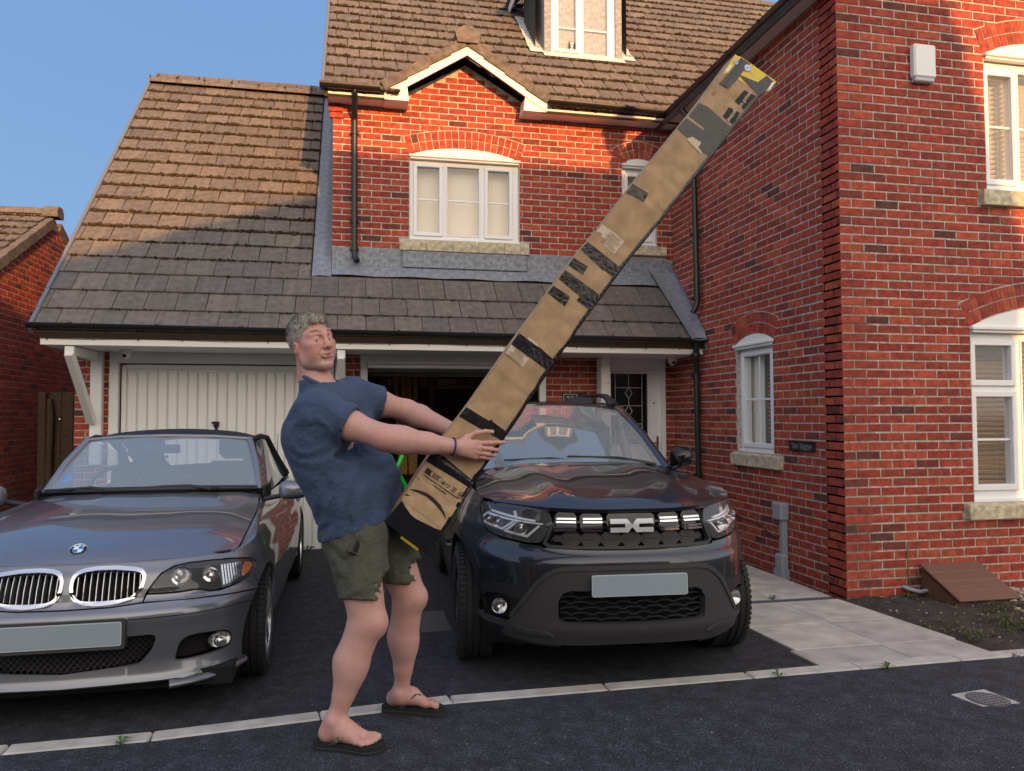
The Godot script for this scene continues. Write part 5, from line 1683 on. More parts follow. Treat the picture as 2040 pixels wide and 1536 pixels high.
		obj("lower_fin", fin, M.trim_black, L)
		sheets("lens", L, f, [inset(outl, 0.002)], M.lamp_glass, 0.04, 0.0, 0.001)
		var fg := Vector2(0.783 * s, 0.433)
		var fc: Vector3 = f.call(fg)
		var fl := MB.new()
		var fb := basis_to(V(0.35 * s, 0.0, 1.0))
		fl.lathe([Vector2(0.004, -0.045), Vector2(0.028, -0.035), Vector2(0.040, -0.012), Vector2(0.043, -0.010), Vector2(0.043, -0.04)], fc, fb, 24)
		var FL := obj("fog_lamp", fl, M.reflector, C)
		fl = MB.new()
		fl.lathe([Vector2(0.0, -0.002), Vector2(0.02, -0.003), Vector2(0.034, -0.006), Vector2(0.041, -0.012)], fc, fb, 24)
		obj("lens", fl, M.lamp_glass, FL)
	# number plate
	var pl := MB.new()
	var plp := rounded(rect(-0.26, -0.0555, 0.26, 0.0555), 0.012)
	pl.prism(ccw(plp), Transform3D(Basis(V(1, 0, 0), -0.06), V(0.022, 0.592, 0.870)), 0.012)
	var PL := obj("number_plate", pl, M.plate_edge, C)
	pl = MB.new()
	pl.prism(ccw(inset(plp, 0.004)), Transform3D(Basis(V(1, 0, 0), -0.06), V(0.022, 0.592, 0.8712)), 0.002)
	obj("plate_face", pl, M.plate_grey, PL)
	# bonnet
	var hr := [
		[V(0, 1.160, -0.42), V(0.2, 1.158, -0.43), V(0.36, 1.152, -0.45), V(0.5, 1.135, -0.49), V(0.60, 1.115, -0.54), V(0.69, 1.082, -0.62)],
		[V(0, 1.143, -0.12), V(0.2, 1.143, -0.12), V(0.37, 1.150, -0.13), V(0.5, 1.122, -0.15), V(0.64, 1.102, -0.17), V(0.745, 1.066, -0.22)],
		[V(0, 1.114, 0.20), V(0.2, 1.115, 0.20), V(0.37, 1.128, 0.19), V(0.49, 1.097, 0.17), V(0.645, 1.078, 0.13), V(0.772, 1.040, 0.06)],
		[V(0, 1.076, 0.48), V(0.2, 1.078, 0.475), V(0.36, 1.094, 0.46), V(0.475, 1.062, 0.43), V(0.63, 1.048, 0.36), V(0.775, 1.016, 0.22)],
		[V(0, 1.040, 0.66), V(0.2, 1.040, 0.655), V(0.34, 1.050, 0.63), V(0.46, 1.030, 0.585), V(0.61, 1.025, 0.47), V(0.745, 1.007, 0.32)],
		[V(0, 1.010, 0.742), V(0.19, 1.010, 0.735), V(0.33, 1.014, 0.705), V(0.45, 1.008, 0.655), V(0.59, 1.010, 0.55), V(0.715, 1.003, 0.405)],
		[V(0, 0.981, 0.785), V(0.19, 0.981, 0.778), V(0.33, 0.984, 0.748), V(0.45, 0.987, 0.692), V(0.58, 0.993, 0.592), V(0.705, 0.996, 0.435)]]
	var full := []
	for r in hr:
		var row := []
		for i in range(5, 0, -1): row.append(V(-r[i].x, r[i].y, r[i].z))
		row.append_array(r)
		full.append(row)
	var hb := MB.new()
	hb.net(full, 60, 36, -1.0)
	hb.grid(func(u, w): return MB.cr(full[6], u * 10.0) + V(0, -0.022 * w, -0.012 * w), 40, 1, -1.0)
	obj("bonnet", hb, M.paint_slate, C)
	# cowl, windscreen, pillars, roof
	var g0 := [V(-0.66, 1.105, -0.60), V(-0.4, 1.150, -0.46), V(0, 1.163, -0.41), V(0.4, 1.150, -0.46), V(0.66, 1.105, -0.60)]
	var gm := [V(-0.60, 1.335, -0.985), V(-0.33, 1.372, -0.885), V(0, 1.384, -0.85), V(0.33, 1.372, -0.885), V(0.60, 1.335, -0.985)]
	var g1 := [V(-0.53, 1.525, -1.345), V(-0.29, 1.555, -1.28), V(0, 1.566, -1.26), V(0.29, 1.555, -1.28), V(0.53, 1.525, -1.345)]
	var ws := MB.new()
	ws.net([g0, gm, g1], 28, 20, 1.0)
	ws.grid(func(u, w): return MB.netp([g0, gm, g1], u, w) + V(0, -0.0025, -0.004), 28, 20, 1.0)   # laminated: two sheets
	obj("windscreen", ws, M.car_glass, C)
	var bk := MB.new()   # black ceramic edge of the screen
	bk.grid(func(u, w): return MB.netp([g0, gm, g1], u, w * 0.07) + V(0, -0.004, -0.004), 24, 2)
	bk.grid(func(u, w): return MB.netp([g0, gm, g1], u, 0.95 + w * 0.05) + V(0, -0.004, -0.004), 24, 1)
	for s in [0.0, 0.965]: bk.grid(func(u, w): return MB.netp([g0, gm, g1], s + u * 0.035, w) + V(0, -0.004, -0.004), 1, 16)
	bk.box(V(0, 1.12, -0.47), V(1.2, 0.02, 0.12), Basis(), 0.01)
	obj("screen_edge", bk, M.black_gloss, C)
	var rr := []
	for q in [[1.566, -1.26, 0.53, 0.041], [1.60, -1.55, 0.56, 0.04], [1.618, -2.0, 0.565, 0.04], [1.61, -2.6, 0.56, 0.04], [1.57, -3.15, 0.53, 0.04]]:
		var row := []
		for i in 7:
			var u := (i - 3) / 3.0
			row.append(V(q[2] * u, q[0] - q[3] * u * u, q[1] - (0.085 * u * u if q[1] > -1.3 else 0.0)))
		rr.append(row)
	var rfm := MB.new()
	rfm.net(rr, 24, 24, 1.0)
	obj("roof", rfm, M.paint_slate, C)
	for s in [-1.0, 1.0]:
		var ap := MB.new()
		ap.tube([V(0.70 * s, 1.075, -0.62), V(0.635 * s, 1.31, -1.0), V(0.555 * s, 1.52, -1.36), V(0.585 * s, 1.558, -1.75), V(0.59 * s, 1.57, -2.3), V(0.57 * s, 1.55, -3.0)], [0.045, 0.042, 0.04, 0.036, 0.036, 0.036], 10)
		ap.tube([V(0.70 * s, 1.10, -1.62), V(0.62 * s, 1.54, -1.75)], 0.04, 8); ap.tube([V(0.72 * s, 1.10, -2.55), V(0.60 * s, 1.54, -2.65)], 0.05, 8)
		obj("pillar", ap, M.paint_slate, C)
		var sg := MB.new()
		sg.net([[V(0.72 * s, 1.085, -0.72), V(0.735 * s, 1.09, -1.6), V(0.73 * s, 1.09, -3.0)], [V(0.57 * s, 1.52, -1.42), V(0.60 * s, 1.555, -1.8), V(0.58 * s, 1.545, -2.95)]], 12, 6, -s)
		obj("side_window", sg, M.car_glass, C)
		var rail := MB.new()
		rail.tube([V(0.545 * s, 1.555, -1.50), V(0.545 * s, 1.60, -1.60), V(0.545 * s, 1.652, -1.78), V(0.54 * s, 1.668, -2.0), V(0.535 * s, 1.668, -2.5), V(0.53 * s, 1.655, -2.8), V(0.53 * s, 1.60, -2.98), V(0.53 * s, 1.56, -3.05)], [0.055, 0.042, 0.032, 0.026, 0.026, 0.032, 0.045, 0.055], 10, true, 0.7)
		obj("roof_rail", rail, M.trim_black, C)
		var mi := MB.new()
		var mc := V(0.865 * s, 1.165, -0.80)
		mi.grid(func(u, w):
			var a: float = u * TAU
			var t: float = w * PI
			var e := V(cos(a) * sin(t), sin(a) * sin(t), cos(t))
			return mc + V(signf(e.x) * pow(absf(e.x), 0.7) * 0.085 * s, signf(e.y) * pow(absf(e.y), 0.75) * 0.082 + 0.012 * e.x, e.z * (0.10 if e.z > 0.0 else 0.03)), 28, 14, -s, true)
		mi.box(V(0.80 * s, 1.09, -0.76), V(0.12, 0.03, 0.08), Basis(V(0, 0, 1), 0.35 * s), 0.01)
		obj("door_mirror", mi, M.black_gloss, C)
		var wp := MB.new()
		wp.tube([V((0.12 if s < 0 else 0.58), 1.150 - (0.02 if s > 0 else 0.0), -0.43 - (0.10 if s > 0 else 0.0)), V((-0.20 if s < 0 else 0.30), 1.185, -0.475), V((-0.52 if s < 0 else -0.08), 1.172 if s < 0 else 1.20, -0.545 if s < 0 else -0.47)], [0.014, 0.010, 0.006], 6)
		obj("wiper", wp, M.trim_black, C)
	# inside
	var ins := MB.new()
	ins.box(V(0, 1.02, -0.85), V(1.3, 0.16, 0.4), Basis(), 0.04); ins.box(V(0, 0.85, -2.0), V(1.3, 0.1, 2.4)); ins.box(V(0, 1.15, -3.1), V(1.2, 0.6, 0.08))
	obj("dashboard", ins, M.leather_dark, C)
	ins = MB.new()
	ins.box(V(0, 1.46, -1.40), V(0.24, 0.065, 0.03), Basis(), 0.012); ins.box(V(0, 1.50, -1.36), V(0.03, 0.06, 0.03))
	obj("rear_view_mirror", ins, M.trim_black, C)
	ins = MB.new()
	var stw := []
	for i in 25: stw.append(V(-0.36 + cos(TAU * i / 24.0) * 0.185, 1.06 + sin(TAU * i / 24.0) * 0.17, -1.10 + sin(TAU * i / 24.0) * -0.07))
	ins.tube(stw, 0.015, 8, false)
	ins.box(V(-0.36, 1.05, -1.11), V(0.34, 0.06, 0.03), Basis(), 0.012)
	obj("steering_wheel", ins, M.leather_dark, C)
	seat(C, -0.36, -1.75, 0.62, M.leather_dark); seat(C, 0.36, -1.75, 0.62, M.leather_dark)
	for w in [[-0.79, 0.0], [0.79, 0.0], [-0.79, -2.67], [0.79, -2.67]]: wheel(C, V(w[0], 0.345, w[1]), 0.345, 0.215, 0.225, true, 5)
	var cd := thing("card", "orange printed card lying on the dashboard at the right of the SUV windscreen", "card", C.transform * V(0.42, 1.125, -0.69), deg_to_rad(-4))
	var k := MB.new()
	k.box(Vector3.ZERO, V(0.24, 0.004, 0.08), Basis(V(1, 0, 0), 0.5))
	obj("sheet", k, M.timber, cd)
	k = MB.new()
	for i in 5: k.box(V(-0.07 + i * 0.022, 0.003, 0.0), V(0.006, 0.004, 0.04), Basis(V(1, 0, 0), 0.5))
	obj("print", k, M.white_gloss, cd)
	var st := MB.new()
	st.grid(func(u, w): return MB.netp([g0, gm, g1], 0.88 + u * 0.075, 0.885 + w * 0.04) + V(0, -0.006, -0.006), 2, 2)
	obj("screen_sticker", st, M.plate_edge, C)

func build_convertible() -> void:
	var C := thing("convertible", "grey blue convertible with black fabric roof and twin oval grilles parked at left", "car", V(-5.285, 0.010, 0.85))
	var f := belt(pv([0, 0.76, 0.3, 0.745, 0.5, 0.70, 0.65, 0.62, 0.76, 0.50, 0.83, 0.36, 0.865, 0.2, 0.875, 0, 0.875, -0.8, 0.875, -1.8, 0.872, -2.7, 0.8, -3.3, 0.5, -3.6, 0, -3.68]),
		[Vector2(0.12, -0.05), Vector2(0.18, 0.0), Vector2(0.215, 0.012), Vector2(0.24, -0.004), Vector2(0.3, -0.015), Vector2(0.45, 0), Vector2(0.515, 0.008), Vector2(0.53, 0.016), Vector2(0.56, 0.010), Vector2(0.585, -0.02), Vector2(0.61, -0.045), Vector2(0.65, -0.055), Vector2(0.72, -0.08), Vector2(0.77, -0.125), Vector2(0.84, -0.25)],
		[Vector2(0.15, -0.05), Vector2(0.3, -0.01), Vector2(0.45, 0), Vector2(0.56, 0.008), Vector2(0.60, 0.004), Vector2(0.72, -0.02), Vector2(0.82, -0.05), Vector2(0.9, -0.12), Vector2(0.98, -0.2)], 0.55, 1.1)
	var aw := Vector2(1.2195, 0.315)
	var rw := Vector2(1.2195 + 2.725, 0.315)
	var ra := 0.345
	var kid := ccw(pv([0.014, 0.679, 0.016, 0.713, 0.030, 0.737, 0.062, 0.752, 0.125, 0.759, 0.215, 0.758, 0.312, 0.748, 0.345, 0.738, 0.360, 0.717, 0.355, 0.677, 0.335, 0.636, 0.303, 0.606, 0.239, 0.591, 0.155, 0.587, 0.079, 0.592, 0.040, 0.610, 0.020, 0.643]))
	kid = rounded(kid, 0.02, 3)
	var HL := ccw(rounded(pv([0.361, 0.631, 0.388, 0.669, 0.433, 0.716, 0.504, 0.742, 0.594, 0.750, 0.735, 0.750, 0.863, 0.742, 0.977, 0.727, 1.022, 0.702, 1.014, 0.678, 0.962, 0.651, 0.902, 0.634, 0.819, 0.618, 0.736, 0.609, 0.677, 0.611, 0.637, 0.623, 0.606, 0.629, 0.521, 0.626, 0.433, 0.628]), 0.02))
	# nose piece of the bonnet with the two grilles
	var nose := pv([0, 0.583, 0.20, 0.585, 0.345, 0.596, 0.36, 0.637, 0.388, 0.675, 0.43, 0.721, 0.50, 0.747, 0.594, 0.755, 0.735, 0.755, 0.80, 0.751, 0.86, 0.765, 0.88, 0.775, 0, 0.775])
	sheets("bonnet_nose", C, f, whole(nose), M.paint_grey_blue, 0.03, 0.02, 0.0, [kid, mir(kid)])
	var strip := pv([0.352, 0.596, 0.68, 0.588, 0.868, 0.578, 1.0, 0.566, 0.895, 0.628, 0.82, 0.611, 0.736, 0.602, 0.677, 0.604, 0.637, 0.616, 0.606, 0.622, 0.521, 0.619, 0.433, 0.621, 0.366, 0.624])
	sheets("headlight_trim", C, f, both(strip), M.paint_grey_blue, 0.03, 0.02)
	sheets("washer_cover", C, f, both(rounded(pv([0.54, 0.597, 0.66, 0.594, 0.665, 0.606, 0.64, 0.617, 0.575, 0.618, 0.55, 0.612]), 0.008)), M.paint_grey_blue, 0.03, 0.02, 0.0025)
	# flank
	var fl := pv([0.897, 0.628, 1.003, 0.566])
	fl.append_array(arc(aw, ra, 133, 12, 16))
	fl.append_array(pv([1.62, 0.22, 3.55, 0.22]))
	fl.append_array(arc(rw, ra, 172, 10, 14))
	fl.append_array(pv([4.9, 0.3, 4.9, 0.90, 2.6, 0.93, 1.9, 0.915, 1.2, 0.845, 0.98, 0.795, 0.86, 0.768, 0.81, 0.753, 0.863, 0.747, 0.977, 0.733, 1.03, 0.703, 1.02, 0.674, 0.967, 0.645]))
	sheets("body_panel", C, f, both(fl), M.paint_grey_blue, 0.05, 0.02)
	var seam := MB.new()
	for s in [1.0, -1.0]:
		for q in [pv([1.93, 0.25, 1.90, 0.6, 1.95, 0.91]), pv([3.2, 0.3, 3.15, 0.6, 3.25, 0.92]), pv([1.003, 0.575, 0.985, 0.64])]:
			var l := PackedVector2Array()
			for e in q: l.append(Vector2(e.x * s, e.y))
			seam.sheet(line_poly(l, 0.005), f, 0.06, 0.0, 0.0012)
		seam.sheet(line_poly(pv([-0.86 * s, 0.523, -0.97 * s, 0.508, -1.03 * s, 0.495]), 0.004), f, 0.05, 0.0, 0.0012)
	seam.sheet(line_poly(pv([-0.86, 0.523, -0.34, 0.526, 0.34, 0.526, 0.86, 0.523]), 0.004), f, 0.05, 0.0, 0.0012)
	obj("panel_gap", seam, M.void_black, C)
	# bumper with lower intake and fog pockets
	var fogp := ccw(rounded(pv([0.494, 0.30, 0.516, 0.388, 0.548, 0.412, 0.605, 0.418, 0.735, 0.408, 0.785, 0.390, 0.803, 0.356, 0.795, 0.322, 0.756, 0.306, 0.686, 0.302, 0.58, 0.299]), 0.025))
	var inta := ccw(rounded(pv([-0.405, 0.438, -0.41, 0.42, -0.395, 0.37, -0.34, 0.305, 0, 0.282, 0.34, 0.305, 0.395, 0.37, 0.41, 0.42, 0.405, 0.438, 0.38, 0.444, -0.38, 0.444]), 0.02))
	var bum := pv([0, 0.222, 0.30, 0.225, 0.50, 0.222, 0.65, 0.205, 0.80, 0.205, 0.93, 0.225])
	bum.append_array(arc(aw, ra, 196, 133, 8))
	bum.append_array(pv([0.985, 0.560, 0.868, 0.571, 0.68, 0.581, 0.48, 0.589, 0.345, 0.589, 0.20, 0.579, 0, 0.577]))
	sheets("front_bumper", C, f, whole(bum), M.paint_grey_blue, 0.03, 0.02, 0.0, [fogp, mir(fogp), inta])
	var sp := MB.new()   # corner splitters below the bumper
	for s in [1.0, -1.0]:
		sp.grid(func(u, w):
			var q: float = lerpf(0.47, 0.93, u)
			var c: Vector3 = f.call(Vector2(q * s, 0.22))
			var a: float = w * PI
			var n: Vector3 = V(c.x * 0.5, 0, 0.9).normalized()
			return c + n * (0.012 + 0.030 * sin(a)) * (1.0 - 0.3 * u) + V(0, 0.002 - 0.045 * w * (1.0 - 0.35 * u), 0), 24, 8, -s)
	obj("splitter", sp, M.paint_grey_blue, C)
	sheets("intake_back", C, f, [inta], M.void_black, 0.06, 0.0, -0.09)
	var me := MB.new()
	for k in 44:
		for d in [1.0, -1.0]:
			var c := -0.62 + k * 0.029
			var l := PackedVector2Array()
			for i in 7: l.append(Vector2(c + d * (i * 0.027 - 0.08), 0.275 + i * 0.028))
			for q in Geometry2D.intersect_polyline_with_polygon(l, inta):
				if (q[0] - q[-1]).length() > 0.01: me.sheet(line_poly(q, 0.0022), f, 0.08, 0.0, -0.03 - 0.001 * d)
	obj("intake_mesh", me, M.trim_grey, C)
	sheets("fog_pocket", C, f, both(fogp), M.void_black, 0.06, 0.0, -0.06)  # dark sheet at the back, the recess shade is its colour
	for s in [1.0, -1.0]:
		var c: Vector3 = f.call(Vector2(0.725 * s, 0.358))
		var b := basis_to(V(0.45 * s, 0.0, 1.0)) * Basis.from_scale(V(1, 1, 1))
		var q := MB.new()
		var sq := Basis(b.x, b.y, b.z)
		sq = Basis(V(1.4, 0, 0).rotated(Vector3.UP, -0.42 * -s), b.y, V(0, 1, 0))
		q.lathe([Vector2(0.004, -0.05), Vector2(0.028, -0.04), Vector2(0.040, -0.016), Vector2(0.042, -0.05)], c, Basis(b.y.cross(V(0, 1, 0)) * 1.4, b.y, V(0, 1, 0)), 26)
		var F := obj("fog_lamp", q, M.reflector, C)
		q = MB.new()
		q.lathe([Vector2(0.0, -0.004), Vector2(0.02, -0.006), Vector2(0.034, -0.010), Vector2(0.041, -0.018)], c, Basis(b.y.cross(V(0, 1, 0)) * 1.4, b.y, V(0, 1, 0)), 26)
		obj("lens", q, M.lamp_glass, F)
		# kidney grilles
		var kp := kid if s > 0.0 else mir(kid)
		var ki := inset(kp, 0.017)
		var K := sheets("kidney_grille", C, f, [kp], M.chrome, 0.03, 0.03, 0.008, [ki])
		sheets("grille_back", K, f, [kp], M.void_black, 0.08, 0.0, -0.06)
		var bars := MB.new()
		for i in 11:
			var x: float = (0.048 + i * 0.0282) * s
			for e in Geometry2D.intersect_polyline_with_polygon(pv([x, 0.57, x, 0.78]), inset(kp, 0.020)):
				bars.sheet(line_poly(e, 0.0035), f, 0.03, 0.035, -0.004)
		obj("grille_slat", bars, M.satin_silver, K)
		# headlamps
		var outl := HL if s > 0.0 else mir(HL)
		var L := sheets("headlight", C, f, [outl], M.void_black, 0.04, 0.0, -0.05)  # backing sheet coloured near-black for the shaded depth of the lamp
		for e in [[0.535, 0.696, 0.047, 0.036], [0.703, 0.690, 0.043, 0.028]]:
			var lc: Vector3 = f.call(Vector2(e[0] * s, e[1]))
			var lb := basis_to(V(0.30 * s + 0.25 * s * (e[0] - 0.5), 0.05, 1.0))
			q = MB.new()
			q.lathe([Vector2(0.004, -0.05), Vector2(e[3] * 0.7, -0.045), Vector2(e[3], -0.018), Vector2(e[3] + 0.001, -0.012), Vector2(e[2], -0.010), Vector2(e[2] + 0.002, -0.02)], lc, lb, 30)
			obj("lamp_ring", q, M.chrome, L)
			q = MB.new()
			q.lathe([Vector2(0, -0.014), Vector2(e[3] * 0.5, -0.018), Vector2(e[3] * 0.98, -0.03)], lc, lb, 24)
			obj("lamp_lens", q, M.lamp_glass, L)
			if e[0] < 0.6:
				q = MB.new()
				q.lathe([Vector2(0, -0.02), Vector2(0.007, -0.022), Vector2(0.008, -0.05)], lc, lb, 12)
				obj("bulb", q, M.satin_silver, L)
		var ind := MB.new()
		for k in 13:
			var u := 0.775 + k * 0.0185
			for e in Geometry2D.intersect_polyline_with_polygon(pv([u * s, 0.60, (u + 0.012) * s, 0.76]), inset(outl, 0.014)):
				ind.sheet(line_poly(e, 0.0105), f, 0.03, 0.012, -0.020)
		obj("indicator_ribs", ind, M.reflector, L)
		var am := Geometry2D.intersect_polygons(inset(outl, 0.012), ccw(pv([0.90 * s, 0.60, 1.1 * s, 0.60, 1.1 * s, 0.70, 0.955 * s, 0.715, 0.92 * s, 0.68])))
		if am.size(): sheets("amber_reflector", L, f, [am[0]], M.amber, 0.03, 0.01, -0.012)
		sheets("lens", L, f, [inset(outl, 0.002)], M.lamp_glass, 0.03, 0.0, 0.001)
	# number plate
	var plp := rounded(rect(-0.26, -0.0555, 0.26, 0.0555), 0.01)
	var hold := MB.new()
	hold.prism(ccw(rounded(rect(-0.275, -0.072, 0.275, 0.068), 0.016)), Transform3D(Basis(V(1, 0, 0), -0.03), V(0.008, 0.468, 0.780)), 0.05)
	var PH := obj("plate_holder", hold, M.trim_grey, C)
	hold = MB.new()
	hold.prism(ccw(plp), Transform3D(Basis(V(1, 0, 0), -0.03), V(0.008, 0.468, 0.7835)), 0.004)
	var NP := obj("number_plate", hold, M.plate_edge, C)
	hold = MB.new()
	hold.prism(ccw(inset(plp, 0.004)), Transform3D(Basis(V(1, 0, 0), -0.03), V(0.008, 0.468, 0.7845)), 0.002)
	obj("plate_face", hold, M.plate_grey, NP)
	hold = MB.new()
	for i in 4: hold.box(V(0.228 + i * 0.0055, 0.4235, 0.7835), V(0.0035, 0.0035, 0.001))
	obj("plate_print", hold, M.print_black, NP)
	# bonnet top
	var hr := [
		[V(0, 0.995, -0.66), V(0.22, 0.993, -0.68), V(0.42, 0.985, -0.73), V(0.58, 0.972, -0.80), V(0.70, 0.945, -0.90)],
		[V(0, 0.970, -0.32), V(0.22, 0.970, -0.33), V(0.42, 0.964, -0.36), V(0.60, 0.944, -0.40), V(0.735, 0.905, -0.45)],
		[V(0, 0.938, 0.0), V(0.22, 0.940, 0.0), V(0.41, 0.936, -0.02), V(0.60, 0.912, -0.04), V(0.745, 0.868, -0.07)],
		[V(0, 0.893, 0.30), V(0.22, 0.896, 0.295), V(0.39, 0.892, 0.28), V(0.58, 0.866, 0.24), V(0.74, 0.826, 0.17)],
		[V(0, 0.845, 0.50), V(0.21, 0.844, 0.49), V(0.37, 0.838, 0.465), V(0.55, 0.815, 0.41), V(0.73, 0.790, 0.31)],
		[V(0, 0.806, 0.588), V(0.2, 0.804, 0.577), V(0.35, 0.800, 0.552), V(0.53, 0.789, 0.487), V(0.722, 0.776, 0.375)],
		[V(0, 0.775, 0.630), V(0.2, 0.775, 0.620), V(0.345, 0.775, 0.597), V(0.52, 0.772, 0.535), V(0.715, 0.768, 0.430)]]
	var full := []
	for r in hr:
		var row := []
		for i in range(4, 0, -1): row.append(V(-r[i].x, r[i].y, r[i].z))
		row.append_array(r)
		full.append(row)
	var hb := MB.new()
	hb.net(full, 48, 36, -1.0)
	obj("bonnet", hb, M.paint_grey_blue, C)
	for s in [1.0, -1.0]:   # wing tops beside the bonnet
		var wt := MB.new()
		var e0 := []
		var e1 := []
		for i in 7:
			var r := V(hr[i][4].x * s, hr[i][4].y - 0.002, hr[i][4].z)
			r.x += 0.006 * s
			e0.append(r)
		for q in [[1.95, 0.912], [1.60, 0.885], [1.25, 0.850], [1.10, 0.822], [1.0, 0.797], [0.93, 0.782], [0.87, 0.769]]: e1.append(f.call(Vector2(q[0] * s, q[1])))
		wt.grid(func(u, w):
			var a := MB.cr(e0, w * 6.0)
			var b := MB.cr(e1, w * 6.0)
			return a.lerp(b, u) + V(0, 0.010 * sin(u * PI), 0), 8, 30, -s)
		obj("wing_top", wt, M.paint_grey_blue, C)
	var vent := MB.new()
	for i in 26: vent.box(V(-0.235 + i * 0.0205, 0.998 - absf(i - 13.0) * 0.0003, -0.635 - absf(i - 12.0) * 0.0006), V(0.010, 0.004, 0.030), Basis(Vector3.UP, -0.4) * Basis(V(1, 0, 0), 0.10))
	obj("bonnet_vent", vent, M.void_black, C)
	# badge
	var bd := Basis(V(1, 0, 0), 0.0)
	var bn := V(0, 0.84, 0.56).normalized()
	var bb := Basis(V(1, 0, 0), bn, V(1, 0, 0).cross(bn))
	var bc := V(0.0, 0.828, 0.542) + bn * 0.002
	var q2 := MB.new()
	q2.lathe([Vector2(0, 0.005), Vector2(0.036, 0.004), Vector2(0.041, 0.0)], bc, bb, 36)
	var BD := obj("badge", q2, M.black_gloss, C)
	q2 = MB.new()
	q2.lathe([Vector2(0.0385, 0.004), Vector2(0.0405, 0.005), Vector2(0.0425, 0.0)], bc, bb, 36)
	q2.lathe([Vector2(0.0235, 0.0052), Vector2(0.0245, 0.0062), Vector2(0.0255, 0.0052)], bc, bb, 30)
	obj("badge_ring", q2, M.chrome, BD)
	for k in 4:
		q2 = MB.new()
		for i in 8:
			var a0 := TAU * (k * 8 + i) / 32.0
			var a1 := TAU * (k * 8 + i + 1) / 32.0
			q2.flat(bc + bn * 0.0058, bc + bn * 0.0058 + bb * V(cos(a0), 0, sin(a0)) * 0.0235, bc + bn * 0.0058 + bb * V(cos(a1), 0, sin(a1)) * 0.0235, bn)
		obj("badge_quarter", q2, M.badge_blue if k % 2 == 1 else M.white_gloss, BD)
	var lt := "BMW"
	for i in 3:
		var t := text_mesh(lt[i], 0.017, 0.001, "Droid Sans", 700)
		var a := -PI * 0.5 + (i - 1) * 0.72
		var o := obj("badge_letter", t, M.white_gloss, BD)
		var dr := bb * V(cos(a), 0, sin(a))
		o.transform = Transform3D(Basis(bn.cross(dr) * -1.0, dr, bn), bc + dr * 0.0308 + bn * 0.0055)
		if o.basis.determinant() < 0.0: o.basis.x = -o.basis.x
	# windscreen and frame
	var g0 := [V(-0.69, 0.985, -0.96), V(-0.42, 1.005, -0.78), V(0, 1.012, -0.70), V(0.42, 1.005, -0.78), V(0.69, 0.985, -0.96)]
	var gm := [V(-0.635, 1.165, -1.185), V(-0.37, 1.188, -1.05), V(0, 1.196, -0.99), V(0.37, 1.188, -1.05), V(0.635, 1.165, -1.185)]
	var g1 := [V(-0.565, 1.318, -1.40), V(-0.32, 1.340, -1.31), V(0, 1.348, -1.28), V(0.32, 1.340, -1.31), V(0.565, 1.318, -1.40)]
	var ws := MB.new()
	ws.net([g0, gm, g1], 28, 20, 1.0)
	ws.grid(func(u, w): return MB.netp([g0, gm, g1], u, w) + V(0, -0.0025, -0.004), 28, 20, 1.0)   # laminated: two sheets
	obj("windscreen", ws, M.car_glass, C)
	var fr := MB.new()
	for s in [0, 4]: fr.tube([g0[s] + V(0, -0.02, 0), gm[s], g1[s]], [0.030, 0.027, 0.026], 10)
	fr.tube(g1, 0.018, 10)
	obj("screen_frame", fr, M.paint_grey_blue, C)
	var bk := MB.new()
	bk.grid(func(u, w): return MB.netp([g0, gm, g1], u, w * 0.05) + V(0, -0.003, -0.003), 24, 1)
	bk.tube([g0[0] + V(0.02, 0, 0.02), g0[1] + V(0, 0, 0.02), g0[2] + V(0, 0, 0.02), g0[3] + V(0, 0, 0.02), g0[4] + V(-0.02, 0, 0.02)], 0.022, 8)
	obj("cowl", bk, M.trim_black, C)
	# fabric roof
	var rr := []
	for q in [[1.352, -1.285, 0.565, 0.034, 0.11], [1.385, -1.45, 0.585, 0.045, 0.09], [1.395, -1.75, 0.60, 0.055, 0.02], [1.375, -2.1, 0.60, 0.06, 0.0], [1.30, -2.45, 0.585, 0.06, 0.0], [1.10, -2.78, 0.60, 0.06, 0.0], [0.95, -2.98, 0.66, 0.06, 0.0]]:
		var row := []
		for i in 9:
			var u := (i - 4) / 4.0
			row.append(V(q[2] * u, q[0] - q[3] * u * u - 0.02 * pow(absf(u), 8.0), q[1] - q[4] * u * u))
		rr.append(row)
	var tp := MB.new()
	tp.grid(func(u, w): return MB.netp(rr, u, w * 0.60), 32, 20, 1.0)
	for s in [[0.0, 0.22], [0.78, 0.22]]: tp.grid(func(u, w): return MB.netp(rr, s[0] + u * s[1], 0.6 + w * 0.4), 8, 12, 1.0)
	tp.grid(func(u, w): return MB.netp(rr, 0.22 + u * 0.56, 0.88 + w * 0.12), 16, 4, 1.0)
	tp.grid(func(u, w): return MB.netp(rr, 0.22 + u * 0.56, 0.6 + w * 0.07), 16, 3, 1.0)
	for s in [-1.0, 1.0]:
		tp.tube([V(0.575 * s, 1.315, -1.42), V(0.605 * s, 1.33, -1.70), V(0.615 * s, 1.305, -2.1), V(0.62 * s, 1.20, -2.45), V(0.66 * s, 1.05, -2.70), V(0.70 * s, 0.95, -2.85)], [0.02, 0.024, 0.028, 0.035, 0.045, 0.05], 8)
	obj("fabric_roof", tp, M.soft_top, C)
	var rg := MB.new()
	rg.grid(func(u, w): return MB.netp(rr, 0.22 + u * 0.56, 0.67 + w * 0.21) + V(0, 0, 0.004), 12, 4, 1.0)
	obj("rear_window", rg, M.car_glass, C)
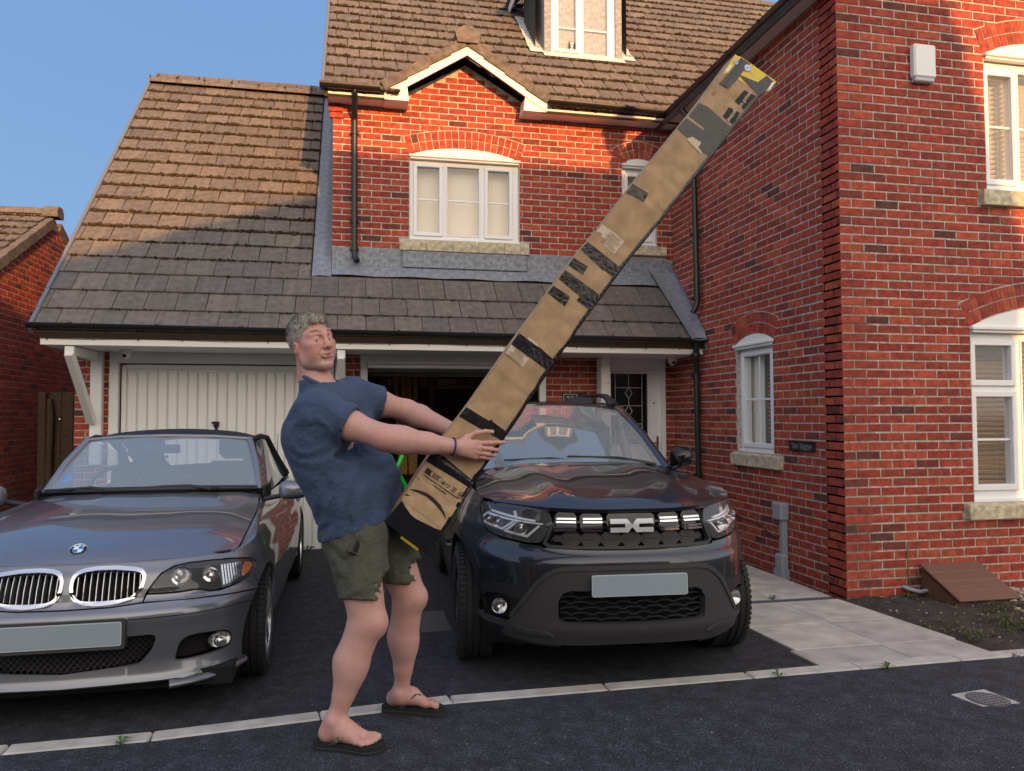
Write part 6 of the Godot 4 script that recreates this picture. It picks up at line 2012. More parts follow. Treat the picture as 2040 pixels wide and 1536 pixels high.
	for s in [-1.0, 1.0]:
		var sg := MB.new()
		sg.net([[V(0.715 * s, 0.935, -1.02), V(0.73 * s, 0.94, -1.8), V(0.715 * s, 0.945, -2.7)], [V(0.605 * s, 1.30, -1.42), V(0.635 * s, 1.305, -1.75), V(0.63 * s, 1.17, -2.45)]], 12, 8, -s)
		obj("side_window", sg, M.car_glass, C)
		var mi := MB.new()
		var mc := V(0.945 * s, 0.985, -0.76)
		mi.grid(func(u, w):
			var a: float = u * TAU
			var t: float = w * PI
			var e := V(cos(a) * sin(t), sin(a) * sin(t), cos(t))
			return mc + V(signf(e.x) * pow(absf(e.x), 0.65) * 0.105 * s, signf(e.y) * pow(absf(e.y), 0.7) * 0.064 * (1.0 - 0.2 * e.x), e.z * (0.085 if e.z > 0.0 else 0.035)), 30, 14, -s, true)
		obj("door_mirror", mi, M.paint_grey_blue, C)
		var mb := MB.new()
		mb.box(V(0.86 * s, 0.945, -0.79), V(0.26, 0.028, 0.07), Basis(V(0, 0, 1), 0.18 * s), 0.01)
		mb.box(V(0.735 * s, 0.965, -0.99), V(0.03, 0.09, 0.16), Basis(V(0, 1, 0), -0.15 * s), 0.01)
		obj("mirror_foot", mb, M.trim_black, C)
		var wp := MB.new()
		var x0 := -0.22 if s < 0 else 0.38
		wp.tube([V(x0 + 0.03, 1.006, -0.70 - 0.05 * absf(x0)), V(x0 - 0.12, 1.028, -0.735), V(x0 - 0.42, 1.018 + 0.008 * s, -0.80 if s < 0 else -0.745)], [0.017, 0.012, 0.007], 6)
		wp.box(V(x0 + 0.04, 1.012, -0.705 - 0.06 * absf(x0)), V(0.07, 0.03, 0.03), Basis(), 0.008)
		obj("wiper", wp, M.trim_black, C)
		var hd := MB.new()
		hd.box(V(0.895 * s, 0.80, -1.92), V(0.03, 0.03, 0.16), Basis(), 0.012)
		obj("door_handle", hd, M.paint_grey_blue, C)
	var core := MB.new()
	core.box(V(0, 0.5, -1.5), V(1.4, 0.56, 3.9)); core.box(V(0, 0.45, 0.28), V(1.1, 0.4, 0.5)); core.box(V(0, 0.72, -0.30), V(1.2, 0.18, 0.8)); core.box(V(0, 0.70, -2.9), V(1.3, 0.3, 0.9)); core.box(V(0, 0.2, -1.3), V(1.5, 0.08, 3.9))
	obj("chassis", core, M.void_black, C)
	var dk := MB.new()
	dk.box(V(0, 0.93, -3.15), V(1.36, 0.04, 0.7), Basis(), 0.015)
	obj("boot_lid", dk, M.paint_grey_blue, C)
	var ins := MB.new()
	ins.box(V(0, 0.90, -1.10), V(1.3, 0.16, 0.4), Basis(), 0.05); ins.box(V(0, 0.86, -2.62), V(1.25, 0.2, 0.3), Basis(), 0.05)
	obj("dashboard", ins, M.leather_dark, C)
	seat(C, -0.36, -1.98, 0.30, M.leather_dark); seat(C, 0.36, -1.98, 0.30, M.leather_dark)
	ins = MB.new()
	ins.box(V(-0.03, 1.255, -1.27), V(0.25, 0.065, 0.025), Basis(), 0.02); ins.box(V(-0.03, 1.31, -1.29), V(0.025, 0.08, 0.02), Basis(), 0.006)
	ins.box(V(-0.03, 1.20, -1.255), V(0.10, 0.016, 0.012), Basis(), 0.006)
	obj("rear_view_mirror", ins, M.leather_dark, C)
	ins = MB.new()
	var stw := []
	for i in 25: stw.append(V(-0.36 + cos(TAU * i / 24.0) * 0.185, 0.96 + sin(TAU * i / 24.0) * 0.16, -1.36 - sin(TAU * i / 24.0) * 0.08))
	ins.tube(stw, 0.016, 8, false)
	ins.box(V(-0.36, 0.955, -1.365), V(0.34, 0.05, 0.03), Basis(), 0.012)
	obj("steering_wheel", ins, M.leather_dark, C)
	ins = MB.new()
	ins.tube([V(0.60, 0.95, -3.2), V(0.60, 1.32, -3.3)], [0.005, 0.003], 6)
	obj("aerial", ins, M.trim_black, C)
	ins = MB.new()
	ins.lathe([Vector2(0, 0.0015), Vector2(0.037, 0.0)], MB.netp([g0, gm, g1], 0.10, 0.22) + V(0, -0.004, -0.004), basis_to(V(-0.3, 0.75, 0.6)), 18)
	obj("screen_disc", ins, M.badge_blue, C)
	for w in [[-0.765, 0.0], [0.765, 0.0], [-0.775, -2.725], [0.775, -2.725]]: wheel(C, V(w[0], 0.315, w[1]), 0.315, 0.205, 0.225, false, 5)

# ---------------------------------------------------------------- figures: smooth fields meshed as surface nets
class Field:
	var lo: Vector3
	var h: float
	var nx: int
	var ny: int
	var nz: int
	var d := PackedFloat32Array()
	func _init(a: Vector3, b: Vector3, cell: float) -> void:
		lo = a; h = cell
		nx = int((b.x - a.x) / h) + 2; ny = int((b.y - a.y) / h) + 2; nz = int((b.z - a.z) / h) + 2
		d.resize(nx * ny * nz); d.fill(1.0)
	func rng_of(a: Vector3, b: Vector3, m: float) -> Array:
		var l := (a.min(b) - Vector3.ONE * m - lo) / h
		var u := (a.max(b) + Vector3.ONE * m - lo) / h
		return [clampi(int(l.x), 0, nx - 1), clampi(int(u.x) + 1, 0, nx - 1), clampi(int(l.y), 0, ny - 1), clampi(int(u.y) + 1, 0, ny - 1), clampi(int(l.z), 0, nz - 1), clampi(int(u.z) + 1, 0, nz - 1)]
	func cap(a: Vector3, b: Vector3, ra: float, rb: float, k := 0.02, dig := false) -> void:   # tapered limb from a to b
		var r := rng_of(a, b, maxf(ra, rb) + k + 2.5 * h)
		var ab := b - a
		var q := 1.0 / maxf(ab.length_squared(), 1e-9)
		var dr := rb - ra
		for z in range(r[4], r[5] + 1):
			for y in range(r[2], r[3] + 1):
				var p := lo + Vector3(r[0], y, z) * h
				var i: int = (z * ny + y) * nx + r[0]
				for x in range(r[0], r[1] + 1):
					var ap := p - a
					var t := clampf(ap.dot(ab) * q, 0.0, 1.0)
					var v := (ap - ab * t).length() - ra - dr * t
					var o := d[i]
					if dig:
						v = -v
						var e := maxf(k - absf(v - o), 0.0)
						d[i] = maxf(v, o) + e * e * 0.25 / k
					elif v < o + k:
						var e := maxf(k - absf(v - o), 0.0)
						d[i] = minf(v, o) - e * e * 0.25 / k
					p.x += h; i += 1
	func ell(c: Vector3, s: Vector3, k := 0.02, B := Basis(), dig := false) -> void:
		var m := maxf(s.x, maxf(s.y, s.z))
		var r := rng_of(c, c, m + k + 2.5 * h)
		var I := B.transposed()
		var i2 := Vector3(1.0 / s.x, 1.0 / s.y, 1.0 / s.z)
		for z in range(r[4], r[5] + 1):
			for y in range(r[2], r[3] + 1):
				var p := lo + Vector3(r[0], y, z) * h - c
				var i: int = (z * ny + y) * nx + r[0]
				for x in range(r[0], r[1] + 1):
					var l := (I * p) * i2
					var k0 := l.length()
					var k1 := (l * i2).length()
					var v := k0 * (k0 - 1.0) / maxf(k1, 1e-6)
					var o := d[i]
					if dig:
						v = -v
						var e := maxf(k - absf(v - o), 0.0)
						d[i] = maxf(v, o) + e * e * 0.25 / k
					else:
						var e := maxf(k - absf(v - o), 0.0)
						d[i] = minf(v, o) - e * e * 0.25 / k
					p.x += h; i += 1
	func cut(n: Vector3, at: Vector3, reach := 9.0) -> void:   # takes away what lies on the side n points to (within reach of at)
		n = n.normalized()
		for z in nz:
			for y in ny:
				var p := lo + Vector3(0, y, z) * h
				var i := (z * ny + y) * nx
				for x in nx:
					if d[i] < 0.3 and (p - at).length_squared() < reach * reach: d[i] = maxf(d[i], (p - at).dot(n))
					p.x += h; i += 1
	func copy() -> Field:
		var f := Field.new(lo, lo, h)
		f.nx = nx; f.ny = ny; f.nz = nz; f.d = d.duplicate()
		return f
	func hollow(o: Field, t: float) -> void:
		for i in d.size():
			if d[i] < 0.3: d[i] = maxf(d[i], -(o.d[i] + t))
	func wrap(fn: Callable) -> void:
		for z in nz:
			for y in ny:
				for x in nx:
					var i := (z * ny + y) * nx + x
					if absf(d[i]) < 0.05: d[i] += fn.call(lo + Vector3(x, y, z) * h)
	func at(i: int, f: Vector3) -> Vector3:
		var X := nx
		var Z := nx * ny
		var a := d[i]
		var b := d[i + 1]
		var c := d[i + X]
		var e := d[i + X + 1]
		var A := d[i + Z]
		var B := d[i + Z + 1]
		var C := d[i + Z + X]
		var E := d[i + Z + X + 1]
		var gx := lerpf(lerpf(b - a, e - c, f.y), lerpf(B - A, E - C, f.y), f.z)
		var gy := lerpf(lerpf(c - a, e - b, f.x), lerpf(C - A, E - B, f.x), f.z)
		var gz := lerpf(lerpf(A - a, B - b, f.x), lerpf(C - c, E - e, f.x), f.y)
		return Vector3(gx, gy, gz)
	func mesh(out: MB, paint = null, xf := Transform3D()) -> void:
		var X := nx
		var Z := nx * ny
		var id := {}
		var P := PackedVector3Array()
		var N := PackedVector3Array()
		var C := PackedColorArray()
		for z in nz - 1:
			for y in ny - 1:
				var i := (z * ny + y) * nx
				for x in nx - 1:
					var n := 0
					if d[i] < 0.0: n += 1
					if d[i + 1] < 0.0: n += 1
					if d[i + X] < 0.0: n += 1
					if d[i + X + 1] < 0.0: n += 1
					if d[i + Z] < 0.0: n += 1
					if d[i + Z + 1] < 0.0: n += 1
					if d[i + Z + X] < 0.0: n += 1
					if d[i + Z + X + 1] < 0.0: n += 1
					if n > 0 and n < 8:
						var s := Vector3.ZERO
						var c := 0
						for ax in 3:
							var st := 1 if ax == 0 else (X if ax == 1 else Z)
							var s1 := X if ax == 0 else 1
							var s2 := Z if ax != 2 else X
							for k in 4:
								var j := i + (s1 if k & 1 else 0) + (s2 if k & 2 else 0)
								var u := d[j]
								var w := d[j + st]
								if (u < 0.0) != (w < 0.0):
									var t := u / (u - w)
									var q := Vector3.ZERO
									q[ax] = t
									var o1 := 1 if ax == 0 else 0
									var o2 := 2 if ax != 2 else 1
									if k & 1: q[o1] += 1.0
									if k & 2: q[o2] += 1.0
									s += q; c += 1
						s /= c
						id[i] = P.size()
						var g := at(i, s)
						var pos := lo + (Vector3(x, y, z) + s) * h
						P.append(xf * pos); N.append((xf.basis * g).normalized())
						if paint != null: C.append(paint.call(pos))
					i += 1
		for i in id:
			for ax in 3:
				var st := 1 if ax == 0 else (X if ax == 1 else Z)
				if (d[i] < 0.0) == (d[i + st] < 0.0): continue
				var s1 := X if ax == 0 else 1
				var s2 := Z if ax != 2 else X
				var q := [i, i - s1, i - s1 - s2, i - s2]
				if not (id.has(q[1]) and id.has(q[2]) and id.has(q[3])): continue
				var v := [id[q[0]], id[q[1]], id[q[2]], id[q[3]]]
				for t in [[0, 1, 2], [0, 2, 3]]:
					var k := out.v.size()
					out.tri(P[v[t[0]]], P[v[t[1]]], P[v[t[2]]], N[v[t[0]]], N[v[t[1]]], N[v[t[2]]])
					if paint != null:
						for e in 3:
							var pt := out.v[k + e]
							for w in 3:
								if P[v[t[w]]] == pt: out.col.append(C[v[t[w]]]); break

func foot_frame(heel: Vector3, toe: Vector3) -> Transform3D:   # x across (towards the little toe of the right foot), z forward
	var z := (toe - heel)
	z.y = 0.0
	z = z.normalized()
	return Transform3D(Basis(V(0, 1, 0).cross(z), V(0, 1, 0), z), heel)

func add_foot(F: Field, T: Transform3D, ankle: Vector3, s: float, y0: float) -> void:   # s = -1: big toe towards +x of T
	var p := func(x: float, y: float, z: float) -> Vector3: return T * V(x * s, y + y0, z)
	F.cap(p.call(0, 0.034, 0.035), ankle, 0.036, 0.042, 0.03)
	F.cap(p.call(0, 0.036, 0.04), p.call(0.004, 0.045, 0.12), 0.034, 0.036, 0.03)
	F.cap(ankle + V(0, -0.01, 0), p.call(-0.004, 0.05, 0.13), 0.040, 0.032, 0.03)
	F.cap(p.call(-0.004, 0.052, 0.12), p.call(-0.020, 0.026, 0.195), 0.034, 0.024, 0.025)
	F.cap(p.call(0.012, 0.040, 0.11), p.call(0.026, 0.020, 0.180), 0.028, 0.019, 0.025)
	F.ell(ankle + T.basis.x * 0.036, V(0.014, 0.016, 0.016), 0.02); F.ell(ankle - T.basis.x * 0.036 + V(0, 0.008, 0), V(0.014, 0.016, 0.016), 0.02)
	var toes := [[-0.030, 0.205, -0.034, 0.262, 0.0165], [-0.006, 0.205, -0.006, 0.258, 0.0115], [0.012, 0.200, 0.014, 0.248, 0.0108], [0.026, 0.192, 0.031, 0.235, 0.0102], [0.038, 0.178, 0.045, 0.214, 0.0100]]
	for t in toes:
		var mid: Vector3 = p.call(lerpf(t[0], t[2], 0.55), t[4] + 0.010, lerpf(t[1], t[3], 0.55))
		F.cap(p.call(t[0], t[4] + 0.004, t[1]), mid, t[4], t[4] * 0.92, 0.010)
		F.cap(mid, p.call(t[2], t[4] + 0.001, t[3] - t[4] * 0.4), t[4] * 0.92, t[4], 0.006)

func nails(T: Transform3D, s: float, y0: float, parent: Node) -> void:
	for t in [[-0.034, 0.262, 0.0165], [-0.006, 0.258, 0.0115], [0.014, 0.248, 0.0108], [0.031, 0.235, 0.0102], [0.045, 0.214, 0.0100]]:
		var b := MB.new()
		var c: Vector3 = T * V(t[0] * s, y0 + t[2] * 1.75, t[1] - t[2] * 0.1)
		b.box(c, V(t[2] * 1.15, 0.003, t[2] * 1.1), T.basis * Basis(V(1, 0, 0), 0.5), 0.001)
		obj("toenail", b, M.nail, parent)

func sandal(label: String, T: Transform3D, s: float, gy: float, slope: Basis) -> void:
	var S := thing("flip_flop", label, "flip flop", T.origin, 0.0, "flip flops on the man's feet")
	var L := Transform3D(T.basis, Vector3.ZERO)
	var o := PackedVector2Array()
	for q in [[-0.034, -0.018], [0.0, -0.032], [0.036, -0.018], [0.042, 0.05], [0.038, 0.11], [0.050, 0.17], [0.062, 0.215], [0.054, 0.255], [0.030, 0.282], [-0.006, 0.296], [-0.042, 0.288], [-0.056, 0.258], [-0.056, 0.21], [-0.046, 0.15], [-0.036, 0.09], [-0.038, 0.03]]: o.append(Vector2(q[0] * s, q[1]))
	o = ccw(rounded(o, 0.02, 3))
	var up := Basis(V(1, 0, 0), V(0, 0, 1), V(0, -1, 0))   # outline x, z to a prism that faces up
	var m := MB.new()
	var P := func(h: float): return L * Transform3D(Basis(V(-1, 0, 0), V(0, 0, 1), V(0, 1, 0)), V(0, h, 0))
	var om := PackedVector2Array()
	for q in o: om.append(Vector2(-q.x, q.y))
	om = ccw(om)
	m.prism(om, P.call(0.030), 0.014)
	m.prism(inset(om, 0.004), P.call(0.0335), 0.004)
	obj("footbed", m, M.foam_black, S)
	m = MB.new()
	m.prism(inset(om, 0.001), P.call(0.016), 0.0055)
	obj("midsole_stripe", m, M.foam_green, S)
	m = MB.new()
	m.prism(om, P.call(0.0105), 0.0125)
	obj("sole", m, M.foam_black, S)
	m = MB.new()
	var post := V(-0.018 * s, 0.078, 0.178)
	for e in [[V(0.050 * s, 0.034, 0.075), V(0.052 * s, 0.062, 0.115)], [V(-0.044 * s, 0.034, 0.085), V(-0.056 * s, 0.080, 0.128)]]:
		m.grid(func(u, w):
			var c := MB.cr([e[0], e[1], e[1].lerp(post, 0.55) + V(0, 0.018, 0.0), post], u * 3.0)
			return L * (c + V(0, 0.002, 0.013).lerp(V(0, -0.002, -0.013), w) * (1.0 - 0.25 * u)), 14, 3)
		m.grid(func(u, w):
			var c := MB.cr([e[0], e[1], e[1].lerp(post, 0.55) + V(0, 0.018, 0.0), post], u * 3.0)
			return L * (c + V(0, 0.002, 0.013).lerp(V(0, -0.002, -0.013), w) * (1.0 - 0.25 * u) + V(0, 0.004, 0)), 14, 3)
	m.tube([L * (post + V(0, 0.002, -0.004)), L * (post + V(0, -0.02, 0.018)), L * V(-0.018 * s, 0.03, 0.205)], [0.013, 0.009, 0.006], 8)
	m.tint = Color(1, 1, 1)
	var st := m.mesh()
	var cols := PackedColorArray()
	var nz := FastNoiseLite.new()
	nz.frequency = 45.0; nz.seed = 5
	var a := st.surface_get_arrays(0)
	for v in a[Mesh.ARRAY_VERTEX]:
		var k := nz.get_noise_3dv(v)
		cols.append(Color(0.26, 0.24, 0.16) if k > 0.22 else (Color(0.10, 0.10, 0.055) if k > -0.12 else Color(0.060, 0.052, 0.040)))
	a[Mesh.ARRAY_COLOR] = cols
	st = ArrayMesh.new()
	st.add_surface_from_arrays(Mesh.PRIMITIVE_TRIANGLES, a)
	obj("strap", st, M.vertex_matt, S)
	S.basis = slope

func build_man_and_parcel() -> void:
	var hipR := V(-3.955, 0.985, 2.03)
	var hipL := V(-3.815, 0.975, 1.83)
	var knR := V(-3.880, 0.595, 2.10)
	var knL := V(-3.678, 0.635, 1.85)
	var anR := V(-4.022, 0.172, 2.105)
	var anL := V(-3.715, 0.150, 1.775)
	var neck := V(-4.112, 1.640, 1.89)
	var shR := V(-4.118, 1.520, 2.085)
	var shL := V(-3.955, 1.600, 1.735)
	var elR := V(-3.815, 1.408, 2.19)
	var wrR := V(-3.502, 1.362, 2.125)
	var elL := V(-3.680, 1.530, 1.64)
	var wrL := V(-3.455, 1.425, 1.855)
	var lat := (shR - shL).normalized()
	var chest := V(-4.062, 1.440, 1.90)
	var mid := V(-4.012, 1.310, 1.91)
	var belly := V(-3.952, 1.165, 1.92)
	var pelv := V(-3.905, 1.005, 1.93)
	var TR := foot_frame(V(-4.085, 0.0, 2.085), V(-3.845, 0.0, 2.185))
	var TL := foot_frame(V(-3.775, 0.0, 1.705), V(-3.490, 0.0, 1.815))
	TR.origin.y = ground_y(2.12); TL.origin.y = ground_y(1.76)
	# head frame
	var hp := V(-4.138, 1.842, 1.905)
	var fwd := V(sin(deg_to_rad(37)) * cos(0.14), sin(0.14), cos(deg_to_rad(37)) * cos(0.14))
	var right := fwd.cross(V(0, 1, 0)).normalized() * -1.0    # towards his left ear, to the right in the picture
	var upv := fwd.cross(right).normalized()
	if upv.y < 0.0: upv = -upv
	var HB := Basis(right, upv, fwd) * Basis(V(0, 0, 1), 0.16)
	var HS := 1.055
	var HX := Transform3D(HB * Basis.from_scale(V(HS, HS, HS)), hp)
	var base := Color(0.56, 0.325, 0.265)
	var nz := FastNoiseLite.new()
	nz.frequency = 9.0; nz.seed = 11
	var skin_paint := func(p: Vector3) -> Color:
		var c := base
		var k := nz.get_noise_3dv(p) * 0.5 + 0.5
		c = c.lerp(Color(0.56, 0.265, 0.215), 0.55 * k)
		for q in [[knR, 0.10], [knL, 0.10], [anR, 0.07], [anL, 0.07], [elR, 0.10]]:
			c = c.lerp(Color(0.52, 0.24, 0.20), 0.5 * clampf(1.0 - (p - q[0]).length() / q[1], 0.0, 1.0))
		if p.y < 0.13: c = c.lerp(Color(0.55, 0.25, 0.22), 0.35)
		return c
	# body in one field
	var F := Field.new(V(-4.36, 0.03, 1.50), V(-3.36, 1.78, 2.34), 0.010)
	for q in [[hipR, knR, 0.112, 0.080], [hipL, knL, 0.112, 0.076]]: F.cap(q[0], q[1], q[2], q[3], 0.05)
	for q in [[knR, anR, 1.0], [knL, anL, 0.93]]:
		var k: Vector3 = q[0]
		var a: Vector3 = q[1]
		var ax: Vector3 = (a - k).normalized()
		var fr := (V(0.93, 0, 0.36) - ax * V(0.93, 0, 0.36).dot(ax)).normalized()
		F.cap(k, k.lerp(a, 0.5), 0.066 * q[2], 0.060 * q[2], 0.03)
		F.cap(k.lerp(a, 0.12) - fr * 0.018, k.lerp(a, 0.42) - fr * 0.030, 0.060 * q[2], 0.060 * q[2], 0.05)
		F.cap(k.lerp(a, 0.42) - fr * 0.022, k.lerp(a, 0.72) - fr * 0.004, 0.054 * q[2], 0.040 * q[2], 0.05)
		F.cap(k.lerp(a, 0.45) + fr * 0.006, a, 0.050 * q[2], 0.0385 * q[2], 0.04)
		F.ell(k + fr * 0.040, V(0.046, 0.052, 0.046) * q[2], 0.035)
	add_foot(F, TR, anR, -1.0, 0.032)
	add_foot(F, TL, anL, 1.0, 0.032)
	F.cap(pelv + lat * 0.08, pelv - lat * 0.08, 0.12, 0.12, 0.05); F.cap(belly, chest, 0.13, 0.13, 0.06); F.cap(shR, shL, 0.07, 0.07, 0.06)
	F.cap(chest, neck, 0.12, 0.075, 0.06)
	F.cap(neck, hp + HB * V(0, -0.05, -0.035), 0.070, 0.066, 0.03)
	F.cap(shR, shR.lerp(elR, 0.5), 0.070, 0.066, 0.04); F.cap(shR.lerp(elR, 0.4), elR, 0.066, 0.054, 0.03)
	F.cap(elR, elR.lerp(wrR, 0.25), 0.054, 0.058, 0.03); F.cap(elR.lerp(wrR, 0.2), elR.lerp(wrR, 0.62), 0.059, 0.048, 0.03); F.cap(elR.lerp(wrR, 0.6), wrR, 0.047, 0.035, 0.02)
	F.cap(shL, shL.lerp(elL, 0.5), 0.070, 0.064, 0.04); F.cap(shL.lerp(elL, 0.4), elL, 0.064, 0.052, 0.03)
	F.cap(elL, elL.lerp(wrL, 0.28), 0.053, 0.056, 0.03); F.cap(elL.lerp(wrL, 0.25), wrL, 0.056, 0.034, 0.02)
	var body := MB.new()
	F.mesh(body, skin_paint)
	# near hand spread on the parcel
	var H := Field.new(V(-3.58, 1.22, 1.99), V(-3.215, 1.49, 2.20), 0.0034)
	H.cap(V(-3.53, 1.366, 2.130), V(-3.475, 1.362, 2.122), 0.036, 0.030, 0.02)
	var mcp := [V(-3.392, 1.378, 2.110), V(-3.386, 1.356, 2.113), V(-3.390, 1.334, 2.110), V(-3.402, 1.316, 2.104)]
	for i in 4: H.cap(V(-3.475, 1.366 - 0.008 * i, 2.120), mcp[i], 0.022, 0.0165, 0.014)
	H.cap(V(-3.47, 1.372, 2.116), V(-3.437, 1.404, 2.104), 0.020, 0.0165, 0.014)
	var ch := [
		[V(-3.445, 1.400, 2.102), V(-3.395, 1.424, 2.102), V(-3.352, 1.430, 2.098), V(-3.318, 1.428, 2.093)],
		[mcp[0], V(-3.334, 1.378, 2.103), V(-3.293, 1.379, 2.096), V(-3.262, 1.378, 2.088)],
		[mcp[1], V(-3.328, 1.349, 2.104), V(-3.293, 1.342, 2.084), V(-3.288, 1.336, 2.058)],
		[mcp[2], V(-3.341, 1.326, 2.101), V(-3.308, 1.319, 2.080), V(-3.303, 1.315, 2.054)],
		[mcp[3], V(-3.357, 1.310, 2.096), V(-3.327, 1.303, 2.080), V(-3.323, 1.300, 2.058)]]
	var fr_ := [0.0115, 0.0100, 0.0103, 0.0098, 0.0086]
	for i in 5:
		var r: float = fr_[i]
		for k in 3: H.cap(ch[i][k], ch[i][k + 1], r * (1.12 - 0.1 * k), r * (1.0 - 0.06 * k), 0.005)
		H.ell(ch[i][1], V(r, r, r) * 1.12, 0.006)
	for i in 4:
		H.ell(mcp[i] + V(0, 0, 0.006), V(0.013, 0.011, 0.011), 0.008)
		H.cap(mcp[i] + V(-0.01, 0, 0.012), V(-3.46, 1.368 - 0.007 * i, 2.138), 0.0028, 0.002, 0.006)
	H.mesh(body, func(p: Vector3) -> Color:
		var c := base.lerp(Color(0.58, 0.25, 0.20), 0.35)
		for m in mcp: c = c.lerp(Color(0.60, 0.23, 0.19), 0.45 * clampf(1.0 - (p - m).length() / 0.022, 0.0, 1.0))
		for i in 5: c = c.lerp(Color(0.60, 0.26, 0.22), 0.6 * clampf(1.0 - (p - ch[i][3]).length() / 0.018, 0.0, 1.0))
		return c)
	# far hand behind the parcel
	var H2 := Field.new(V(-3.56, 1.28, 1.77), V(-3.22, 1.54, 1.96), 0.005)
	var wl := wrL
	H2.cap(wl, V(-3.40, 1.415, 1.895), 0.033, 0.03, 0.02)
	for i in 4:
		var m2 := V(-3.37, 1.445 - 0.024 * i, 1.903)
		H2.cap(V(-3.41, 1.425 - 0.01 * i, 1.895), m2, 0.022, 0.016, 0.012)
		var a := m2 + V(0.042, 0.010 - 0.006 * i, 0.004)
		H2.cap(m2, a, 0.0112, 0.0102, 0.005)
		H2.cap(a, a + V(0.028, 0.004, 0.006), 0.0102, 0.0094, 0.005)
		H2.cap(a + V(0.028, 0.004, 0.006), a + V(0.046, 0.004, 0.009), 0.0094, 0.0088, 0.005)
	H2.cap(V(-3.43, 1.43, 1.89), V(-3.40, 1.475, 1.905), 0.018, 0.013, 0.01)
	H2.cap(V(-3.40, 1.475, 1.905), V(-3.375, 1.505, 1.912), 0.0125, 0.0105, 0.005)
	H2.mesh(body, skin_paint)
	# head
	var E := Field.new(V(-0.105, -0.155, -0.125), V(0.105, 0.14, 0.135), 0.0034)
	E.ell(V(0, 0.036, -0.018), V(0.077, 0.090, 0.098), 0.02)
	E.ell(V(0, -0.015, 0.020), V(0.066, 0.096, 0.072), 0.03)
	E.cap(V(0, -0.06, -0.035), V(0, -0.17, -0.055), 0.064, 0.068, 0.03)
	for s in [-1.0, 1.0]:
		E.cap(V(0.058 * s, -0.045, -0.012), V(0.050 * s, -0.080, 0.012), 0.020, 0.022, 0.03)
		E.cap(V(0.050 * s, -0.080, 0.012), V(0.016 * s, -0.108, 0.060), 0.022, 0.021, 0.025)
		E.ell(V(0.040 * s, -0.045, 0.048), V(0.030, 0.036, 0.030), 0.03)
		E.ell(V(0.049 * s, -0.012, 0.056), V(0.022, 0.016, 0.022), 0.025)
		E.cap(V(0.046 * s, 0.027, 0.066), V(0.012 * s, 0.026, 0.088), 0.013, 0.012, 0.02)
	E.ell(V(0, -0.106, 0.066), V(0.022, 0.018, 0.018), 0.02)
	E.cap(V(0, -0.075, 0.03), V(0, -0.115, -0.01), 0.034, 0.040, 0.03)
	E.cap(V(0, 0.016, 0.088), V(0, -0.026, 0.108), 0.0105, 0.0135, 0.014)
	E.ell(V(0, -0.031, 0.109), V(0.0165, 0.0135, 0.015), 0.010)
	for s in [-1.0, 1.0]: E.ell(V(0.0160 * s, -0.035, 0.096), V(0.0105, 0.0095, 0.013), 0.008)
	for s in [-1.0, 1.0]:
		E.ell(V(0.033 * s, 0.004, 0.096), V(0.019, 0.012, 0.014), 0.014, Basis(), true)
		E.ell(V(0.0335 * s, 0.004, 0.0745), V(0.0185, 0.0165, 0.0165), 0.006)
		E.ell(V(0.0335 * s, -0.0005, 0.0925), V(0.0145, 0.0044, 0.009), 0.002, Basis(V(0, 0, 1), -0.05 * s), true)
		E.cap(V(0.022 * s, -0.016, 0.084), V(0.046 * s, -0.012, 0.076), 0.004, 0.004, 0.010)
		E.ell(V(0.0085 * s, -0.042, 0.106), V(0.0045, 0.0035, 0.007), 0.003, Basis(), true)
		E.cap(V(0.021 * s, -0.034, 0.098), V(0.037 * s, -0.066, 0.080), 0.0035, 0.0035, 0.010, true)
		E.ell(V(0.078 * s, -0.012, -0.016), V(0.011, 0.033, 0.021), 0.006, Basis(V(0, 1, 0), 0.35 * s) * Basis(V(1, 0, 0), -0.15))
		E.ell(V(0.089 * s, -0.012, -0.012), V(0.007, 0.017, 0.010), 0.005, Basis(V(0, 1, 0), 0.35 * s), true)
	E.ell(V(0, -0.062, 0.083), V(0.030, 0.014, 0.016), 0.015)
	E.cap(V(-0.023, -0.0655, 0.088), V(0, -0.0605, 0.0965), 0.0048, 0.0055, 0.005); E.cap(V(0.023, -0.0655, 0.088), V(0, -0.0605, 0.0965), 0.0048, 0.0055, 0.005)
	E.cap(V(-0.017, -0.074, 0.087), V(0.017, -0.074, 0.087), 0.0068, 0.0068, 0.006)
	E.cap(V(-0.028, -0.0655, 0.090), V(0, -0.0675, 0.1015), 0.0022, 0.0022, 0.003, true); E.cap(V(0.028, -0.0640, 0.090), V(0, -0.0675, 0.1015), 0.0022, 0.0022, 0.003, true)
	E.cap(V(-0.02, -0.090, 0.084), V(0.02, -0.090, 0.084), 0.004, 0.004, 0.010, true)
	var wr_ := [[0.058, 0.094], [0.070, 0.090], [0.081, 0.084]]
	var face_paint := func(p: Vector3) -> Color:
		var c := Color(0.57, 0.285, 0.225)
		c = c.lerp(Color(0.60, 0.34, 0.27), 0.5 * clampf(nz.get_noise_3dv(p * 4.0) + 0.4, 0.0, 1.0))
		for s in [-1.0, 1.0]:
			c = c.lerp(Color(0.58, 0.21, 0.165), 0.55 * clampf(1.0 - (p - V(0.045 * s, -0.03, 0.07)).length() / 0.04, 0.0, 1.0))
			c = c.lerp(Color(0.56, 0.16, 0.13), 0.6 * clampf(1.0 - (p - V(0.083 * s, -0.012, -0.012)).length() / 0.04, 0.0, 1.0))
		c = c.lerp(Color(0.55, 0.19, 0.15), 0.5 * clampf(1.0 - (p - V(0, -0.032, 0.11)).length() / 0.028, 0.0, 1.0))
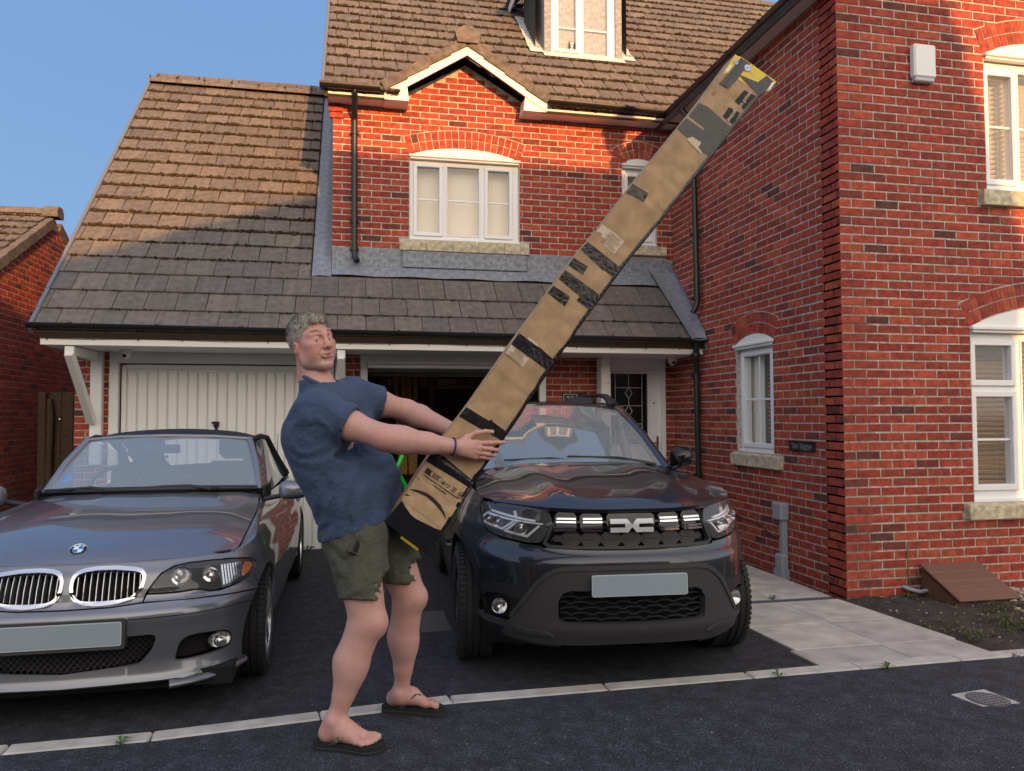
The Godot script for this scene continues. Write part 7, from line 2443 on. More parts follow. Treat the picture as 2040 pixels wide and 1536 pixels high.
		var lip := clampf(1.0 - absf(p.y + 0.0685) / 0.010, 0.0, 1.0) * clampf(1.0 - absf(p.x) / 0.028, 0.0, 1.0) * (1.0 if p.z > 0.075 else 0.0)
		c = c.lerp(Color(0.46, 0.155, 0.13), 0.75 * minf(lip * 2.0, 1.0))
		# whiskers: grey white grains on chin, lip and jaw
		var b := smoothstep(-0.058, -0.075, p.y) * smoothstep(-0.035, 0.01, p.z)
		if p.z > 0.07 and p.y < -0.040 and p.y > -0.060 and absf(p.x) < 0.03: b = 0.6
		if lip > 0.15: b = 0.0
		var g := nz.get_noise_3dv(p * 60.0) * 0.5 + 0.5
		c = c.lerp(Color(0.44, 0.36, 0.32) if p.y > -0.108 else Color(0.26, 0.20, 0.17), b * clampf(g * 0.95, 0.0, 1.0) * 0.75)
		for w in wr_:
			if absf(p.y - w[0] + 0.004 * cos(p.x * 60.0)) < 0.0016 and p.z > 0.04 and absf(p.x) < 0.055: c = c * 0.72  # forehead crease shade painted as darker lines into the skin colour
		return c
	E.mesh(body, face_paint, HX)
	var man := obj("person", body, M.skin)
	tag(man, "standing man in blue shirt and khaki shorts leaning back to hold the long parcel", "person")
	# eyes
	for s in [-1.0, 1.0]:
		var eb := MB.new()
		var ec := V(0.0335 * s, -0.0005, 0.0745)
		eb.lathe(sphere_prof(0.0142, 12), HX * ec, HX.basis * basis_to(V(0, 0, 1)), 18)
		var eo := obj("eye", eb, M.eye_white, man)
		var look := (HX.affine_inverse() * V(-3.956, 1.504, 5.58) - ec).normalized()
		look = (look + V(0, 0, 0.15)).normalized()
		eb = MB.new()
		eb.lathe([Vector2(0, 0.0149), Vector2(0.0032, 0.0147), Vector2(0.0060, 0.0136)], HX * ec, HX.basis * basis_to(look), 16)
		obj("iris", eb, M.iris, eo)
		eb = MB.new()
		eb.lathe([Vector2(0, 0.0154), Vector2(0.0026, 0.0151)], HX * ec, HX.basis * basis_to(look), 12)
		obj("pupil", eb, M.pupil, eo)
		eb = MB.new()   # pale brows made of short hairs
		for i in 70:
			var t := rf(0, 1)
			var p := V(lerpf(0.014, 0.052, t) * s, 0.0345 + 0.008 * sin(t * PI * 0.8) + rf(-0.0035, 0.0035), 0.1005 - 0.030 * t * t)
			var q := p + V(0.007 * s, 0.003, -0.002)
			eb.tint = Color(0.42, 0.33, 0.26) * rf(0.7, 1.2)
			eb.tint.a = 1.0
			eb.tube([HX * p, HX * q], [0.0008, 0.0003], 4, false)
		obj("eyebrow", eb, M.hair, man)
	# hair: a cap with short tufts
	var K := Field.new(V(-0.105, -0.09, -0.135), V(0.105, 0.155, 0.10), 0.004)
	K.ell(V(0, 0.043, -0.022), V(0.0835, 0.0965, 0.104), 0.01)
	K.ell(V(0, 0.085, 0.03), V(0.060, 0.046, 0.056), 0.02)
	K.ell(V(0, -0.004, 0.082), V(0.088, 0.082, 0.082), 0.012, Basis(), true)
	for s in [-1.0, 1.0]:
		K.ell(V(0.085 * s, -0.03, 0.008), V(0.03, 0.042, 0.030), 0.01, Basis(), true)
		K.ell(V(0.05 * s, 0.072, 0.088), V(0.022, 0.030, 0.03), 0.01, Basis(), true)
	K.cut(V(0, -1, 0.15), V(0, -0.055, -0.05))
	var hn := FastNoiseLite.new()
	hn.frequency = 40.0; hn.seed = 2
	K.wrap(func(p: Vector3): return hn.get_noise_3dv(p) * 0.0035)
	var hm := MB.new()
	var hair_paint := func(p: Vector3) -> Color: return Color(0.33, 0.31, 0.29).lerp(Color(0.50, 0.44, 0.36), clampf(0.5 + hn.get_noise_3dv(p * 1.4) + p.z * 5.0, 0.0, 1.0)) * (0.75 + 0.35 * hn.get_noise_3dv(p * 2.2))
	K.mesh(hm, hair_paint, HX)
	var pts := []
	for i in range(0, hm.v.size(), 3): pts.append([hm.v[i], hm.n[i]])
	var inv := HX.affine_inverse()
	for i in 2600:
		var q: Array = pts[rng.randi() % pts.size()]
		var lp: Vector3 = inv * (q[0] as Vector3)
		if lp.y < -0.03 and rf(0, 1) < 0.4: continue
		var sweep := HX.basis * (V(rf(-0.25, 0.25) + lp.x * 2.0, 0.10, 0.75) if lp.y > 0.05 else V(rf(-0.2, 0.2), -0.9, -0.1))
		var len := rf(0.008, 0.018) if lp.y > 0.05 else rf(0.004, 0.009)
		var p0: Vector3 = q[0]
		var p1: Vector3 = p0 + ((q[1] as Vector3) * 0.75 + sweep * 0.7).normalized() * len * 0.55
		var p2: Vector3 = p1 + ((q[1] as Vector3) * 0.25 + sweep * 1.0).normalized() * len * 0.5
		hm.tint = (hair_paint as Callable).call(lp) * rf(0.7, 1.5)
		hm.tint.a = 1.0
		hm.tube([p0, p1, p2], [0.0012, 0.0010, 0.0003], 4, false)
	obj("hair", hm, M.hair, man)
	# shirt
	var S := Field.new(V(-4.36, 0.88, 1.50), V(-3.66, 1.76, 2.34), 0.0095)
	S.cap(chest + lat * 0.135, chest - lat * 0.135, 0.152, 0.152, 0.05)
	S.cap(mid + lat * 0.115, mid - lat * 0.115, 0.160, 0.160, 0.06)
	S.cap(belly + lat * 0.105 + V(0.018, 0, 0.006), belly - lat * 0.105 + V(0.018, 0, 0.006), 0.170, 0.170, 0.06)
	S.cap(pelv + lat * 0.10, pelv - lat * 0.10, 0.155, 0.155, 0.06)
	S.cap(shR + lat * -0.01, shL + lat * 0.01, 0.092, 0.092, 0.06)
	S.cap(chest + V(-0.03, 0.10, 0), neck, 0.13, 0.088, 0.06)
	S.cap(shR, shR.lerp(elR, 0.62), 0.090, 0.094, 0.04)
	S.cap(shL, shL.lerp(elL, 0.62), 0.088, 0.090, 0.04)
	var fn := FastNoiseLite.new()
	fn.frequency = 3.2; fn.seed = 21
	var ax2 := (neck - pelv).normalized()
	var folds := func(p: Vector3) -> float:
		var u := (p - pelv).dot(ax2)
		var r := 0.0
		# sagging folds across the back and flank, pulls from the armpit, creases at the sleeve
		var w := fn.get_noise_3dv(p) * 3.0
		r += 0.0034 * sin(u * 52.0 + p.x * 16.0 + w * 1.6) * smoothstep(0.34, 0.10, u) * (0.4 + 0.6 * smoothstep(-3.90, -4.10, p.x))
		var da := (p - (shR + V(0.02, -0.10, 0.02))).length()
		r += 0.0036 * sin(da * 105.0 + w * 2.2) * smoothstep(0.30, 0.08, da) * smoothstep(0.03, 0.09, da)
		r += 0.0040 * sin((p - shR).dot((elR - shR).normalized()) * 85.0 + w * 2.0) * smoothstep(0.10, 0.16, (p - shR).dot((elR - shR).normalized()))
		r += 0.0018 * fn.get_noise_3dv(p * 3.4)
		return r
	S.wrap(folds)
	S.cut(-ax2 + V(0.0, 0, 0), V(-3.915, 0.985, 1.93))
	var aR := (elR - shR).normalized()
	var aL := (elL - shL).normalized()
	S.cut(aR + V(0, -0.10, 0), shR.lerp(elR, 0.515), 0.16)
	S.cut(aL, shL.lerp(elL, 0.50), 0.16)
	S.ell(neck + V(0.012, 0.065, 0.012), V(0.090, 0.075, 0.092), 0.01, Basis(), true)
	var inn := Field.new(V(-4.36, 0.88, 1.50), V(-3.66, 1.76, 2.34), 0.0095)
	inn.cap(pelv + lat * 0.10 - ax2 * 0.2, pelv - lat * 0.10 - ax2 * 0.2, 0.137, 0.137, 0.06); inn.cap(pelv + lat * 0.10, pelv - lat * 0.10, 0.137, 0.137, 0.06)
	inn.cap(shR.lerp(elR, 0.36), elR, 0.074, 0.076, 0.02); inn.cap(shL.lerp(elL, 0.36), elL, 0.072, 0.072, 0.02)
	for i in S.d.size():
		if S.d[i] < 0.3 and inn.d[i] < 0.3: S.d[i] = maxf(S.d[i], -inn.d[i])
	var sm := MB.new()
	S.mesh(sm)
	var shirt := obj("t_shirt", sm, M.shirt, man)
	var col := MB.new()
	var ring := []
	for i in 29:
		var a := TAU * i / 28.0
		var e := V(cos(a) * 0.078, 0.016 * -cos(a) * 0.4, sin(a) * 0.080)
		ring.append(neck + V(0.010, 0.020, 0.010) + e + V(0, -0.030 * cos(a - 0.4), 0))
	col.tube(ring, 0.0065, 8, false, 1.6)
	obj("collar", col, M.shirt, shirt)
	var lg := thing_part("chest_logo", shirt)
	var lb := MB.new()
	for q in [[0.0, 0.0, 0.010, 0.032], [0.012, 0.011, 0.018, 0.008], [0.010, -0.003, 0.014, 0.008]]: lb.box(V(q[0], q[1], 0), V(q[2], q[3], 0.002))
	var lo := obj("mark", lb, M.print_black, lg)
	lg.transform = Transform3D(Basis(Vector3.UP, 0.9) * Basis(V(0, 0, 1), -0.55) * Basis(V(1, 0, 0), -0.65), V(-3.952, 1.603, 1.872))
	# shorts
	var hemR := V(-3.835, 0.672, 2.095)
	var hemL := V(-3.668, 0.702, 1.855)
	var Q := Field.new(V(-4.20, 0.56, 1.58), V(-3.46, 1.10, 2.32), 0.0095)
	Q.cap(pelv + lat * 0.095, pelv - lat * 0.095, 0.148, 0.148, 0.05)
	Q.cap(hipR + V(0.012, -0.02, 0), knR.lerp(hipR, 0.05) + V(0.012, 0, 0), 0.134, 0.112, 0.05)
	Q.cap(hipL + V(0.01, -0.02, 0), knL.lerp(hipL, 0.05), 0.130, 0.102, 0.05)
	Q.wrap(func(p: Vector3) -> float:
		var w := fn.get_noise_3dv(p * 1.3) * 3.0
		var r := 0.0040 * sin(p.y * 62.0 + p.x * 40.0 + w * 1.8) * smoothstep(0.70, 0.80, p.y) * smoothstep(-3.86, -3.96, p.x)
		r += 0.0035 * sin(p.y * 30.0 - p.x * 62.0 + w * 2.0) * smoothstep(1.0, 0.85, p.y)
		return r + 0.0018 * fn.get_noise_3dv(p * 3.0))
	Q.cut((hemR - hipR) + V(-0.16, 0, 0.02), hemR, 0.19)
	Q.cut((hemL - hipL) + V(-0.16, 0, 0.0), hemL, 0.16)
	var qi := Field.new(V(-4.20, 0.56, 1.58), V(-3.46, 1.10, 2.32), 0.0095)
	qi.cap(hemR.lerp(hipR, 0.22), hemR + (hemR - hipR).normalized() * 0.15, 0.094, 0.098, 0.02); qi.cap(hemL.lerp(hipL, 0.22), hemL + (hemL - hipL).normalized() * 0.15, 0.087, 0.090, 0.02)
	for i in Q.d.size():
		if Q.d[i] < 0.3 and qi.d[i] < 0.3: Q.d[i] = maxf(Q.d[i], -qi.d[i])
	var qm := MB.new()
	Q.mesh(qm)
	var shorts := obj("shorts", qm, M.shorts, man)
	var ph := thing("phone", "dark red cased phone sticking out of the shorts pocket", "phone", V(-3.915, 0.955, 2.160))
	ph.basis = Basis(Vector3.UP, 0.42) * Basis(V(0, 0, 1), -0.50) * Basis(V(1, 0, 0), -0.08)
	var pm := MB.new()
	pm.box(Vector3.ZERO, V(0.070, 0.13, 0.012), Basis(), 0.006)
	obj("case", pm, M.phone_case, ph)
	pm = MB.new()
	pm.box(V(0, 0.0, 0.0065), V(0.045, 0.10, 0.002), Basis(), 0.001)
	obj("back", pm, M.black_gloss, ph)
	# wrist band, toenails, sandals
	var band := MB.new()
	var bd := (wrR - elR).normalized()
	var bx := bd.cross(V(0, 1, 0)).normalized()
	var bring := []
	for i in 25: bring.append(elR.lerp(wrR, 0.985) + (bx * cos(TAU * i / 24.0) + bx.cross(bd) * sin(TAU * i / 24.0)) * 0.0395)
	band.tube(bring, 0.0042, 6, false)
	tag(obj("wristband", band, M.blue_band), "thin blue band round the man's near wrist", "wristband")
	var th := MB.new()
	th.box(V(-3.326, 1.431, 2.1035), V(0.017, 0.012, 0.003), Basis(V(0, 0, 1), -0.05), 0.0012)
	obj("thumbnail", th, M.nail, man)
	nails(TR, -1.0, 0.032, man)
	nails(TL, 1.0, 0.032, man)
	var slope := Basis(V(1, 0, 0), -atan(0.0263))
	sandal("black flip flop with camouflage strap on the near foot nearest the camera", TR, -1.0, 0.0, slope)
	sandal("black flip flop with camouflage strap on the far foot by the kerb", TL, 1.0, 0.0, slope)
	build_parcel()

func thing_part(called: String, parent: Node) -> Node3D:
	var o := Node3D.new()
	o.name = called
	parent.add_child(o, true)
	return o

func sphere_prof(r: float, k: int) -> Array:
	var o := []
	for i in k + 1: o.append(Vector2(sin(PI * i / k) * r, -cos(PI * i / k) * r))
	return o

func build_parcel() -> void:
	var O := V(-3.789, 1.046, 2.07)
	var U := V(0.79578, -0.60559, 0.00079).normalized()
	var W := V(0.60543, 0.79554, -0.02385).normalized()
	var N := U.cross(W).normalized()
	var P := thing("parcel", "three metre long narrow cardboard parcel patched with black tape and held up slanting", "parcel", O)
	var X := Basis(U, W, N)
	P.basis = X
	var le := [Vector2(-0.03, 0.003), Vector2(0.34, -0.020), Vector2(0.6, -0.015), Vector2(1.05, -0.028), Vector2(1.5, -0.034), Vector2(1.75, -0.022), Vector2(2.1, -0.018), Vector2(2.35, -0.008), Vector2(2.6, 0.001), Vector2(2.94, 0.0)]
	var ri := [Vector2(-0.03, 0.240), Vector2(0.10, 0.235), Vector2(0.36, 0.217), Vector2(0.6, 0.211), Vector2(1.05, 0.189), Vector2(1.36, 0.185), Vector2(1.62, 0.184), Vector2(2.0, 0.201), Vector2(2.6, 0.220), Vector2(2.84, 0.231), Vector2(2.97, 0.25)]
	var wn := FastNoiseLite.new()
	wn.frequency = 5.0; wn.seed = 9
	var face := func(p: Vector2) -> Vector3: return V(p.x, p.y, 0.0022 * wn.get_noise_2d(p.x * 2.0, p.y) + (0.004 * smoothstep(0.36, 0.34, p.y)) - 0.005 * exp(-pow((p.y - 1.99 - (p.x - 0.1) * 0.08) / 0.006, 2.0)) * smoothstep(0.05, 0.08, p.x) - 0.003 * exp(-pow((p.y - 0.925) / 0.005, 2.0)) - 0.002 * exp(-pow((p.y - 0.835) / 0.004, 2.0)) - 0.0018 * exp(-pow((p.y - 1.20) / 0.004, 2.0)) - 0.0018 * exp(-pow((p.y - 1.84) / 0.004, 2.0)) - 0.0018 * exp(-pow((p.y - 2.14) / 0.004, 2.0)) - 0.003 * exp(-pow((p.x - 0.052) / 0.004, 2.0)) * smoothstep(2.58, 2.62, p.y) - 0.0025 * exp(-pow((p.y - 0.092) / 0.003, 2.0)) - 0.002 * exp(-pow((p.y - 0.218 - p.x * 0.05) / 0.003, 2.0)))
	var o := PackedVector2Array()
	for i in 31: o.append(Vector2(tab(ri, -0.02 + i * 0.0985), -0.02 + i * 0.0985))
	for i in 31: o.append(Vector2(tab(le, 2.935 - i * 0.0985), 2.935 - i * 0.0985))
	o = ccw(o)
	var th := 0.115
	var b := MB.new()
	b.sheet(o, face, 0.022)
	for i in o.size():
		var a := o[i]
		var c := o[(i + 1) % o.size()]
		b.quad(face.call(a), face.call(c), V(c.x, c.y, -th), V(a.x, a.y, -th), V(c.y - a.y, a.x - c.x, 0))
	b.prism(o, Transform3D(Basis(), V(0, 0, -th + 0.001)), 0.001)
	obj("carton", b, M.cardboard, P)
	var lay := func(called: String, q: Array, m: String, off: float):
		var s := MB.new()
		s.sheet(ccw(pv(q)), face, 0.012, 0.0012, off)
		return obj(called, s, M[m], P)
	# paler lower carton
	lay.call("carton_end", [0.004, 0.0, 0.236, 0.0, 0.218, 0.35, -0.018, 0.34], "cardboard_pale", 0.0006)
	# tape over the faces
	lay.call("tape_strip", [-0.006, -0.03, 0.244, -0.03, 0.238, 0.092, 0.20, 0.081, 0.142, 0.071, 0.10, 0.064, 0.068, 0.067, 0.03, 0.08, 0.0, 0.094], "tape", 0.0022)
	lay.call("tape_strip", [-0.020, 0.300, 0.03, 0.304, 0.123, 0.314, 0.221, 0.321, 0.219, 0.357, 0.12, 0.361, 0.032, 0.366, -0.022, 0.350], "tape", 0.0022)
	lay.call("tape_strip", [-0.022, 0.556, 0.10, 0.571, 0.214, 0.589, 0.213, 0.634, 0.118, 0.632, 0.112, 0.640, 0.105, 0.624, -0.019, 0.611], "tape", 0.0022)
	lay.call("tape_strip", [-0.029, 0.980, 0.084, 0.985, 0.190, 0.987, 0.193, 1.048, 0.098, 1.054, 0.078, 1.050, -0.030, 1.046], "tape", 0.0022)
	lay.call("tape_strip", [-0.036, 1.289, 0.071, 1.292, 0.063, 1.345, -0.034, 1.336], "tape", 0.0022)
	lay.call("tape_strip", [-0.035, 1.380, 0.099, 1.378, 0.101, 1.352, 0.189, 1.357, 0.190, 1.448, 0.09, 1.443, -0.034, 1.436], "tape", 0.0022)
	lay.call("tape_strip", [-0.036, 1.463, 0.048, 1.473, 0.045, 1.522, -0.038, 1.511], "tape", 0.0022)
	lay.call("tape_strip", [-0.034, 1.567, 0.118, 1.557, 0.121, 1.562, 0.187, 1.563, 0.190, 1.626, -0.030, 1.620], "tape", 0.0022)
	lay.call("tape_strip", [-0.022, 1.946, 0.003, 1.955, 0.01, 1.958, 0.075, 1.970, 0.070, 2.023, -0.024, 2.007], "tape", 0.0022)
	lay.call("tape_strip", [-0.012, 2.396, 0.092, 2.392, 0.163, 2.386, 0.214, 2.402, 0.224, 2.600, 0.049, 2.602, 0.0, 2.584, -0.002, 2.494, 0.10, 2.499, 0.101, 2.484, -0.006, 2.474], "tape", 0.0022)
	lay.call("tape_strip", [0.034, 2.941, 0.094, 2.952, 0.086, 2.891, 0.086, 2.848, 0.079, 2.758, 0.024, 2.747, 0.029, 2.816], "tape", 0.0036)
	lay.call("tape_strip", [0.075, 2.860, 0.183, 2.900, 0.20, 2.965, 0.25, 2.965, 0.243, 2.895, 0.231, 2.848, 0.176, 2.852, 0.12, 2.852], "tape", 0.0030)
	lay.call("torn_label", [-0.026, 0.978, 0.082, 0.979, 0.082, 0.922, 0.02, 0.925, -0.024, 0.930], "torn_paper", 0.0014)
	lay.call("torn_label", [0.019, 1.060, 0.080, 1.062, 0.079, 1.050, 0.019, 1.048], "torn_paper", 0.0014)
	lay.call("torn_label", [-0.024, 1.738, 0.05, 1.745, 0.116, 1.744, 0.113, 1.662, 0.048, 1.658, 0.035, 1.668, 0.040, 1.680, 0.013, 1.687, -0.002, 1.700, -0.025, 1.690], "torn_paper", 0.0014)
	lay.call("torn_label", [0.058, 2.384, 0.076, 2.416, 0.132, 2.425, 0.133, 2.394, 0.168, 2.385, 0.17, 2.376, 0.10, 2.380], "torn_paper", 0.0030)
	var tl := MB.new()   # brown tear lines through the torn labels
	for i in 9: tl.box(V(0.03, 0.928 + i * 0.0062, 0.0), V(rf(0.05, 0.10), 0.0014, 0.0062), Basis(V(0, 0, 1), rf(-0.03, 0.03)))
	for i in 11: tl.box(V(0.062 + rf(-0.01, 0.01), 1.668 + i * 0.0068, 0.0), V(rf(0.04, 0.09), 0.0016, 0.0062), Basis(V(0, 0, 1), rf(-0.05, 0.05)))
	obj("tear_line", tl, M.cardboard, P)
	# black tape along the long right edge and the ends
	var s := MB.new()
	var edge := func(t: Array, sg: float, v0: float, v1: float, lap: float, wob: float):
		var n := int((v1 - v0) / 0.05)
		s.grid(func(u, w):
			var v := lerpf(v0, v1, w)
			var e: float = tab(t, v)
			var z := lerpf(lap, -th * 1.0, u)
			var k := wn.get_noise_2d(v * 6.0, 3.0 * u) * wob
			if u < 0.12: return V(e - sg * lap * (1.0 - u / 0.12) * (1.0 + 2.0 * k / maxf(wob, 0.001) * 0.3), v, 0.0045)
			return V(e + sg * (0.003 + absf(k)), v, lerpf(0.0045, -th - 0.002, (u - 0.12) / 0.88)), 16, maxi(n, 2), -sg)
	edge.call(ri, 1.0, -0.025, 2.86, 0.012, 0.006)
	obj("edge_tape", s, M.tape, P)
	s = MB.new()
	edge.call(le, -1.0, -0.025, 0.40, 0.006, 0.004)
	for q in [[0.55, 0.62], [0.97, 1.06], [1.28, 1.35], [1.37, 1.45], [1.46, 1.53], [1.56, 1.63], [1.94, 2.02], [2.39, 2.60]]: edge.call(le, -1.0, q[0], q[1], 0.003, 0.002)
	obj("edge_tape", s, M.tape, P)
	s = MB.new()
	s.box(V(0.12, -0.028, -th * 0.5), V(0.25, 0.012, th + 0.006), Basis(), 0.004)
	obj("end_tape", s, M.tape, P)
	s = MB.new()
	s.box(V(0.15, -0.040, -0.012), V(0.10, 0.014, 0.003), Basis(), 0.001)
	obj("yellow_card", s, M.card_yellow, P)
	# yellow printed carton at the top end
	lay.call("yellow_card", [0.008, 2.800, 0.025, 2.822, 0.20, 2.86, 0.25, 2.90, 0.25, 2.935, 0.0, 2.935], "card_yellow", 0.0012)
	s = MB.new()
	s.prism(ccw(pv([0.0, 2.93, 0.03, 2.945, 0.10, 2.957, 0.20, 2.970, 0.262, 2.978, 0.258, 2.90, 0.245, 2.90])), Transform3D(Basis(), V(0, 0, 0.0012)), 0.004)
	obj("yellow_card", s, M.card_yellow, P)
	for q in [[0.094, 2.922, 0.020], [0.028, 2.900, 0.013]]:
		s = MB.new()
		s.prism(ccw(ellipse(Vector2(q[0], q[1]), q[2], q[2], 18)), Transform3D(Basis(), V(0, 0, 0.0048)), 0.0012)
		var rb := obj("badge", s, M.white_gloss, P)
		s = MB.new()
		for k in 18:
			var a := TAU * k / 18.0
			s.box(V(q[0] + cos(a) * q[2] * 0.88, q[1] + sin(a) * q[2] * 0.88, 0.0052), V(q[2] * 0.32, 0.003, 0.0006), Basis(V(0, 0, 1), a + PI * 0.5))
		for a in [0.8, -0.8]: s.box(V(q[0], q[1], 0.0052), V(q[2] * 1.1, 0.004, 0.0006), Basis(V(0, 0, 1), a))
		obj("badge_mark", s, M.badge_blue, rb)
	lay.call("barcode_label", [0.012, 2.82, 0.022, 2.828, 0.020, 2.868, 0.012, 2.866], "white_gloss", 0.0030)
	s = MB.new()
	s.box(V(0.251, 2.935, 0.003), V(0.010, 0.05, 0.002), Basis(V(0, 0, 1), 0.06))
	obj("barcode_label", s, M.white_gloss, P)
	# dark delivery tape with lettering
	for q in [[[0.143, 2.729, 0.150, 2.814, 0.217, 2.833, 0.209, 2.727], Vector2(0.181, 2.776), "on prime", -1.0], [[0.141, 2.615, 0.138, 2.682, 0.203, 2.698, 0.211, 2.623], Vector2(0.177, 2.654), "prime", 1.0]]:
		lay.call("printed_tape", q[0], "print_black", 0.0014)
		var t := obj("lettering", text_mesh(q[2], 0.026, 0.0006, "Droid Sans", 700), M.torn_paper, P)
		t.transform = Transform3D(Basis(V(0, 0, 1), PI * 0.5 if q[3] < 0.0 else -PI * 0.5), V(q[1].x, q[1].y, 0.0036))
		s = MB.new()
		s.box(V(q[1].x + (0.0 if q[3] < 0 else -0.0), q[1].y + (0.045 if q[3] < 0 else -0.034), 0.0034), V(0.012, 0.008, 0.0008))
		obj("tape_mark", s, M.badge_blue, P)
	# prints on the lower carton: curved arrow, marks, lines of small print
	lay.call("arrow_print", [0.000, 0.152, 0.034, 0.162, 0.079, 0.171, 0.131, 0.167, 0.178, 0.157, 0.219, 0.141, 0.196, 0.160, 0.156, 0.180, 0.11, 0.188, 0.068, 0.186, 0.031, 0.174, 0.000, 0.156], "print_black", 0.0016)
	lay.call("arrow_print", [-0.001, 0.118, 0.006, 0.123, 0.020, 0.132, -0.002, 0.130], "print_black", 0.0016)
	s = MB.new()
	for r in 2:
		for i in 36 - r * 22: s.box(V(0.012 + i * 0.0054 + r * 0.062, 0.243 - r * 0.011 + 0.0002 * i, 0.0062), V(rf(0.003, 0.0046), 0.0058, 0.0006))
	obj("small_print", s, M.print_black, P)
	s = MB.new()
	s.prism(ccw(rounded(rect(0.004, 0.254, 0.032, 0.281), 0.005)), Transform3D(Basis(), V(0, 0, 0.0065)), 0.0008)
	s.prism(ccw(pv([0.030, 0.254, 0.038, 0.254, 0.030, 0.270])), Transform3D(Basis(), V(0, 0, 0.0066)), 0.0008)
	for e in [[V(0.062, 0.2815, 0.0062), V(0.055, 0.0015, 0.0008)], [V(0.062, 0.2585, 0.0062), V(0.050, 0.0015, 0.0008)], [V(0.0905, 0.270, 0.0062), V(0.0015, 0.022, 0.0008)]]: s.box(e[0], e[1])
	for r in 2:
		for i in 6: s.box(V(0.046 + i * 0.0064, 0.274 - r * 0.009, 0.0062), V(0.005, 0.0055, 0.0006))
	for k in 16:
		var a := TAU * k / 16.0
		s.box(V(0.107 + cos(a) * 0.010, 0.267 + sin(a) * 0.010, 0.0062), V(0.0045, 0.0016, 0.0006), Basis(V(0, 0, 1), a + PI * 0.5))
		s.box(V(0.208 + cos(a) * 0.0155, 0.270 + sin(a) * 0.0155, 0.0062), V(0.0068, 0.0032, 0.0006), Basis(V(0, 0, 1), a + PI * 0.5))
	s.box(V(0.107, 0.267, 0.0062), V(0.010, 0.009, 0.0006), Basis(V(0, 0, 1), 0.5), 0.0)
	for i in 3: s.box(V(0.132, 0.270, 0.0062) + V(0, 0.0058, 0).rotated(V(0, 0, 1), TAU * i / 3.0), V(0.019, 0.0022, 0.0006), Basis(V(0, 0, 1), TAU * i / 3.0))
	for i in 4: s.box(V(0.208, 0.264 + i * 0.004, 0.0062), V(0.020, 0.0018, 0.0006))
	for r in 3:
		for i in 3: s.box(V(0.158 + i * 0.007, 0.262 + r * 0.009, 0.0062), V(0.0048, 0.0050, 0.0006))
	obj("carton_marks", s, M.print_black, P)
	s = MB.new()
	for e in [[V(0.026, 2.683, 0.0036), V(0.0016, 0.022, 0.0006)], [V(0.036, 2.683, 0.0036), V(0.0016, 0.022, 0.0006)], [V(0.031, 2.670, 0.0036), V(0.016, 0.0016, 0.0006)]]: s.box(e[0], e[1])
	obj("arrows_print", s, M.print_black, P)

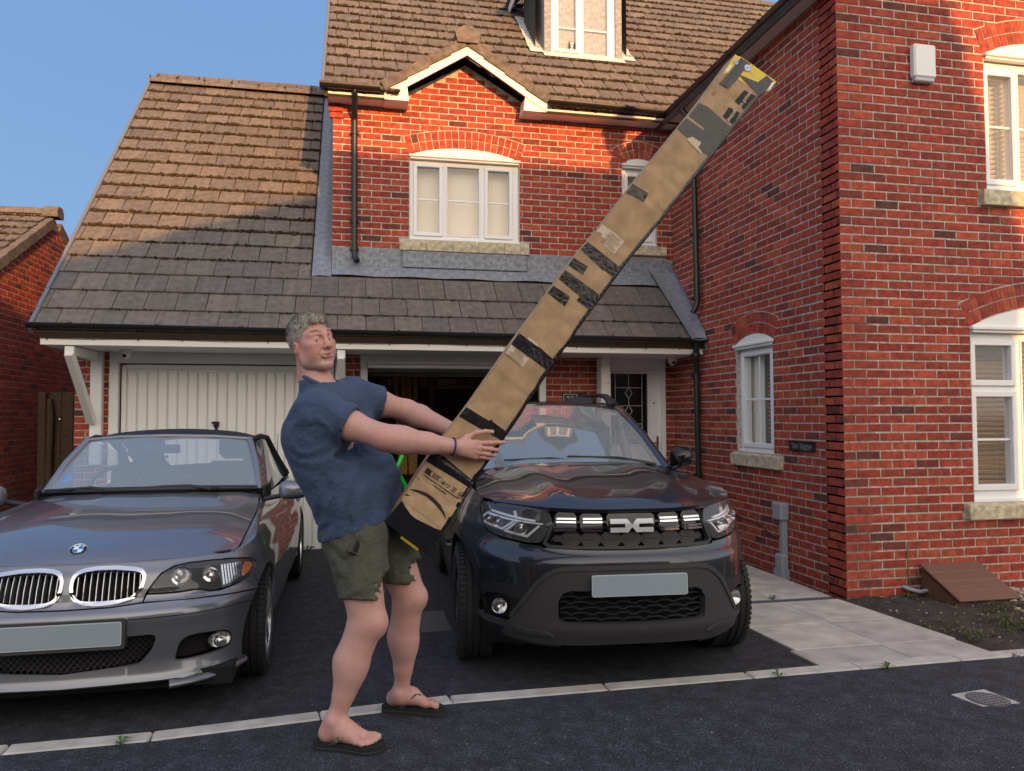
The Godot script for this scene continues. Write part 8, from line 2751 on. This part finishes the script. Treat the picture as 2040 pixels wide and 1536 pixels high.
# ---------------------------------------------------------------- small things
func build_small_things() -> void:
	var s := thing("house_name_sign", "small dark slate sign with the house name on the wing wall by the narrow window", "sign", V(-0.012, 1.222, -0.585))
	s.basis = Basis(V(0, 0, 1), V(0, 1, 0), V(-1, 0, 0))
	var b := MB.new()
	b.box(Vector3.ZERO, V(0.40, 0.095, 0.014), Basis(), 0.003)
	obj("slate", b, M.black_plastic, s)
	obj("lettering", text_mesh("The Tiggys", 0.062, 0.002, "Droid Serif", 400), M.lead, s, V(0, 0, 0.008))
	var n := thing("house_number", "small black plaque with a pale 29 on the brick pier beside the porch post", "sign", V(-1.36, 1.70, -3.355))
	b = MB.new()
	b.box(Vector3.ZERO, V(0.20, 0.15, 0.014), Basis(), 0.003)
	obj("plaque", b, M.black_plastic, n)
	b = MB.new()
	for e in [[V(0, 0.058, 0.008), V(0.17, 0.004, 0.002)], [V(0, -0.058, 0.008), V(0.17, 0.004, 0.002)], [V(0.083, 0, 0.008), V(0.004, 0.12, 0.002)], [V(-0.083, 0, 0.008), V(0.004, 0.12, 0.002)]]: b.box(e[0], e[1])
	obj("border", b, M.white_gloss, n)
	obj("digits", text_mesh("29", 0.09, 0.002), M.white_gloss, n, V(0, 0, 0.008))
	var a := thing("alarm_box", "white alarm box high on the wing front wall left of the upper window", "alarm box", V(0.80, 4.50, 0.0))
	b = MB.new()
	b.box(V(0, 0.01, 0.035), V(0.215, 0.29, 0.07), Basis(), 0.014)
	obj("case", b, M.white_paint, a)
	b = MB.new()
	b.box(V(0, -0.15, 0.032), V(0.19, 0.035, 0.06), Basis(), 0.010)
	obj("lower_lens", b, M.plate_edge, a)
	var e := thing("cable_cabinet", "grey plastic cable housing on the wing wall above the path", "cable box", V(-0.005, 0, -0.89))
	b = MB.new()
	b.box(V(-0.045, 0.61, 0.0), V(0.09, 0.16, 0.15), Basis(), 0.012)
	obj("box", b, M.grey_plastic, e)
	b = MB.new()
	b.box(V(-0.03, 0.37, 0.02), V(0.055, 0.34, 0.06), Basis(), 0.006); b.box(V(-0.04, 0.14, 0.0), V(0.075, 0.15, 0.13), Basis(), 0.014); b.box(V(-0.036, 0.03, -0.01), V(0.08, 0.09, 0.15), Basis(), 0.006)
	obj("duct", b, M.grey_plastic, e)
	var c := thing("wall_cable", "thin black cable sagging along the wing wall into the grey housing", "cable", V(-0.02, 0, 0))
	b = MB.new()
	b.tube([V(0, 0.52, -0.93), V(0, 0.36, -0.97), V(0, 0.33, -1.05), V(0, 0.42, -1.3), V(0, 0.47, -1.9)], 0.006, 6)
	obj("strand", b, M.black_plastic, c)
	var m := thing("meter_box", "brown plastic gas meter box with sloping lid at the foot of the wing wall", "meter box", V(0.93, 0.0, 0.02))
	b = MB.new()
	b.prism(ccw(pv([0.0, -0.05, 0.40, -0.05, 0.40, 0.03, 0.0, 0.22])), Transform3D(Basis(V(0, 0, 1), V(0, 1, 0), V(-1, 0, 0)), V(-0.25, 0, 0)), 0.52)
	obj("body", b, M.meter_brown, m)
	b = MB.new()
	for k in 4: b.box(V(0.01, 0.235 - 0.052 * k, 0.06 + 0.107 * k), V(0.57, 0.022, 0.118), Basis(V(1, 0, 0), 0.45), 0.006)
	obj("lid", b, M.meter_brown, m)
	var p := thing("gas_pipe", "grey gas pipe running from the wall into the brown meter box", "pipe", V(0.55, 0.07, 0))
	b = MB.new()
	b.tube([V(-0.03, 0.01, -0.02), V(-0.02, 0.0, 0.05), V(0.06, -0.02, 0.08), V(0.16, -0.01, 0.08)], 0.017, 10)
	obj("tube", b, M.grey_plastic, p)
	var y := thing("earth_wire", "yellow green earth wire hanging down the wing front wall beside the meter box", "wire", V(0.56, 0, 0.014))
	b = MB.new()
	b.tube([V(0, 0.43, 0), V(0.004, 0.2, 0.004), V(0.0, 0.05, 0.02), V(0.06, -0.01, 0.06)], 0.005, 6)
	obj("strand", b, M.moss_green, y)
	var h := thing("manhole_cover", "square framed round metal cover set in the tarmac at lower right", "manhole cover", V(-0.795, ground_y(2.235) + 0.002, 2.235), 0.12)
	b = MB.new()
	b.box(V(0, -0.01, 0), V(0.225, 0.02, 0.235), Basis(), 0.003)
	obj("frame", b, M.concrete, h)
	b = MB.new()
	b.lathe([Vector2(0, 0.003), Vector2(0.098, 0.003), Vector2(0.100, 0.0)], V(0, 0.0005, 0), Basis(), 28)
	var cov := obj("cover", b, M.iron, h)
	b = MB.new()
	for i in 7:
		var t := -0.075 + i * 0.025
		var l := 2.0 * sqrt(0.0085 - t * t)
		b.box(V(t, 0.0045, 0), V(0.005, 0.003, l)); b.box(V(0, 0.0047, t), V(l, 0.003, 0.005))
	obj("rib", b, M.galv, cov)
	var g := thing("gully_cover", "dark rectangular drain cover in the drive between the cars", "drain cover", V(-3.37, 0.002, -0.06))
	b = MB.new()
	b.box(Vector3.ZERO, V(0.22, 0.012, 0.55), Basis(), 0.003)
	obj("plate", b, M.iron, g)
	for q in [[V(-6.28, 2.19, -3.05), "white dome camera under the eaves beside the left bracket"], [V(-0.16, 2.19, -3.05), "white dome camera under the eaves above the front door"]]:
		var d := thing("security_camera", q[1], "camera", q[0], 0.0, "dome cameras under the eaves")
		b = MB.new()
		b.lathe([Vector2(0, 0.01), Vector2(0.055, 0.01), Vector2(0.055, -0.03), Vector2(0.045, -0.06), Vector2(0.02, -0.085), Vector2(0, -0.088)].duplicate(), Vector3.ZERO, Basis(), 20)
		obj("housing", b, M.white_paint, d)
		b = MB.new()
		b.lathe([Vector2(0, 0.004), Vector2(0.02, 0.0)], V(0, -0.055, 0.046), basis_to(V(0, -0.4, 1)), 14)
		obj("lens", b, M.black_gloss, d)
	# inside the open garage
	var sh := thing("shelving", "pale shelf frame at the back of the open garage", "shelf", V(-2.6, 0, -6.5))
	b = MB.new()
	b.box(V(0, 1.955, 0), V(1.9, 0.035, 0.4), Basis(), 0.003); b.box(V(0, 1.35, 0), V(1.9, 0.035, 0.4), Basis(), 0.003)
	obj("board", b, M.cardboard_pale, sh)
	for x in [-0.95, -0.15, 0.93]:
		b = MB.new()
		b.box(V(x, 1.0, 0.2), V(0.045, 2.0, 0.045), Basis(), 0.003)
		obj("post", b, M.cardboard_pale, sh)
	for i in 4:
		b = MB.new()
		b.box(Vector3.ZERO, V(0.07, 1.5, 0.045), Basis(V(0, 0, 1), rf(-0.02, 0.08)), 0.003)
		tag(obj("timber_plank", b, M.timber, self, V(-3.26 + i * 0.085, 1.36, -6.2)), "%s of the four sawn timber planks leaning in the open garage" % ["leftmost", "second from left", "second from right", "rightmost"][i], "plank", "timber planks in the garage")
	for i in 12:
		b = MB.new()
		b.box(Vector3.ZERO, V(rf(0.08, 0.16), rf(0.06, 0.14), 0.14), Basis(Vector3.UP, rf(-0.3, 0.3)), 0.004)
		tag(obj("storage_box", b, [M.cardboard, M.white_paint, M.yellow, M.red_plastic, M.timber][i % 5], self, V(-3.5 + i * 0.155, 2.03, -6.42)), "%s box, number %d from the left on the garage shelf" % [["brown", "white", "yellow", "red", "timber coloured"][i % 5], i + 1], "box", "boxes on the garage shelf")
	var k := thing("bicycle", "child's bicycle with bright green frame in the open garage behind the man", "bicycle", V(-3.42, 0, -2.95), -0.9)
	for z in [-0.28, 0.28]:
		b = MB.new()
		var ring := []
		for i in 29: ring.append(V(0, 0.30 + sin(TAU * i / 28.0) * 0.22, z + cos(TAU * i / 28.0) * 0.22))
		b.tube(ring, 0.022, 8, false)
		obj("wheel", b, M.rubber, k)
	b = MB.new()
	b.tube([V(0, 0.30, -0.28), V(0, 0.62, -0.12), V(0, 0.92, 0.08), V(0, 0.70, 0.2), V(0, 0.30, 0.28)], 0.035, 8)
	b.tube([V(0, 0.92, 0.08), V(0.0, 1.06, 0.16)], 0.028, 8); b.tube([V(0, 0.9, 0.08), V(0, 1.06, -0.02)], 0.028, 8)
	obj("frame", b, M.green_plastic, k)
	# weeds in the joints
	var wx := [[V(-4.42, 0, -3.22), "leafy weed growing at the foot of the white garage door"], [V(-1.62, 0, 1.67), "small weed at the kerb below the dark SUV"], [V(-0.95, 0, 1.69), "weed tuft at the kerb near the path corner"], [V(-4.95, 0, 1.86), "small weed at the kerb in front of the left car"], [V(-0.6, 0, -0.12), "tiny weed beside the drain channel"], [V(0.50, 0, 0.08), "weed below the gas pipe on the soil"]]
	for q in wx:
		var w := thing("weed", q[1], "weed", (q[0] as Vector3) + V(0, ground_y(q[0].z), 0), rf(0, 6), "weeds in the joints")
		for i in 7:
			var an := TAU * i / 7.0 + rf(-0.3, 0.3)
			var d := V(cos(an), 0, sin(an))
			var l := rf(0.04, 0.09) * (1.6 if q[0].z < -3.0 else 0.8)
			var sd := V(-sin(an), 0, cos(an)) * l * 0.16
			b = MB.new()
			var pts := [V(0, 0.002, 0), d * l * 0.5 + V(0, l * 0.55, 0), d * l + V(0, l * 0.4, 0)]
			b.flat(pts[0], pts[1] + sd, pts[1] - sd, Vector3.UP); b.flat(pts[1] + sd, pts[2], pts[1] - sd, Vector3.UP)
			obj("leaf", b, M.leaf_green, w)
